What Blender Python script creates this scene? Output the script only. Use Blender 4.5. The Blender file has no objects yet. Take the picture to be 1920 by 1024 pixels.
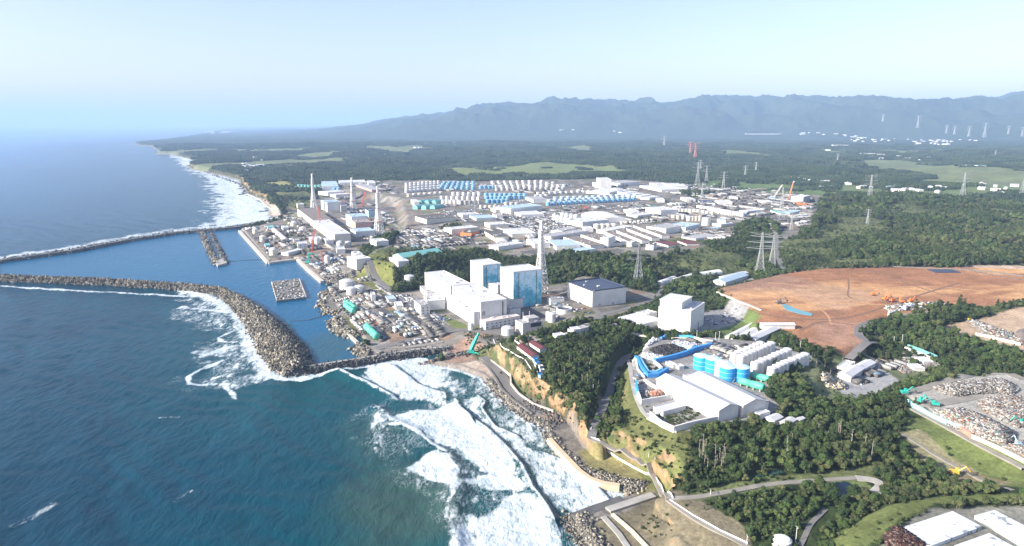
import bpy, math, random
import numpy as np
from mathutils import Vector, Matrix, Quaternion
R = math.radians
rnd = random.Random(7)
rng = np.random.default_rng(11)
sc = bpy.context.scene
COL = sc.collection
# ------------------------------------------------------------ camera, world, sun, exposure
CAMZ, PITCH, FPX = 285.0, R(12.3), 1280.0
cam_d = bpy.data.cameras.new('camera'); cam = bpy.data.objects.new('camera', cam_d); COL.objects.link(cam)
cam.location = (0, 0, CAMZ); cam.rotation_euler = (math.pi/2-PITCH, 0, 0)
cam_d.sensor_width = 36; cam_d.lens = 24.0; cam_d.clip_start = 1.0; cam_d.clip_end = 200000
sc.camera = cam
SUN_A, SUN_E = R(20), R(27)          # sun: to the left, a little behind the camera
sdir = Vector((-math.cos(SUN_A)*math.cos(SUN_E), -math.sin(SUN_A)*math.cos(SUN_E), math.sin(SUN_E)))
w = bpy.data.worlds.new('World'); sc.world = w; w.use_nodes = True
nt = w.node_tree; bgn = nt.nodes['Background']
sky = nt.nodes.new('ShaderNodeTexSky'); sky.sky_type = 'NISHITA'; sky.sun_disc = False
sky.sun_elevation = SUN_E; sky.sun_rotation = math.atan2(sdir.x, sdir.y)
sky.altitude = 100; sky.air_density = 1.0; sky.dust_density = 1.5; sky.ozone_density = 2.0
tn = nt.nodes.new('ShaderNodeMix'); tn.data_type = 'RGBA'; tn.blend_type = 'MULTIPLY'; tn.inputs[0].default_value = 1; tn.inputs[7].default_value = (1.13, .975, .955, 1)
nt.links.new(sky.outputs[0], tn.inputs[6]); nt.links.new(tn.outputs[2], bgn.inputs[0]); bgn.inputs[1].default_value = 0.106
sl = bpy.data.lights.new('sun', 'SUN'); sl.energy = 4.7; sl.angle = R(0.5); sl.color = (1.0, 0.93, 0.82)
so = bpy.data.objects.new('sun', sl); COL.objects.link(so); so.rotation_euler = sdir.to_track_quat('Z', 'Y').to_euler()
so.location = (0, 0, 2000)
sc.view_settings.view_transform = 'Standard'; sc.view_settings.look = 'None'; sc.view_settings.gamma = 1
sc.view_settings.exposure = 1.2
sc.render.engine = 'CYCLES'
cy = sc.cycles; cy.max_bounces = 5; cy.diffuse_bounces = 2; cy.glossy_bounces = 2; cy.transmission_bounces = 1
cy.volume_bounces = 1; cy.transparent_max_bounces = 4; cy.use_denoising = True; cy.caustics_reflective = False; cy.caustics_refractive = False

# ------------------------------------------------------------ pixel (1920 x 1024 photo) to world point at height z
def W(px, py, z=0.0):
    xn = (px-960)/FPX; v = (512-py)/FPX
    dy = math.cos(PITCH)+v*math.sin(PITCH); dz = -math.sin(PITCH)+v*math.cos(PITCH)
    t = (z-CAMZ)/min(dz, -1e-4)
    return (xn*t, dy*t)
def WP(pts, z=0.0): return [W(a, b, z) for a, b in pts]
def mpp(x, y, z=0): return math.sqrt(x*x+y*y+(CAMZ-z)**2)/FPX

# ------------------------------------------------------------ numpy noise and polygon distance
def _h(ix, iy, s):
    n = (ix.astype(np.int64)*374761393 + iy.astype(np.int64)*668265263 + s*1274126177) & 0xffffffff
    n = ((n ^ (n >> 13))*1103515245) & 0xffffffff
    n = (n ^ (n >> 16)) & 0xffffffff
    return n/4294967295.0
def vnoise(x, y, s=0):
    ix = np.floor(x); iy = np.floor(y); fx = x-ix; fy = y-iy
    fx = fx*fx*(3-2*fx); fy = fy*fy*(3-2*fy)
    a = _h(ix, iy, s); b = _h(ix+1, iy, s); c = _h(ix, iy+1, s); d = _h(ix+1, iy+1, s)
    return (a*(1-fx)+b*fx)*(1-fy)+(c*(1-fx)+d*fx)*fy
def fbm(x, y, sc_, oct=4, s=0):
    t = 0; a = 1; n = 0
    for o in range(oct):
        t = t+a*vnoise(x/sc_+17.3*o, y/sc_-9.1*o, s+o); n += a; a *= .5; sc_ *= .5
    return t/n
def sdist(P, X, Y, rad=60.0):
    """signed distance in metres to polygon P (negative inside), only exact within rad of its bounding box"""
    P = np.asarray(P, float); out = np.full(X.shape, 1e6)
    m = (X > P[:, 0].min()-rad) & (X < P[:, 0].max()+rad) & (Y > P[:, 1].min()-rad) & (Y < P[:, 1].max()+rad)
    if not m.any(): return out
    x = X[m]; y = Y[m]; d2 = np.full(x.shape, 1e12); ins = np.zeros(x.shape, bool)
    n = len(P)
    for i in range(n):
        ax, ay = P[i]; bx, by = P[(i+1) % n]
        ex, ey = bx-ax, by-ay; L = ex*ex+ey*ey+1e-9
        t = np.clip(((x-ax)*ex+(y-ay)*ey)/L, 0, 1)
        d2 = np.minimum(d2, (x-ax-t*ex)**2+(y-ay-t*ey)**2)
        c = ((ay > y) != (by > y)); q = ex*(y-ay)/(ey if abs(ey) > 1e-9 else 1e-9)+ax
        ins ^= c & (x < q)
    r = np.sqrt(d2); r[ins] *= -1; out[m] = r
    return out
def ldist(P, X, Y, rad=60.0):
    """distance to an open polyline"""
    P = np.asarray(P, float); out = np.full(X.shape, 1e6)
    m = (X > P[:, 0].min()-rad) & (X < P[:, 0].max()+rad) & (Y > P[:, 1].min()-rad) & (Y < P[:, 1].max()+rad)
    if not m.any(): return out
    x = X[m]; y = Y[m]; d2 = np.full(x.shape, 1e12)
    for i in range(len(P)-1):
        ax, ay = P[i]; bx, by = P[i+1]
        ex, ey = bx-ax, by-ay; L = ex*ex+ey*ey+1e-9
        t = np.clip(((x-ax)*ex+(y-ay)*ey)/L, 0, 1)
        d2 = np.minimum(d2, (x-ax-t*ex)**2+(y-ay-t*ey)**2)
    out[m] = np.sqrt(d2); return out
def ss(a, b, x):
    t = np.clip((x-a)/(b-a), 0, 1); return t*t*(3-2*t)
def Z3(u, v): return (640+.375*u, 640+.375*v)      # reading frames used while measuring the photograph
def Z7(u, v): return (340+.2344*u, 500+.2344*v)

# ------------------------------------------------------------ coast and land form
COAST_PX = [(455, 239), (420, 243), (385, 250), (345, 258), (300, 264), (252, 269), (262, 273), (285, 275), (296, 283), (322, 285), (290, 289), (320, 290),
 (350, 297), (365, 302), (350, 312), (360, 318), (395, 325), (430, 333), (448, 338), (450, 348), (461, 358), (462, 364), (487, 374), (503, 388), (505, 405),
 (538, 409), (500, 416), (452, 430), (503, 491), (556, 484), (592, 519), (608, 527), (629, 533), (611, 546), (603, 578), (615, 589), (640, 587), (624, 598), (626, 612), (638, 625),
 (656, 631), (677, 629), (685, 641), (668, 651), (678, 663), (690, 669), (800, 655), (838, 668), (800, 682), (835, 688), (861, 692), (902, 707), (914, 719),
 (932, 737), (959, 764), (992, 790), (1022, 801), (1026, 816), (1052, 852), (1084, 884), (1127, 908), (1165, 912), (1172, 934), (1075, 972), (1086, 1000), (1110, 1030),
 (1140, 1100), (1170, 1300)]
COAST = WP(COAST_PX, 0.5) + [(300, 60), (400, -500), (90000, -500), (90000, 120000), (-35000, 120000), (-38000, 90000)]
D = math.dist
LOWP = 10.0
# height layers: (pixels, z they are read at, falloff metres, roughness kept 0..1)
HL = [
 # seaside plant platform
 ([(450,428),(503,489),(556,483),(600,522),(640,575),(700,645),(780,655),(860,650),(935,655),(1000,640),(1095,612),(1140,600),(1120,570),(1060,560),(1090,540),(1045,528),(960,520),(890,512),(770,528),(735,545),(690,505),(660,478),(700,463),(740,452),(748,420),(740,388),(700,372),(620,365),(560,372),(520,380),(540,405)], 10.0, 30, 0.05),
 # low ground round the white blocks
 ([(1060,560),(1090,536),(1180,530),(1240,510),(1350,505),(1455,470),(1470,500),(1350,545),(1425,590),(1418,603),(1380,620),(1340,640),(1230,632),(1160,610),(1095,612)], 17.0, 35, 0.2),
 # store terrace behind
 ([(600,348),(640,356),(705,362),(755,372),(800,385),(838,405),(850,432),(815,450),(745,462),(700,474),(690,486),(735,492),(800,492),(880,484),(1060,484),(1180,484),(1290,470),(1340,452),(1460,440),(1530,425),(1530,390),(1560,365),(1430,345),(1200,335),(1050,335),(900,338),(700,338)], 33.0, 40, 0.12),
 # brown earth field
 ([(1345,540),(1470,512),(1540,503),(1700,501),(1920,505),(2200,515),(2200,590),(1920,570),(1790,575),(1650,590),(1610,610),(1620,640),(1560,655),(1470,640),(1415,603),(1430,588)], 33.0, 18, 0.12),
 ([(1195,640),(1330,632),(1430,640),(1530,668),(1540,700),(1500,735),(1470,765),(1400,790),(1270,812),(1215,792),(1187,750),(1175,700),(1180,668)], 33.0, 16, 0.05),
 # bench above the cliff for the fenced path
 ([(1096,834),(1130,832),(1190,858),(1240,885),(1270,930),(1240,940),(1212,902),(1170,880),(1130,860),(1104,846)], 13.0, 14, 0.1),
 # ravine with the path
 ([(1196,652),(1160,684),(1142,735),(1122,790),(1106,826),(1122,830),(1146,770),(1168,700),(1206,660)], 16.0, 14, 0.1),
 # toe of the cliffs
 ([(845,672),(880,655),(905,668),(935,690),(958,712),(982,742),(1020,762),(1045,782),(1068,805),(1085,838),(1110,868),(1160,892),(1205,912),(1235,928),(1180,960),(1060,1000),(960,860),(860,760),(800,690)], 4.0, 9, 0.05),
 ([(1075,972),(1225,928),(1262,945),(1330,985),(1400,1030),(1420,1100),(1050,1100)], 6.0, 22, 0.2),
 ([(1275,938),(1480,900),(1640,890),(1780,870),(1860,905),(1700,930),(1600,965),(1520,1040),(1420,1060)], 18.0, 40, 0.5),
 ([(1590,1040),(1640,985),(1700,945),(1800,934),(1920,930),(2300,960),(2300,1200),(1560,1200)], 30.0, 22, 0.05),
 ([(1690,735),(1760,712),(1880,700),(2200,740),(2200,960),(1920,868),(1780,790)], 32.0, 12, 0.05),
]
HLW = [(WP(p, z), z, f, k) for p, z, f, k in HL]
SIL = [(-900,236),(300,235),(455,234),(600,232),(700,226),(760,219),(850,209),(890,203),(940,198),(1000,194),(1060,190),(1120,187),(1180,187),(1300,187),(1400,184),(1500,183),(1560,186),(1700,188),(1790,184),(1850,186),(1920,179),(2600,165),(4000,170)]
def height(X, Y):
    dc = sdist(COAST, X, Y, 1e9)
    r = np.hypot(X, Y)
    land = np.clip(-dc, 0, 1e5)
    rough = fbm(X, Y, 420, 4, 3)-.5
    h = 3+ss(6, 30, land)*24+ss(30, 3000, land)*12
    amp = np.ones(X.shape)
    h = h+rough*34*ss(40, 400, land)*(1+ss(2000, 6000, r)*1.2)
    for P, z, f, k in HLW:
        d = sdist(P, X, Y, f+5); wgt = 1-ss(-2, f, d)
        h = h*(1-wgt)+(z+rough*34*k)*wgt
    q = ss(25, 60, land)                                     # the quay edge is low, yards behind rise
    seaside = 1-ss(2300, 2600, r)
    h = np.where((h > 4) & (land < 60), h*1.0-(h-4)*(1-q)*seaside*(h < 14), h)
    # mountains
    az = np.arctan2(X, Y)
    pxs = 960+np.tan(np.clip(az, -1.2, 1.2))*FPX*math.cos(PITCH)*1.02
    sil = np.interp(pxs, [a for a, b in SIL], [b for a, b in SIL])
    topz = CAMZ*np.clip((236-sil)/14, 0, 1)+19500*np.clip(233-sil, 0, 99)/1310
    n1 = 1-np.abs(fbm(X, Y, 2600, 5, 21)*2-1); n2 = fbm(X, Y, 900, 4, 31)
    ridge = ss(12500, 19500, r)*(1-.35*ss(21000, 28000, r))
    vis = np.clip((233-sil)/30, 0, 1)
    front = ss(12800, 14500, r)*(1-ss(15500, 18500, r))
    n3 = 1-np.abs(fbm(X, Y, 900, 4, 41)*2-1)
    m = ridge*topz*(.29+.46*n1+.36*(n3-.4))+front*vis*(330*n1+420*(n3-.4))*.8
    h = h+np.where(r > 8500, m*ss(.3, 1, land/3000), 0)
    sea = dc > 0
    h = np.where(sea, -1.5-np.clip(dc, 0, 60)*.06, np.maximum(h, .8))
    h = np.where((dc > -3) & ~sea, np.minimum(h, 1.0+(-dc)), h)
    return h, dc

# polar grid: fine near the camera, coarse far away
def radii(r0, r1, step_px, zref=CAMZ-15):
    rs = [r0]
    while rs[-1] < r1:
        r = rs[-1]; rs.append(r+max(step_px*(r*r+zref*zref)/(FPX*zref), .0)*1.0 if r < 3200 else r*(1+.006 if r > 9000 else 1+.012))
    return np.array(rs)
A0, A1 = R(-47), R(50)
def grid(nang, rs):
    a = np.linspace(A0, A1, nang)
    AA, RR = np.meshgrid(a, rs)
    return AA, RR, np.sin(AA)*RR, np.cos(AA)*RR
RS = radii(300, 62000, 1.55)
NA = 1150
AAg, RRg, GX, GY = grid(NA, RS)
GH, GD = height(GX.ravel(), GY.ravel()); GH = GH.reshape(GX.shape); GD = GD.reshape(GX.shape)
def lookup(X, Y, F=None):
    """bilinear read of the ground height (or another field) at world points"""
    F = GH if F is None else F
    X = np.atleast_1d(np.asarray(X, float)); Y = np.atleast_1d(np.asarray(Y, float))
    r = np.clip(np.hypot(X, Y), RS[0], RS[-2]); a = np.clip(np.arctan2(X, Y), A0, A1-1e-6)
    j = np.clip(np.searchsorted(RS, r)-1, 0, len(RS)-2); fj = (r-RS[j])/(RS[j+1]-RS[j])
    fa = (a-A0)/(A1-A0)*(NA-1); i = np.clip(fa.astype(int), 0, NA-2); fa = fa-i
    return (F[j, i]*(1-fa)+F[j, i+1]*fa)*(1-fj)+(F[j+1, i]*(1-fa)+F[j+1, i+1]*fa)*fj
def gz(x, y): return max(float(lookup(x, y)[0]), .3)
_AY = np.concatenate([np.arange(310, 3500, 4.0), 3500*np.exp(np.arange(0, 1.95, .004))])
def at(px, py, dz=0.0):
    """where the line of sight through the pixel first meets the ground (plus dz)"""
    v = (512-py)/FPX; dy = math.cos(PITCH)+v*math.sin(PITCH); dz_ = -math.sin(PITCH)+v*math.cos(PITCH); dx = (px-960)/FPX
    Y = _AY; X = Y*dx/dy; Z = CAMZ+Y*dz_/dy; G = np.maximum(lookup(X, Y), .3)+dz; m = Z <= G
    k = int(np.argmax(m)) if m.any() else len(Y)-1
    if k > 0 and m[k]:
        a = (Z[k-1]-G[k-1]); b = (G[k]-Z[k]); t = a/(a+b+1e-9); y = Y[k-1]+(Y[k]-Y[k-1])*t
    else: y = Y[k]
    x = y*dx/dy; return (x, y, gz(x, y))

# ------------------------------------------------------------ materials
def NM(name): 
    m = bpy.data.materials.new(name); m.use_nodes = True
    return m, m.node_tree.nodes, m.node_tree.links, m.node_tree.nodes['Principled BSDF']
def mixc(N, L, fac, a, b, mode='MIX'):
    n = N.new('ShaderNodeMix'); n.data_type = 'RGBA'; n.blend_type = mode
    for s, v in ((0, fac), (6, a), (7, b)):
        if hasattr(v, 'links') or hasattr(v, 'is_linked'): L.new(v, n.inputs[s])
        elif s == 0: n.inputs[0].default_value = v
        else: n.inputs[s].default_value = (*v[:3], 1)
    return n.outputs[2]
def noise(N, L, scale, detail=3, rough=.55, vec=None, dist=0):
    n = N.new('ShaderNodeTexNoise'); n.inputs['Scale'].default_value = scale; n.inputs['Detail'].default_value = detail
    n.inputs['Roughness'].default_value = rough; n.inputs['Distortion'].default_value = dist
    if vec is not None: L.new(vec, n.inputs['Vector'])
    return n.outputs['Fac']
def ramp(N, L, fac, stops, interp='LINEAR'):
    r = N.new('ShaderNodeValToRGB'); r.color_ramp.interpolation = interp
    while len(r.color_ramp.elements) < len(stops): r.color_ramp.elements.new(.5)
    for e, (p, c) in zip(r.color_ramp.elements, stops):
        e.position = p; e.color = (c, c, c, 1) if isinstance(c, (int, float)) else (*c, 1)
    L.new(fac, r.inputs[0]); return r.outputs[0]
def maprange(N, L, v, a, b, c, d):
    n = N.new('ShaderNodeMapRange')
    for i, q in enumerate((v, a, b, c, d)):
        if hasattr(q, 'is_linked'): L.new(q, n.inputs[i])
        else: n.inputs[i].default_value = q
    return n.outputs[0]
def mathn(N, L, op, a, b=0.0, clamp=False):
    n = N.new('ShaderNodeMath'); n.operation = op; n.use_clamp = clamp
    for i, q in enumerate((a, b)):
        if hasattr(q, 'is_linked'): L.new(q, n.inputs[i])
        else: n.inputs[i].default_value = q
    return n.outputs[0]
def bump(N, L, h, strength, dist, bs):
    b = N.new('ShaderNodeBump'); b.inputs['Strength'].default_value = strength; b.inputs['Distance'].default_value = dist
    L.new(h, b.inputs['Height']); L.new(b.outputs[0], bs.inputs['Normal']); return b
def wpos(N): return N.new('ShaderNodeNewGeometry').outputs['Position']
_mc = {}
def paint(col, rough=.6, var=.12, scale=.25, metal=0.0, name='painted_surface', streak=0.0):
    """weathered plain surface: base colour with patchy wear in world space"""
    key = (tuple(round(c, 3) for c in col), rough, var, scale, metal, streak)
    if key in _mc: return _mc[key]
    m, N, L, bs = NM(name); p = wpos(N)
    n1 = noise(N, L, scale, 4, .6, p); c = mixc(N, L, maprange(N, L, n1, .3, .7, 0, 1), [v*(1-var) for v in col], [min(1, v*(1+var*.6)) for v in col])
    if streak:
        mp = N.new('ShaderNodeMapping'); mp.inputs['Scale'].default_value = (1, 1, .12); L.new(p, mp.inputs[0])
        n2 = noise(N, L, .9, 3, .6, mp.outputs[0]); c = mixc(N, L, maprange(N, L, n2, .45, .75, 0, streak), c, [v*.55 for v in (.6, .55, .48)])
    L.new(c, bs.inputs['Base Color']); bs.inputs['Roughness'].default_value = rough; bs.inputs['Metallic'].default_value = metal
    _mc[key] = m; return m

# ------------------------------------------------------------ mesh helpers
class MB:
    """collects shapes, then links them as ONE mesh object"""
    def __init__(s): s.v = []; s.f = []; s.m = []
    def add(s, V, F, mi=0):
        b = len(s.v); s.v += [tuple(v) for v in V]; s.f += [tuple(b+i for i in f) for f in F]; s.m += [mi]*len(F); return s
    def box(s, x0, y0, z0, x1, y1, z1, mi=0):
        return s.add([(x0,y0,z0),(x1,y0,z0),(x1,y1,z0),(x0,y1,z0),(x0,y0,z1),(x1,y0,z1),(x1,y1,z1),(x0,y1,z1)],
              [(0,3,2,1),(4,5,6,7),(0,1,5,4),(1,2,6,5),(2,3,7,6),(3,0,4,7)], mi)
    def bar(s, a, b, r, n=4, mi=0, r2=None):
        a = Vector(a); b = Vector(b); d = (b-a)
        if d.length < 1e-6: return s
        d.normalize(); u = d.orthogonal().normalized(); w_ = d.cross(u); r2 = r if r2 is None else r2
        V = []
        for c, q in ((a, r), (b, r2)):
            for i in range(n):
                t = 2*math.pi*(i+.5)/n; V.append(c+u*(math.cos(t)*q)+w_*(math.sin(t)*q))
        F = [(i, (i+1) % n, n+(i+1) % n, n+i) for i in range(n)]+[tuple(range(n))[::-1], tuple(range(n, 2*n))]
        return s.add(V, F, mi)
    def lathe(s, cx, cy, prof, n=20, mi=0):
        V = []
        for r_, z in prof:
            for i in range(n):
                t = 2*math.pi*i/n; V.append((cx+math.cos(t)*r_, cy+math.sin(t)*r_, z))
        F = []
        for k in range(len(prof)-1):
            for i in range(n): F.append((k*n+i, k*n+(i+1) % n, (k+1)*n+(i+1) % n, (k+1)*n+i))
        F.append(tuple(range(n))[::-1]); F.append(tuple(range((len(prof)-1)*n, len(prof)*n)))
        return s.add(V, F, mi)
    def prism(s, pts, z0, z1, mi=0):
        n = len(pts); V = [(*p[:2], z0) for p in pts]+[(*p[:2], z1) for p in pts]
        return s.add(V, [tuple(range(n))[::-1], tuple(range(n, 2*n))]+[(i, (i+1) % n, n+(i+1) % n, n+i) for i in range(n)], mi)
    def build(s, name, mats, parent=None, smooth=False):
        me = bpy.data.meshes.new(name); me.from_pydata(s.v, [], s.f)
        for m in (mats if isinstance(mats, (list, tuple)) else [mats]): me.materials.append(m)
        if any(s.m): me.polygons.foreach_set('material_index', s.m)
        if smooth: me.polygons.foreach_set('use_smooth', [True]*len(s.f))
        me.update(); o = bpy.data.objects.new(name, me); COL.objects.link(o)
        if parent is not None: o.parent = parent
        return o
def tag(o, label=None, cat=None, group=None, kind=None):
    if label: o['label'] = label
    if cat: o['category'] = cat
    if group: o['group'] = group
    if kind: o['kind'] = kind
    return o
def empty(name, x, y, z, rz=0.0, label=None, cat=None, group=None):
    o = bpy.data.objects.new(name, None); COL.objects.link(o); o.location = (x, y, z); o.rotation_euler = (0, 0, rz); o.empty_display_size = 1
    return tag(o, label, cat, group)
def copy_tree(o, parent=None):
    c = o.copy(); COL.objects.link(c)
    if parent is not None: c.parent = parent
    for ch in o.children: copy_tree(ch, c)
    return c
def gridmesh(name, X, Y, Z, mat, attrs, keep=None):
    nr, na = X.shape; me = bpy.data.meshes.new(name)
    me.vertices.add(nr*na); me.vertices.foreach_set('co', np.stack([X, Y, Z], -1).astype(np.float32).ravel())
    idx = np.arange(nr*na).reshape(nr, na)
    q = np.stack([idx[:-1, :-1], idx[:-1, 1:], idx[1:, 1:], idx[1:, :-1]], -1).reshape(-1, 4)[:, ::-1]
    if keep is not None:
        k = (keep[:-1, :-1] | keep[:-1, 1:] | keep[1:, 1:] | keep[1:, :-1]).ravel(); q = q[k]
    me.loops.add(q.size); me.loops.foreach_set('vertex_index', q.ravel().astype(np.int32))
    me.polygons.add(len(q)); me.polygons.foreach_set('loop_start', np.arange(0, q.size, 4, dtype=np.int32))
    me.update(calc_edges=True); me.validate()
    for k, v in attrs.items():
        if v.ndim == 3:
            at_ = me.attributes.new(k, 'FLOAT_COLOR', 'POINT'); c = np.ones((nr*na, 4), np.float32); c[:, :3] = v.reshape(-1, 3); at_.data.foreach_set('color', c.ravel())
        else:
            at_ = me.attributes.new(k, 'FLOAT', 'POINT'); at_.data.foreach_set('value', v.astype(np.float32).ravel())
    me.polygons.foreach_set('use_smooth', [True]*len(me.polygons))
    me.materials.append(mat); o = bpy.data.objects.new(name, me); COL.objects.link(o); return o
# ------------------------------------------------------------ ground cover (own colours of soil, grass, paving; tree density)
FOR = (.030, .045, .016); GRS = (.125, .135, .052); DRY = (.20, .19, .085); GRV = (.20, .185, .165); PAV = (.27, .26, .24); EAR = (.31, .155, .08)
CL = [  # (pixels, z, colour, tree density, soft edge metres)
 ([(820,318),(900,312),(1020,306),(1150,314),(1180,322),(1060,330),(960,326),(860,330)], 30, (.15,.18,.07), .02, 60),
 ([(1190,345),(1340,340),(1470,348),(1560,362),(1540,378),(1400,372),(1250,360)], 32, (.10,.15,.05), .05, 40),
 ([(1560,362),(1640,368),(1760,372),(1900,362),(2100,370),(2100,345),(1900,350),(1700,360),(1560,345)], 35, (.12,.16,.06), .03, 40),
 ([(450,428),(503,491),(556,484),(600,522),(640,560),(700,650),(835,665),(860,650),(935,650),(1000,640),(1095,612),(1160,605),(1240,560),(1100,530),(1045,532),(960,532),(890,530),(770,545),(740,550),(690,512),(655,482),(700,463),(740,452),(748,420),(740,388),(700,372),(620,365),(560,372),(520,380),(540,405)], 10, GRV, 0, 4),
 ([(590,345),(640,340),(760,338),(900,338),(1060,336),(1200,338),(1330,350),(1440,362),(1540,366),(1530,400),(1520,430),(1460,450),(1340,455),(1290,470),(1180,486),(1060,478),(960,482),(880,470),(850,470),(800,462),(690,478),(700,463),(740,452),(748,420),(740,388),(700,372),(640,368),(600,360)], 33, GRV, 0, 6),
 ([(665,505),(690,484),(720,478),(738,500),(738,530),(720,535),(700,528)], 24, (.145,.16,.05), .14, 5),
 ([(480,345),(520,338),(575,350),(585,375),(555,385),(520,372)], 25, (.14,.15,.06), .25, 10),
 ([(500,342),(530,337),(545,345),(510,349)], 28, (.25,.24,.09), 0, 8),
 ([(487,372),(503,386),(505,408),(542,409),(520,395),(500,378),(478,366)], 3, (.42,.34,.28), 0, 6),
 ([(1345,540),(1470,512),(1540,503),(1700,501),(1920,505),(2200,515),(2200,600),(1920,572),(1790,575),(1650,592),(1608,612),(1625,645),(1600,655),(1540,652),(1470,632),(1480,620),(1415,603),(1430,588)], 33, EAR, 0, 5),
 ([(1660,590),(1680,575),(1780,572),(1800,580),(1700,590)], 33, (.34,.30,.26), 0, 4),
 ([(1800,500),(1870,508),(1920,515),(2100,520),(2100,505),(1900,500)], 33, (.42,.33,.26), 0, 6),
 ([(1750,605),(1830,595),(1920,578),(2100,580),(2100,660),(1920,650),(1850,635)], 33, (.36,.27,.19), 0, 5),
 ([(1195,640),(1330,632),(1430,640),(1530,668),(1520,690),(1450,690),(1440,745),(1470,765),(1400,790),(1270,812),(1215,792),(1187,750),(1175,700),(1180,668)], 33, (.25,.245,.235), 0, 3),
 ([(1170,665),(1180,700),(1190,752),(1215,794),(1275,816),(1300,830),(1280,850),(1200,845),(1130,825),(1150,760),(1160,700)], 26, GRS, .09, 4),
 ([(1110,832),(1125,820),(1200,850),(1290,850),(1300,880),(1250,905),(1200,885)], 20, (.15,.17,.06), .04, 4),
 ([(1140,690),(1165,680),(1172,700),(1166,780),(1150,815),(1130,800),(1140,760)], 26, (.06,.085,.03), .7, 4),
 ([(1150,602),(1180,588),(1235,600),(1240,615),(1210,625),(1165,620)], 18, (.14,.17,.06), 0, 4),
 ([(1325,640),(1345,612),(1400,590),(1440,600),(1400,640),(1370,650)], 22, (.11,.15,.05), .06, 4),
 ([(1300,585),(1370,575),(1410,590),(1350,615),(1310,630),(1290,640),(1215,632),(1220,600)], 18, (.24,.24,.24), 0, 4),
 ([(1500,680),(1560,660),(1700,650),(1760,690),(1720,700),(1640,730),(1560,745),(1500,720)], 33, (.13,.15,.08), .3, 6),
 ([(1560,690),(1600,668),(1660,670),(1690,690),(1620,730),(1580,720)], 33, (.34,.34,.34), 0, 3),
 ([(1690,735),(1760,712),(1880,700),(2100,730),(2100,960),(1920,868),(1780,790)], 32, (.32,.31,.28), 0, 3),
 ([(1700,775),(1790,795),(1920,872),(2050,930),(1980,940),(1900,915),(1780,850),(1700,810)], 28, (.12,.15,.05), .06, 4),
 ([(1690,820),(1720,812),(1820,870),(1890,912),(1850,912),(1760,880)], 24, (.24,.22,.13), .1, 4),
 ([(1760,880),(1820,878),(1900,912),(1870,922),(1790,905)], 22, (.22,.19,.11), .12, 4),
 ([(1075,972),(1225,928),(1270,945),(1330,985),(1390,1024),(1420,1100),(1050,1100)], 6, (.17,.15,.10), .01, 4),
 ([(845,672),(880,655),(905,668),(935,690),(958,712),(982,742),(1020,762),(1045,782),(1075,800),(1095,838),(1150,885),(1205,912),(1235,928),(1180,960),(1060,1000),(960,860),(860,760),(800,690)], 3, (.20,.18,.155), 0, 3),
 ([(858,684),(905,676),(925,694),(930,706),(905,708),(862,694)], 3, (.46,.38,.31), 0, 3),
 ([(1085,838),(1120,832),(1200,880),(1225,912),(1190,918),(1150,892),(1110,870)], 8, (.22,.20,.09), .02, 5),
 ([(1265,938),(1400,905),(1500,895),(1640,880),(1640,900),(1500,905),(1420,925),(1300,945)], 18, (.12,.14,.06), .25, 5),
 ([(1530,905),(1560,895),(1610,900),(1640,925),(1590,940),(1560,935)], 18, (.13,.16,.06), 0, 3),
 ([(1540,1024),(1580,985),(1640,955),(1760,940),(1920,935),(1920,950),(1750,955),(1690,985),(1650,1024),(1600,1060)], 26, (.125,.15,.05), .04, 4),
 ([(1650,1024),(1690,985),(1750,955),(1920,948),(2300,960),(2300,1200),(1640,1200)], 30, (.20,.20,.17), 0, 3),
 ([(1385,425),(1440,412),(1470,445),(1405,472),(1330,462),(1300,452),(1360,450)], 33, FOR, .95, 5),
 ([(1240,452),(1300,440),(1350,440),(1330,452),(1260,466)], 33, (.10,.12,.05), .35, 4),
 ([(1270,362),(1310,358),(1330,366),(1300,372)], 33, FOR, .8, 4),
 ([(690,470),(745,458),(790,466),(735,482)], 30, (.10,.12,.05), .5, 4),
 ([(820,425),(860,420),(870,428),(840,434)], 33, (.10,.12,.05), .5, 3),
 ([(596,530),(650,530),(700,645),(640,632),(600,592)], 6, (.19,.18,.16), .03, 3),
 ([(654,512),(704,540),(685,537),(669,529),(654,517)], 9, (.15,.145,.06), .05, 2),
 ([(685,588),(697,589),(724,601),(716,613),(704,611),(685,597)], 8, (.27,.14,.095), 0, 2),
 ([(644,591),(665,595),(677,605),(675,617),(658,621),(652,607)], 5, (.14,.14,.06), .05, 2),
 ([(831,589),(872,607),(880,618),(853,615),(833,600)], 11, (.12,.15,.05), .02, 1),
 ([(745,589),(775,617),(794,628),(775,636),(736,605)], 9, (.13,.13,.07), .04, 2),
 ([(697,564),(736,589),(747,597),(736,601),(708,582)], 9, (.10,.10,.10), 0, 1),
 ([(820,650),(870,632),(900,640),(915,655),(880,668),(840,672)], 10, (.30,.20,.15), 0, 4),
 ([(880,640),(930,636),(1010,680),(1010,700),(985,725),(960,700),(935,680),(900,660)], 18, (.085,.10,.045), .3, 5),
]
CLW = [(WP(p, z), c, t, s) for p, z, c, t, s in CL]
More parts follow.
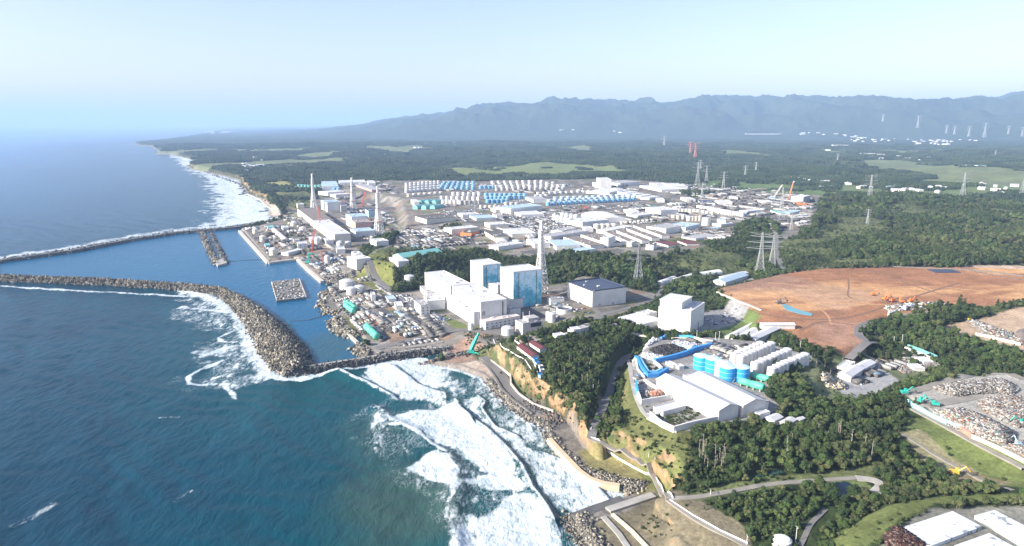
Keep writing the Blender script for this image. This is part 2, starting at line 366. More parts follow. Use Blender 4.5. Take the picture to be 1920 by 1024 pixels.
def cover(X, Y, r, dc):
    n1 = fbm(X, Y, 130, 4, 51); n2 = fbm(X, Y*.42, 620, 2, 61)*.8+.2*fbm(X, Y, 300, 3, 62); n3 = fbm(X, Y, 30, 3, 71)
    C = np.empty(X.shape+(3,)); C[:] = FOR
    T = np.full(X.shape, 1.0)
    far = ss(1800, 3500, r)
    fld = ss(.53, .57, n2)*far*(1-ss(7500, 8500, r))       # open fields among the far woods
    C = C*(1-fld[..., None])+np.array((.14, .165, .075))*fld[..., None]; T = T*(1-fld)
    clr = ss(.53, .61, n1)*(1-far)*.85*ss(900, 1200, r)
    C = C*(1-clr[..., None])+np.array((.12, .135, .055))*clr[..., None]; T = T*(1-.6*clr)
    for P, c, t, s in CLW:
        d = sdist(P, X, Y, s+5)+(n3-.5)*s*1.2; wg = 1-ss(-s*.5, s*.5, d)
        if not wg.any(): continue
        C = C*(1-wg[..., None])+np.array(c)*wg[..., None]; T = T*(1-wg)+t*wg
    ca, sa = math.cos(R(28)), math.sin(R(28)); U, V = X*ca+Y*sa, -X*sa+Y*ca; lot = _h(np.floor(U/34+np.floor(V/23)*.37), np.floor(V/23), 7); lot2 = _h(np.floor(U/34+np.floor(V/23)*.37), np.floor(V/23), 8)
    yd = (np.abs(C-np.array(GRV)).sum(-1) < .02)*.85
    lc = np.array(GRV)[None]*(.62+.66*lot)[:, None]; lc = np.where((lot2 > .86)[:, None], np.array((.105, .12, .05)), lc); lc = np.where((lot2 < .14)[:, None], np.array((.21, .145, .10)), lc); lc = np.where(((lot2 > .3) & (lot2 < .45))[:, None], np.array((.10, .10, .10)), lc)
    C = C*(1-yd[..., None])+lc*yd[..., None]
    shore = (1-ss(4, 10, -dc)); C = C*(1-shore[..., None])+np.array((.22, .20, .18))*shore[..., None]; T = T*(1-ss(.2, .8, shore))
    T = np.where(dc > -8, 0, T)
    return C, T
GC, GT = cover(GX.ravel(), GY.ravel(), RRg.ravel(), GD.ravel()); GC = GC.reshape(GX.shape+(3,)); GT = GT.reshape(GX.shape)

# brown field: bands of lighter ochre and damp grey belong to the soil
bf = sdist(CLW[9][0], GX, GY, 30); inb = (bf < 5)
st = fbm(GX*.35+GY*.2, GY*1.6-GX*.5, 120, 5, 81); st2 = fbm(GX, GY, 60, 4, 82); st3 = fbm(GX, GY, 220, 3, 83)
c = np.empty(GX.shape+(3,)); c[:] = EAR
for th, col in ((ss(.54, .62, st), (.47, .27, .13)), (ss(.58, .68, st3)*.35, (.30, .23, .20)), (ss(.60, .72, st2)*.6, (.24, .12, .07))):
    c = c*(1-th[..., None])+np.array(col)*th[..., None]
wgt = (1-ss(-3, 2, bf))[..., None]; GC = GC*(1-wgt)+c*wgt

def ground_mat():
    m, N, L, bs = NM('ground'); p = wpos(N)
    a = N.new('ShaderNodeAttribute'); a.attribute_name = 'cover'
    g = N.new('ShaderNodeNewGeometry')
    n1 = noise(N, L, .045, 6, .65, p); n2 = noise(N, L, .35, 4, .6, p); n3 = noise(N, L, .008, 4, .6, p)
    v = mathn(N, L, 'MULTIPLY', maprange(N, L, n1, .3, .7, .72, 1.28), maprange(N, L, n2, .3, .7, .7, 1.3))
    v = mathn(N, L, 'MULTIPLY', v, maprange(N, L, n3, .3, .7, .85, 1.15))
    cc = N.new('ShaderNodeVectorMath'); cc.operation = 'SCALE'; L.new(a.outputs['Color'], cc.inputs[0]); L.new(v, cc.inputs['Scale'])
    # steep bare faces by the sea show orange sandstone
    sx = N.new('ShaderNodeSeparateXYZ'); L.new(g.outputs['Normal'], sx.inputs[0])
    steep = maprange(N, L, sx.outputs[2], .80, .62, 0, 1)
    at_ = N.new('ShaderNodeAttribute'); at_.attribute_name = 'cliff'
    f = mathn(N, L, 'MULTIPLY', steep, at_.outputs['Fac'], True)
    f = mathn(N, L, 'MULTIPLY', f, maprange(N, L, noise(N, L, .05, 4, .6, p), .44, .54, .0, 1), True)
    pz = N.new('ShaderNodeSeparateXYZ'); L.new(p, pz.inputs[0]); f = mathn(N, L, 'MULTIPLY', f, maprange(N, L, pz.outputs[2], 6, 13, .12, 1), True)
    roc = mixc(N, L, maprange(N, L, noise(N, L, .12, 5, .65, p), .35, .65, 0, 1), (.20, .15, .10), (.46, .28, .15))
    c = mixc(N, L, f, cc.outputs[0], roc)
    L.new(c, bs.inputs['Base Color']); bs.inputs['Roughness'].default_value = .9; bs.inputs['Specular IOR Level'].default_value = .15
    bump(N, L, noise(N, L, .25, 6, .7, p), .6, 1.5, bs)
    return m
cl = (1-ss(45, 95, -GD))
rg = (vnoise(GX/9, GY/9, 5)-.5)*2.2+(vnoise(GX/3.5, GY/3.5, 6)-.5)*1.0
steepzone = (np.abs(np.gradient(GH, axis=0)) > .8)*1.0
gr_ = np.abs(np.gradient(GH, axis=0)/np.gradient(RS)[:, None]); ga_ = np.abs(np.gradient(GH, axis=1)/(RRg*(A1-A0)/(NA-1))); slp = np.clip((np.hypot(gr_, ga_)-.35)/.4, 0, 1)
Zg = GH+np.where((GD < -4) & (RRg < 2500) & (GT > .2), rg*.6, 0)+np.where((RRg < 1500) & (cl > .3) & (GH > 6) & (GH < 24), slp*((vnoise(GX/14, GY/14, 9)-.5)*10+(vnoise(GX/5.5, GY/5.5, 10)-.5)*5), 0)
GH = Zg
ground = gridmesh('ground', GX, GY, Zg, ground_mat(), {'cover': GC, 'cliff': cl}, keep=(GD < 60))
tag(ground, kind='structure')

# ------------------------------------------------------------ sea
def foam_layers():
    z3 = lambda *p: WP([Z3(*q) for q in p]); z7 = lambda *p: WP([Z7(*q) for q in p]); z1 = lambda *p: WP([(a/3, 180+b/3) for a, b in p])
    P = [  # polygon, intensity, soft metres
     (z3((110,130),(250,90),(380,85),(470,110),(500,170),(520,250),(500,285),(400,292),(290,290),(230,240),(120,200),(90,160)), .92, 9),
     (z3((280,85),(480,105),(520,170),(600,220),(625,260),(560,280),(520,255)), .62, 9),
     (z3((250,390),(380,345),(470,350),(540,320),(590,370),(700,430),(760,480),(850,570),(920,690),(945,740),(900,752),(780,750),(690,730),(600,715),(690,660),(640,600),(560,550),(480,520),(400,450),(300,420)), .98, 5),
     (z3((575,320),(610,290),(690,280),(720,300),(700,340),(760,430),(900,500),(1000,560),(1100,600),(1200,640),(1280,720),(1350,820),(1290,850),(1180,855),(1040,820),(960,720),(905,620),(825,530),(725,440),(620,390)), .80, 7),
     (z3((1080,600),(1200,640),(1280,720),(1410,765),(1415,790),(1300,850),(1200,800)), .92, 5),
     (z3((330,640),(400,570),(480,545),(540,590),(578,670),(588,740),(560,780),(520,720),(440,680)), 1.0, 4),
     (z3((560,970),(700,870),(820,800),(930,760),(1010,810),(1060,880),(1080,960),(1100,1060),(560,1060)), .9, 8),
     (z3((1130,930),(1160,930),(1200,970),(1240,1060),(1150,1060)), .85, 4),
     (z3((560,280),(700,180),(1000,430),(1400,760),(1330,860),(1150,870),(1100,1060),(620,1060),(560,800),(400,600),(260,480),(200,400)), .40, 30),
     (z3((660,190),(760,190),(850,300),(1000,420),(1040,500),(1120,600),(1000,560),(860,480),(760,400),(720,300)), .55, 10),
     (z3((150,330),(270,360),(260,470),(200,520),(130,450)), .42, 25),
     (z7((0,200),(150,230),(400,380),(560,600),(700,900),(400,1000),(350,940),(60,945),(100,860),(250,780),(120,690),(300,560),(0,440)), .47, 18),
     (z1((870,285),(980,330),(1040,335),(1090,345),(1060,400),(1200,430),(1340,470),(1380,540),(1500,620),(1520,700),(1300,738),(1160,745),(1220,650),(1200,560),(1150,460),(1050,415),(1000,360),(900,310)), .78, 40),
     (z1((1280,470),(1345,470),(1385,545),(1500,620),(1520,700),(1330,735),(1300,620)), .95, 20),
     (z1((1000,330),(1090,345),(1065,398),(1030,380)), .95, 30),
     (WP([(1080,960),(1170,930),(1100,1030),(1090,1060),(1065,1020)]), .8, 5),
    ]
    S = [  # stroke, intensity, half width metres
     (z3((0,155),(60,185),(130,212),(175,238)), 1.0, 3.5),
     (z3((250,425),(310,427),(380,460),(450,515),(520,560)), 1.0, 3),
     (z7((0,195),(60,205),(200,240),(330,310),(430,380),(500,440),(545,560),(610,670),(660,780),(700,870),(820,905),(950,895),(1200,840),(1500,790)), .97, 6),
     (z7((60,210),(200,240),(330,310),(430,380),(500,440),(540,560),(600,670),(650,780),(690,870)), .75, 16),
     (z7((60,940),(60,880),(130,840),(230,800),(330,755)), .95, 3.5), (z7((60,935),(150,945),(270,940)), .9, 3),
     (z7((440,600),(330,600),(295,570),(340,545),(450,500),(430,480)), .85, 3),
     (z7((0,330),(120,340),(260,350),(400,380)), .72, 6), (z7((260,490),(330,495)), .8, 3), (z7((120,690),(220,700),(400,640)), .7, 7),
     (z7((260,890),(360,880),(460,780)), .75, 4), (z7((340,940),(370,980),(420,1024),(430,1060)), .8, 4),
     (WP([(0,536),(100,543),(200,548),(350,556)]), .85, 5), (WP([(0,483),(130,465),(240,444),(330,430),(400,424)]), .65, 22),
     (WP([(0,486),(130,468),(240,447),(330,433),(400,427)]), .95, 7),
     (WP([(530,712),(620,697),(700,686),(760,679),(800,680)]), .8, 5),
     (WP([(800,684),(835,690),(861,695),(902,710),(914,722),(932,740),(959,767),(992,793),(1020,804),(1024,818),(1050,855),(1080,887),(1125,911),(1165,915)]), .9, 3.5),
     (WP([(1172,936),(1120,955),(1072,972),(1082,1000),(1100,1030)]), .9, 3),
     (z3((180,330),(190,400),(170,500)), .55, 8), (z3((600,1020),(640,900),(800,880)), .5, 10),
     (WP([(25,985),(60,970),(97,948)]), .42, 4), (WP([(330,940),(358,921)]), .4, 3), (WP([(300,785),(335,782)]), .5, 2),
     (WP([(375,396),(390,395)]), .8, 6), (WP([(388,378),(410,377)]), .7, 5),
     (z1((1290,560),(1340,555),(1500,620)), .9, 12),
    ]
    return P, S
FP, FS = foam_layers()
def swell(X, Y):
    # long period sets running shorewards plus shorter chop, all real height
    r = np.hypot(X, Y); dx, dy = .78, .62
    ph = (X*dx+Y*dy); wob = fbm(X, Y, 260, 3, 91)*190
    a = np.sin((ph+wob)/74*2*math.pi); h = .55*a
    h = h+.35*np.sin((X*.55+Y*.83+fbm(X, Y, 90, 3, 92)*90)/31*2*math.pi)
    h = h+(fbm(X, Y, 14, 3, 93)-.5)*.9
    return h*(1-ss(1500, 4000, r)*.9)
RSw = radii(300, 85000, 1.35, CAMZ); NAw = 1250
A0w = A0
aw = np.linspace(R(-47), R(24), NAw); AW, RW = np.meshgrid(aw, RSw); WX = np.sin(AW)*RW; WY = np.cos(AW)*RW
wd = sdist(COAST, WX, WY, 1e9)
foam = np.zeros(WX.shape)
nw = fbm(WX, WY, 26, 4, 101)-.5; nw2 = fbm(WX*.8+WY*.6, (WY*.8-WX*.6)*2.2, 60, 3, 103)-.5
for P, k, s in FP:
    s *= 1.5; d = sdist(P, WX, WY, s*2+10)+nw*s*2.4+nw2*s*1.5; foam = np.maximum(foam, k*(1-ss(-s*.6, s*.9, d)))
for P, k, s in FS:
    d = ldist(P, WX, WY, s*3+10)+nw*s*1.4; foam = np.maximum(foam, k*(1-ss(s*.4, s*1.6, d)))
HARB = WP([(0,494),(130,476),(240,454),(330,440),(452,428),(503,491),(556,484),(605,525),(640,585),(690,668),(572,690),(545,610),(430,545),(300,534),(0,520)])
hb = sdist(HARB, WX, WY, 60); calm = 1-ss(-8, 8, hb)
sw = swell(WX, WY)
Zw = sw*(1-.93*calm)*ss(0, 40, wd)
z3 = lambda *p: WP([Z3(*q) for q in p])
def crest(P, hgt, back, front, cut=0):
    """breaking crest: gentle back on the sea side, steep face towards the shore (right of the line)"""
    P = np.asarray(P); d = ldist(P, WX, WY, 80)
    side = np.zeros(WX.shape); best = np.full(WX.shape, 1e12)
    for i in range(len(P)-1):
        ax, ay = P[i]; ex, ey = P[i+1]-P[i]; Lq = ex*ex+ey*ey
        t = np.clip(((WX-ax)*ex+(WY-ay)*ey)/Lq, 0, 1); dd = (WX-ax-t*ex)**2+(WY-ay-t*ey)**2
        cr = ex*(WY-ay)-ey*(WX-ax); m = dd < best; best = np.where(m, dd, best); side = np.where(m, cr, side)
    global foam
    wdt = np.where(side > 0, front, back)
    if cut: foam = foam*(1-np.where(side > 0, .65*np.exp(-((d-front*.9)/(front*.65))**2)*(d < 60), 0)); foam = np.maximum(foam, np.where(side <= 0, cut*np.exp(-(d/4.0)**2), 0))
    return hgt*np.exp(-(d/wdt)**2)
for P, hg, b, f, ct in ((z3((190,340),(230,400),(370,450),(440,520),(530,565),(582,640),(594,750),(566,830),(560,900),(575,1060)), 3.2, 15, 7, .0),
                    (z3((590,350),(720,440),(810,520),(905,630),(955,730),(1030,830),(1065,900)), 3.0, 12, 4, 1),
                    (z3((575,300),(600,345),(650,400)), 2.2, 10, 4, .9), (z3((0,150),(60,182),(130,208),(180,235),(260,280)), 2.8, 12, 4, .8),
                    (z3((690,280),(722,310),(705,345),(770,430),(880,480)), 2.0, 8, 3, .9), (z3((1000,560),(1100,600),(1270,725),(1350,820)), 2.0, 8, 3, .9),
                    (z3((260,130),(380,220),(520,265),(525,290)), 2.0, 10, 4, .9)):
    Zw = Zw+crest(P, hg, b, f, ct)
Zw = Zw+foam*(vnoise(WX/2.2, WY/2.2, 7)*.55+vnoise(WX/5, WY/5, 8)*.6)*(1-ss(900, 1800, RW))
Zw = np.where(wd < 0, -.4, Zw)
shal = 1-ss(20, 330, wd); shal = shal*(1-calm)*(1-ss(1200, 2600, RW))
brown = np.zeros(WX.shape)
for pts, k in (([(700,900),(850,850),(860,1000),(720,1010),(650,960)], .8), ([(590,640),(640,620),(660,650),(620,680),(585,670)], .55), ([(670,800),(760,780),(740,860),(690,880)], .5), ([(860,760),(930,740),(1000,800),(1010,880),(900,880)], .4)):
    brown = np.maximum(brown, k*(1-ss(-15, 40, sdist(WP(pts), WX, WY, 60)+nw*30)))
def sea_mat():
    m, N, L, bs = NM('sea'); p = wpos(N)
    def att(n):
        a = N.new('ShaderNodeAttribute'); a.attribute_name = n; return a.outputs['Fac']
    deep = mixc(N, L, maprange(N, L, noise(N, L, .006, 4, .6, p), .35, .65, 0, 1), (.0004, .029, .056), (.0005, .046, .078))
    deep = mixc(N, L, att('calm'), deep, (.001, .085, .185))
    deep = mixc(N, L, att('offshore'), deep, (.001, .115, .29))
    c = mixc(N, L, mathn(N, L, 'MULTIPLY', att('shallow'), .75), deep, (.004, .070, .075))
    c = mixc(N, L, att('silt'), c, (.035, .075, .060))
    # foam: lace where the mask is thin, solid where it is strong
    mp = N.new('ShaderNodeMapping'); mp.inputs['Rotation'].default_value = (0, 0, R(38)); mp.inputs['Scale'].default_value = (1, .45, 1); L.new(p, mp.inputs[0])
    lace = noise(N, L, .11, 8, .68, mp.outputs[0], .8); fine = noise(N, L, .55, 6, .7, mp.outputs[0], .6)
    v = N.new('ShaderNodeTexVoronoi'); v.feature = 'DISTANCE_TO_EDGE'; v.inputs['Scale'].default_value = .13
    L.new(mp.outputs[0], v.inputs['Vector'])
    t = mathn(N, L, 'ADD', mathn(N, L, 'MULTIPLY', lace, .62), mathn(N, L, 'MULTIPLY', fine, .38))
    big = maprange(N, L, noise(N, L, .028, 4, .6, mp.outputs[0], 1.2), .35, .65, -.07, .07); t = mathn(N, L, 'ADD', t, big)
    t = mathn(N, L, 'SUBTRACT', t, mathn(N, L, 'MULTIPLY', maprange(N, L, v.outputs['Distance'], 0, .35, .12, 0), 1))
    f0 = att('foam')
    th = maprange(N, L, f0, 0, 1, .60, .15)
    th2 = mathn(N, L, 'ADD', th, .16)
    foamf = maprange(N, L, t, th, th2, 0, 1)
    foamf = mathn(N, L, 'MULTIPLY', foamf, maprange(N, L, f0, .08, .35, 0, 1), True)
    rid = mathn(N, L, 'ABSOLUTE', mathn(N, L, 'SUBTRACT', noise(N, L, .16, 7, .62, mp.outputs[0], 1.6), .5)); fil = mathn(N, L, 'MULTIPLY', maprange(N, L, rid, 0, .035, 1, 0), maprange(N, L, f0, .12, .5, 0, .8), True)
    foamf = mathn(N, L, 'MAXIMUM', foamf, fil)
    # scattered whitecap flecks on open water
    fl = noise(N, L, .05, 7, .75, mp.outputs[0]); flk = maprange(N, L, fl, .715, .75, 0, .55); flk = mathn(N, L, 'MULTIPLY', flk, mathn(N, L, 'SUBTRACT', 1, att('calm')), True)
    foamf = mathn(N, L, 'MAXIMUM', foamf, flk)
    fc = mixc(N, L, maprange(N, L, fine, .3, .6, 0, 1), (.34, .44, .50), (.70, .73, .75))
    fc = mixc(N, L, maprange(N, L, lace, .42, .60, .45, 0), fc, (.30, .42, .47))
    c = mixc(N, L, foamf, c, fc)
    L.new(c, bs.inputs['Base Color'])
    L.new(maprange(N, L, foamf, 0, 1, .20, .85), bs.inputs['Roughness']); bs.inputs['IOR'].default_value = 1.33
    L.new(maprange(N, L, foamf, 0, 1, maprange(N, L, att('offshore'), 0, 1, .17, .55), .1), bs.inputs['Specular IOR Level'])
    b1 = noise(N, L, .10, 8, .62, mp.outputs[0], .4); b2 = noise(N, L, .9, 4, .6, p)
    hh = mathn(N, L, 'ADD', mathn(N, L, 'MULTIPLY', b1, 2.6), mathn(N, L, 'MULTIPLY', b2, .35))
    hh = mathn(N, L, 'ADD', hh, mathn(N, L, 'MULTIPLY', mathn(N, L, 'MULTIPLY', foamf, fine), .8))
    bm = bump(N, L, hh, .8, 1.0, bs)
    L.new(maprange(N, L, att('calm'), 0, 1, .8, .35), bm.inputs['Strength'])
    return m
sea = gridmesh('sea', WX, WY, Zw, sea_mat(), {'foam': foam, 'calm': calm, 'shallow': shal, 'silt': brown, 'offshore': ss(250, 2600, wd)*(1-calm)}, keep=(wd > -12))
tag(sea, kind='structure')
# ------------------------------------------------------------ strips draped on the ground, walls, scattered pieces
def resample(P, step):
    P = [np.array(p[:2], float) for p in P]; out = [P[0]]
    for a, b in zip(P[:-1], P[1:]):
        n = max(1, int(np.hypot(*(b-a))/step)); out += [a+(b-a)*k/n for k in range(1, n+1)]
    return np.array(out)
def smooth(P, it=2):
    P = [np.array(p, float) for p in P]
    for _ in range(it):
        Q = [P[0]]
        for a, b in zip(P[:-1], P[1:]): Q += [a*.75+b*.25, a*.25+b*.75]
        Q.append(P[-1]); P = Q
    return P
def normals2(P):
    T = np.gradient(P, axis=0); T /= np.hypot(T[:, 0], T[:, 1])[:, None]+1e-9
    return np.stack([-T[:, 1], T[:, 0]], -1)
def pxline(pts, z=None): return [W(a, b, z)[:2] if z is not None else at(a, b)[:2] for a, b in pts]
def strip(name, P, width, mat, lift=.25, kind='structure', drop=1.5):
    P = resample(smooth(P), 5); Nn = normals2(P)
    off = np.linspace(-1, 1, 5)*width/2
    Zs = np.max([lookup(P[:, 0]+Nn[:, 0]*o, P[:, 1]+Nn[:, 1]*o) for o in off], axis=0)+lift
    k = np.ones(5)/5; Zs = np.maximum(np.convolve(np.pad(Zs, 2, 'edge'), k, 'valid'), Zs)
    V = []
    for (x, y), (nx, ny), z in zip(P, Nn, Zs):
        for o, dz in ((-width/2, -drop), (-width/2, 0), (width/2, 0), (width/2, -drop)): V.append((x+nx*o, y+ny*o, z+dz))
    F = []
    for i in range(len(P)-1):
        for j in range(3): a = i*4+j; F.append((a, a+1, a+5, a+4))
    mb = MB(); mb.add(V, F); o = mb.build(name, mat); o['kind'] = kind
    return o, P, Zs
def wallstrip(P, h, th, mb=None, zb=None, mi=0, step=8, drop=2.0, cap=None):
    P = resample(P, step); Nn = normals2(P); mb = mb or MB()
    Zg_ = lookup(P[:, 0], P[:, 1]) if zb is None else np.full(len(P), zb)
    V = []
    for (x, y), (nx, ny), z in zip(P, Nn, Zg_):
        z = max(z, 0) if zb is None else z
        for o, q in ((-th/2, z-drop), (-th/2, z+h), (th/2, z+h), (th/2, z-drop)): V.append((x+nx*o, y+ny*o, q))
    F = [(0, 1, 2, 3)]; n = len(P)
    for i in range(n-1):
        for j in range(4): a = i*4+j; b = i*4+(j+1) % 4; F.append((a, a+4, b+4, b))
    F.append(tuple((n-1)*4+k for k in (3, 2, 1, 0)))
    mb.add(V, F, mi); return mb
def wall_thing(name, P, h, th, mat, label, cat, group=None, zb=None, drop=2.0):
    return tag(wallstrip(P, h, th, zb=zb, drop=drop).build(name, mat), label, cat, group)

BOXV = np.array([(-1,-1,-1),(1,-1,-1),(1,1,-1),(-1,1,-1),(-1,-1,1),(1,-1,1),(1,1,1),(-1,1,1)], float)*.5
BOXF = np.array([(0,3,2,1),(4,5,6,7),(0,1,5,4),(1,2,6,5),(2,3,7,6),(3,0,4,7)])
def _rotm(n, tilt=1.0):
    a = rng.uniform(0, 2*np.pi, n); b = rng.uniform(-np.pi, np.pi, n)*tilt; c_ = rng.uniform(-np.pi, np.pi, n)*tilt
    ca, sa, cb, sb, cc, sc2 = np.cos(a), np.sin(a), np.cos(b), np.sin(b), np.cos(c_), np.sin(c_)
    o = np.zeros(n); i = np.ones(n)
    Rz = np.stack([ca, -sa, o, sa, ca, o, o, o, i], -1).reshape(-1, 3, 3)
    Ry = np.stack([cb, o, sb, o, i, o, -sb, o, cb], -1).reshape(-1, 3, 3)
    Rx = np.stack([i, o, o, o, cc, -sc2, o, sc2, cc], -1).reshape(-1, 3, 3)
    return Rz @ Ry @ Rx
def tetrapod_mesh():
    mb = MB(); 
    for d in ((0, 0, 1), (.94, 0, -.33), (-.47, .82, -.33), (-.47, -.82, -.33)): mb.bar((0, 0, 0), Vector(d)*.75, .26, 5, r2=.19)
    V = np.array(mb.v); F = [f for f in mb.f]; return V, F
def tint_mat(name, rough=.85, nscale=.6, spec=.2):
    m, N, L, bs = NM(name); a = N.new('ShaderNodeAttribute'); a.attribute_name = 'tint'
    v = maprange(N, L, noise(N, L, nscale, 4, .6, wpos(N)), .3, .7, .75, 1.15)
    s = N.new('ShaderNodeVectorMath'); s.operation = 'SCALE'; L.new(a.outputs['Color'], s.inputs[0]); L.new(v, s.inputs['Scale'])
    L.new(s.outputs[0], bs.inputs['Base Color']); bs.inputs['Roughness'].default_value = rough; bs.inputs['Specular IOR Level'].default_value = spec
    return m
M_STONE = tint_mat('concrete_and_rock'); M_DEB = tint_mat('mixed_debris', .7, .4)
def scatter(name, pos, size, tints, mat, parent=None, shape='box', tilt=1.0, squash=None):
    """many loose pieces as one mesh; each piece keeps its own colour in the attribute tint"""
    n = len(pos); pos = np.asarray(pos, float); Rm = _rotm(n, tilt)
    size = np.asarray(size, float); size = size[:, None].repeat(3, 1) if size.ndim == 1 else size
    if shape == 'box':
        BV, BF = BOXV, BOXF.tolist(); V = BV[None]*(1+rng.uniform(-.25, .25, (n, 8, 3))*(tilt > .3))
    else:
        BV, BF = tetrapod_mesh(); V = np.repeat(BV[None], n, 0)
    V = V*size[:, None, :]; V = np.einsum('nij,nkj->nki', Rm, V)+pos[:, None, :]
    nv = len(BV); me = bpy.data.meshes.new(name); me.vertices.add(n*nv); me.vertices.foreach_set('co', V.astype(np.float32).ravel())
    ls = [len(f) for f in BF]; flat = np.concatenate([np.array(f) for f in BF]); tot = len(flat)
    idx = (flat[None]+np.arange(n)[:, None]*nv).ravel().astype(np.int32)
    st = (np.concatenate([[0], np.cumsum(ls)[:-1]])[None]+np.arange(n)[:, None]*tot).ravel().astype(np.int32)
    me.loops.add(len(idx)); me.loops.foreach_set('vertex_index', idx); me.polygons.add(len(st)); me.polygons.foreach_set('loop_start', st)
    me.update(calc_edges=True)
    c = np.ones((n, nv, 4), np.float32); c[..., :3] = np.asarray(tints, float)[:, None, :]
    at_ = me.attributes.new('tint', 'FLOAT_COLOR', 'POINT'); at_.data.foreach_set('color', c.ravel())
    me.materials.append(mat); o = bpy.data.objects.new(name, me); COL.objects.link(o)
    if parent is not None: o.parent = parent
    return o
def pick(pal, n):
    pal = np.array(pal, float); c = pal[rng.integers(0, len(pal), n)]; return np.clip(c*rng.uniform(.6, 1.1, (n, 1)), 0, .9)
STONE = [(.20,.185,.155), (.27,.25,.20), (.13,.125,.115), (.46,.43,.35), (.34,.31,.25), (.06,.06,.055), (.22,.195,.15), (.10,.10,.095)]
DARKST = [(.10,.10,.10), (.15,.15,.15), (.07,.07,.075), (.2,.2,.19)]
def inpoly(P, n):
    """n random points in a world polygon"""
    P = np.asarray(P, float); out = np.zeros((0, 2))
    while len(out) < n:
        q = rng.uniform(P.min(0), P.max(0), (n*3, 2)); d = sdist(P, q[:, 0], q[:, 1], 5); out = np.concatenate([out, q[d < 0]])
    return out[:n]

M_CONC = paint((.36,.35,.32), .85, .25, .08, name='aged_concrete'); M_CONCL = paint((.50,.47,.41), .85, .15, .1, name='pale_concrete')
M_ASPH = paint((.115,.115,.118), .9, .22, .05, name='asphalt'); M_LASPH = paint((.16,.155,.15), .9, .2, .05, name='worn_asphalt'); M_GRVL = paint((.25,.235,.205), .9, .2, .1, name='gravel')
M_CORE = paint((.17,.165,.155), .9, .35, .15, name='rubble_core'); M_DCORE = paint((.10,.10,.10), .9, .3, .15, name='dark_rubble_core')

def breakwater(name, PW, label, core, pal, top=None, blocks=0, size=2.2, indiv=0, hgt=6, flat=.25):
    """PW: (px, py, half width m); a trapezoid bank with loose armour blocks on it"""
    P = [W(a, b, 0) for a, b, _ in PW]; Q = resample(P, 7); 
    s0 = np.concatenate([[0], np.cumsum([D(a, b) for a, b in zip(P[:-1], P[1:])])]); s1 = np.concatenate([[0], np.cumsum(np.hypot(*np.diff(Q, axis=0).T))])
    hw = np.interp(s1, s0, [c for _, _, c in PW]); Nn = normals2(Q)
    cx, cy_ = Q.mean(0); root = empty(name, cx, cy_, 0, 0, label, 'breakwater')
    V = []; F = []
    for (x, y), (nx, ny), q in zip(Q, Nn, hw):
        hh = hgt*min(1, .6+q/40)
        for o, z in ((-1.15, -2), (-flat, hh), (flat, hh), (1.15, -2)):
            V.append((x+nx*o*q-cx, y+ny*o*q-cy_, z))
    for i in range(len(Q)-1):
        for j in range(3): a = i*4+j; F.append((a, a+1, a+5, a+4))
    n = len(Q); F += [(0, 1, 2, 3)[::-1], tuple((n-1)*4+k for k in (0, 1, 2, 3))]
    MB().add(V, F).build('rubble_core', core, root)
    if top:
        mb = MB(); off, tw, th, m = top
        wallstrip([(x+nx*off*q-cx, y+ny*off*q-cy_) for (x, y), (nx, ny), q in zip(Q, Nn, hw)], th, tw, mb, zb=hgt*.9, drop=1.5); mb.build('crest_walkway', m, root)
    if blocks:
        i = rng.choice(n, blocks, p=hw/hw.sum()); u = rng.uniform(-1.12, 1.12, blocks); q = hw[i]; hh = hgt*np.minimum(1, .6+q/40)
        if top: u = np.where(np.abs(u-top[0]) < top[1]/2/q, u+.5, u); u = np.clip(u, -1.12, 1.12)
        z = np.where(np.abs(u) < flat, hh, hh-(np.abs(u)-flat)/(1.15-flat)*(hh+2))+rng.uniform(-.2, .9, blocks)
        x = Q[i, 0]+Nn[i, 0]*u*q+rng.uniform(-3, 3, blocks); y = Q[i, 1]+Nn[i, 1]*u*q+rng.uniform(-3, 3, blocks)
        sz = size*np.clip(rng.gamma(6, 1/6.5, blocks), .4, 1.9); pos = np.stack([x-cx, y-cy_, z], -1); tn = pick(pal, blocks)
        dd = np.hypot(x, y); order = np.argsort(dd)
        if indiv:
            proto = [scatter('armour_block', np.zeros((1, 3)), [1.0], pick(pal, 1), M_STONE, None, 'tetra') for _ in range(5)]
            for p in proto: p.parent = root
            for k in range(indiv):
                o = proto[k] if k < 5 else proto[k % 5].copy()
                if k >= 5: COL.objects.link(o); o.parent = root
                j = order[k]; o.location = pos[j]; s = sz[j]*1.25; o.scale = (s, s, s); o.rotation_euler = tuple(rng.uniform(0, 6, 3))
        rest = order[indiv:]
        o = scatter('armour_blocks', pos[rest], sz[rest]*1.25, tn[rest], M_STONE, root, 'tetra'); o['kind'] = 'stuff'
    return root
breakwater('breakwater', [(0,525,7.5),(200,533,7.5),(350,543,8),(415,551,10),(445,567,13),(476,592,19),(507,627,24),(531,660,26),(549,690,21),(555,702,13)],
           'thick curved breakwater of tumbled grey blocks beside the foaming sea', M_CORE, STONE, None, 11000, 2.45, 100, 11.5, .22)
breakwater('breakwater', [(540,703,8),(620,691,8),(700,678,8),(780,665,8),(842,660,8)], 'straight dark breakwater with a pale walkway closing the harbour on the near side',
           M_DCORE, DARKST, (.35, 4.5, 1.0, M_CONC), 1100, 2.4, 0, 6, .6)
breakwater('breakwater', [(-60,501,11),(0,492,11),(130,474,11),(240,453,11),(330,439,11),(440,429,11),(545,410,10)], 'long narrow breakwater running out to sea at the far side of the harbour',
           M_DCORE, DARKST+[(.3,.29,.27)], (-.3, 5, 1.2, M_CONC), 1500, 3.0, 0, 6, .5)
breakwater('jetty', [(377,434,6),(392,465,7),(406,497,7)], 'left bank of the twin rubble jetty inside the harbour', M_CORE, STONE, None, 420, 3, 0, 4, .4)
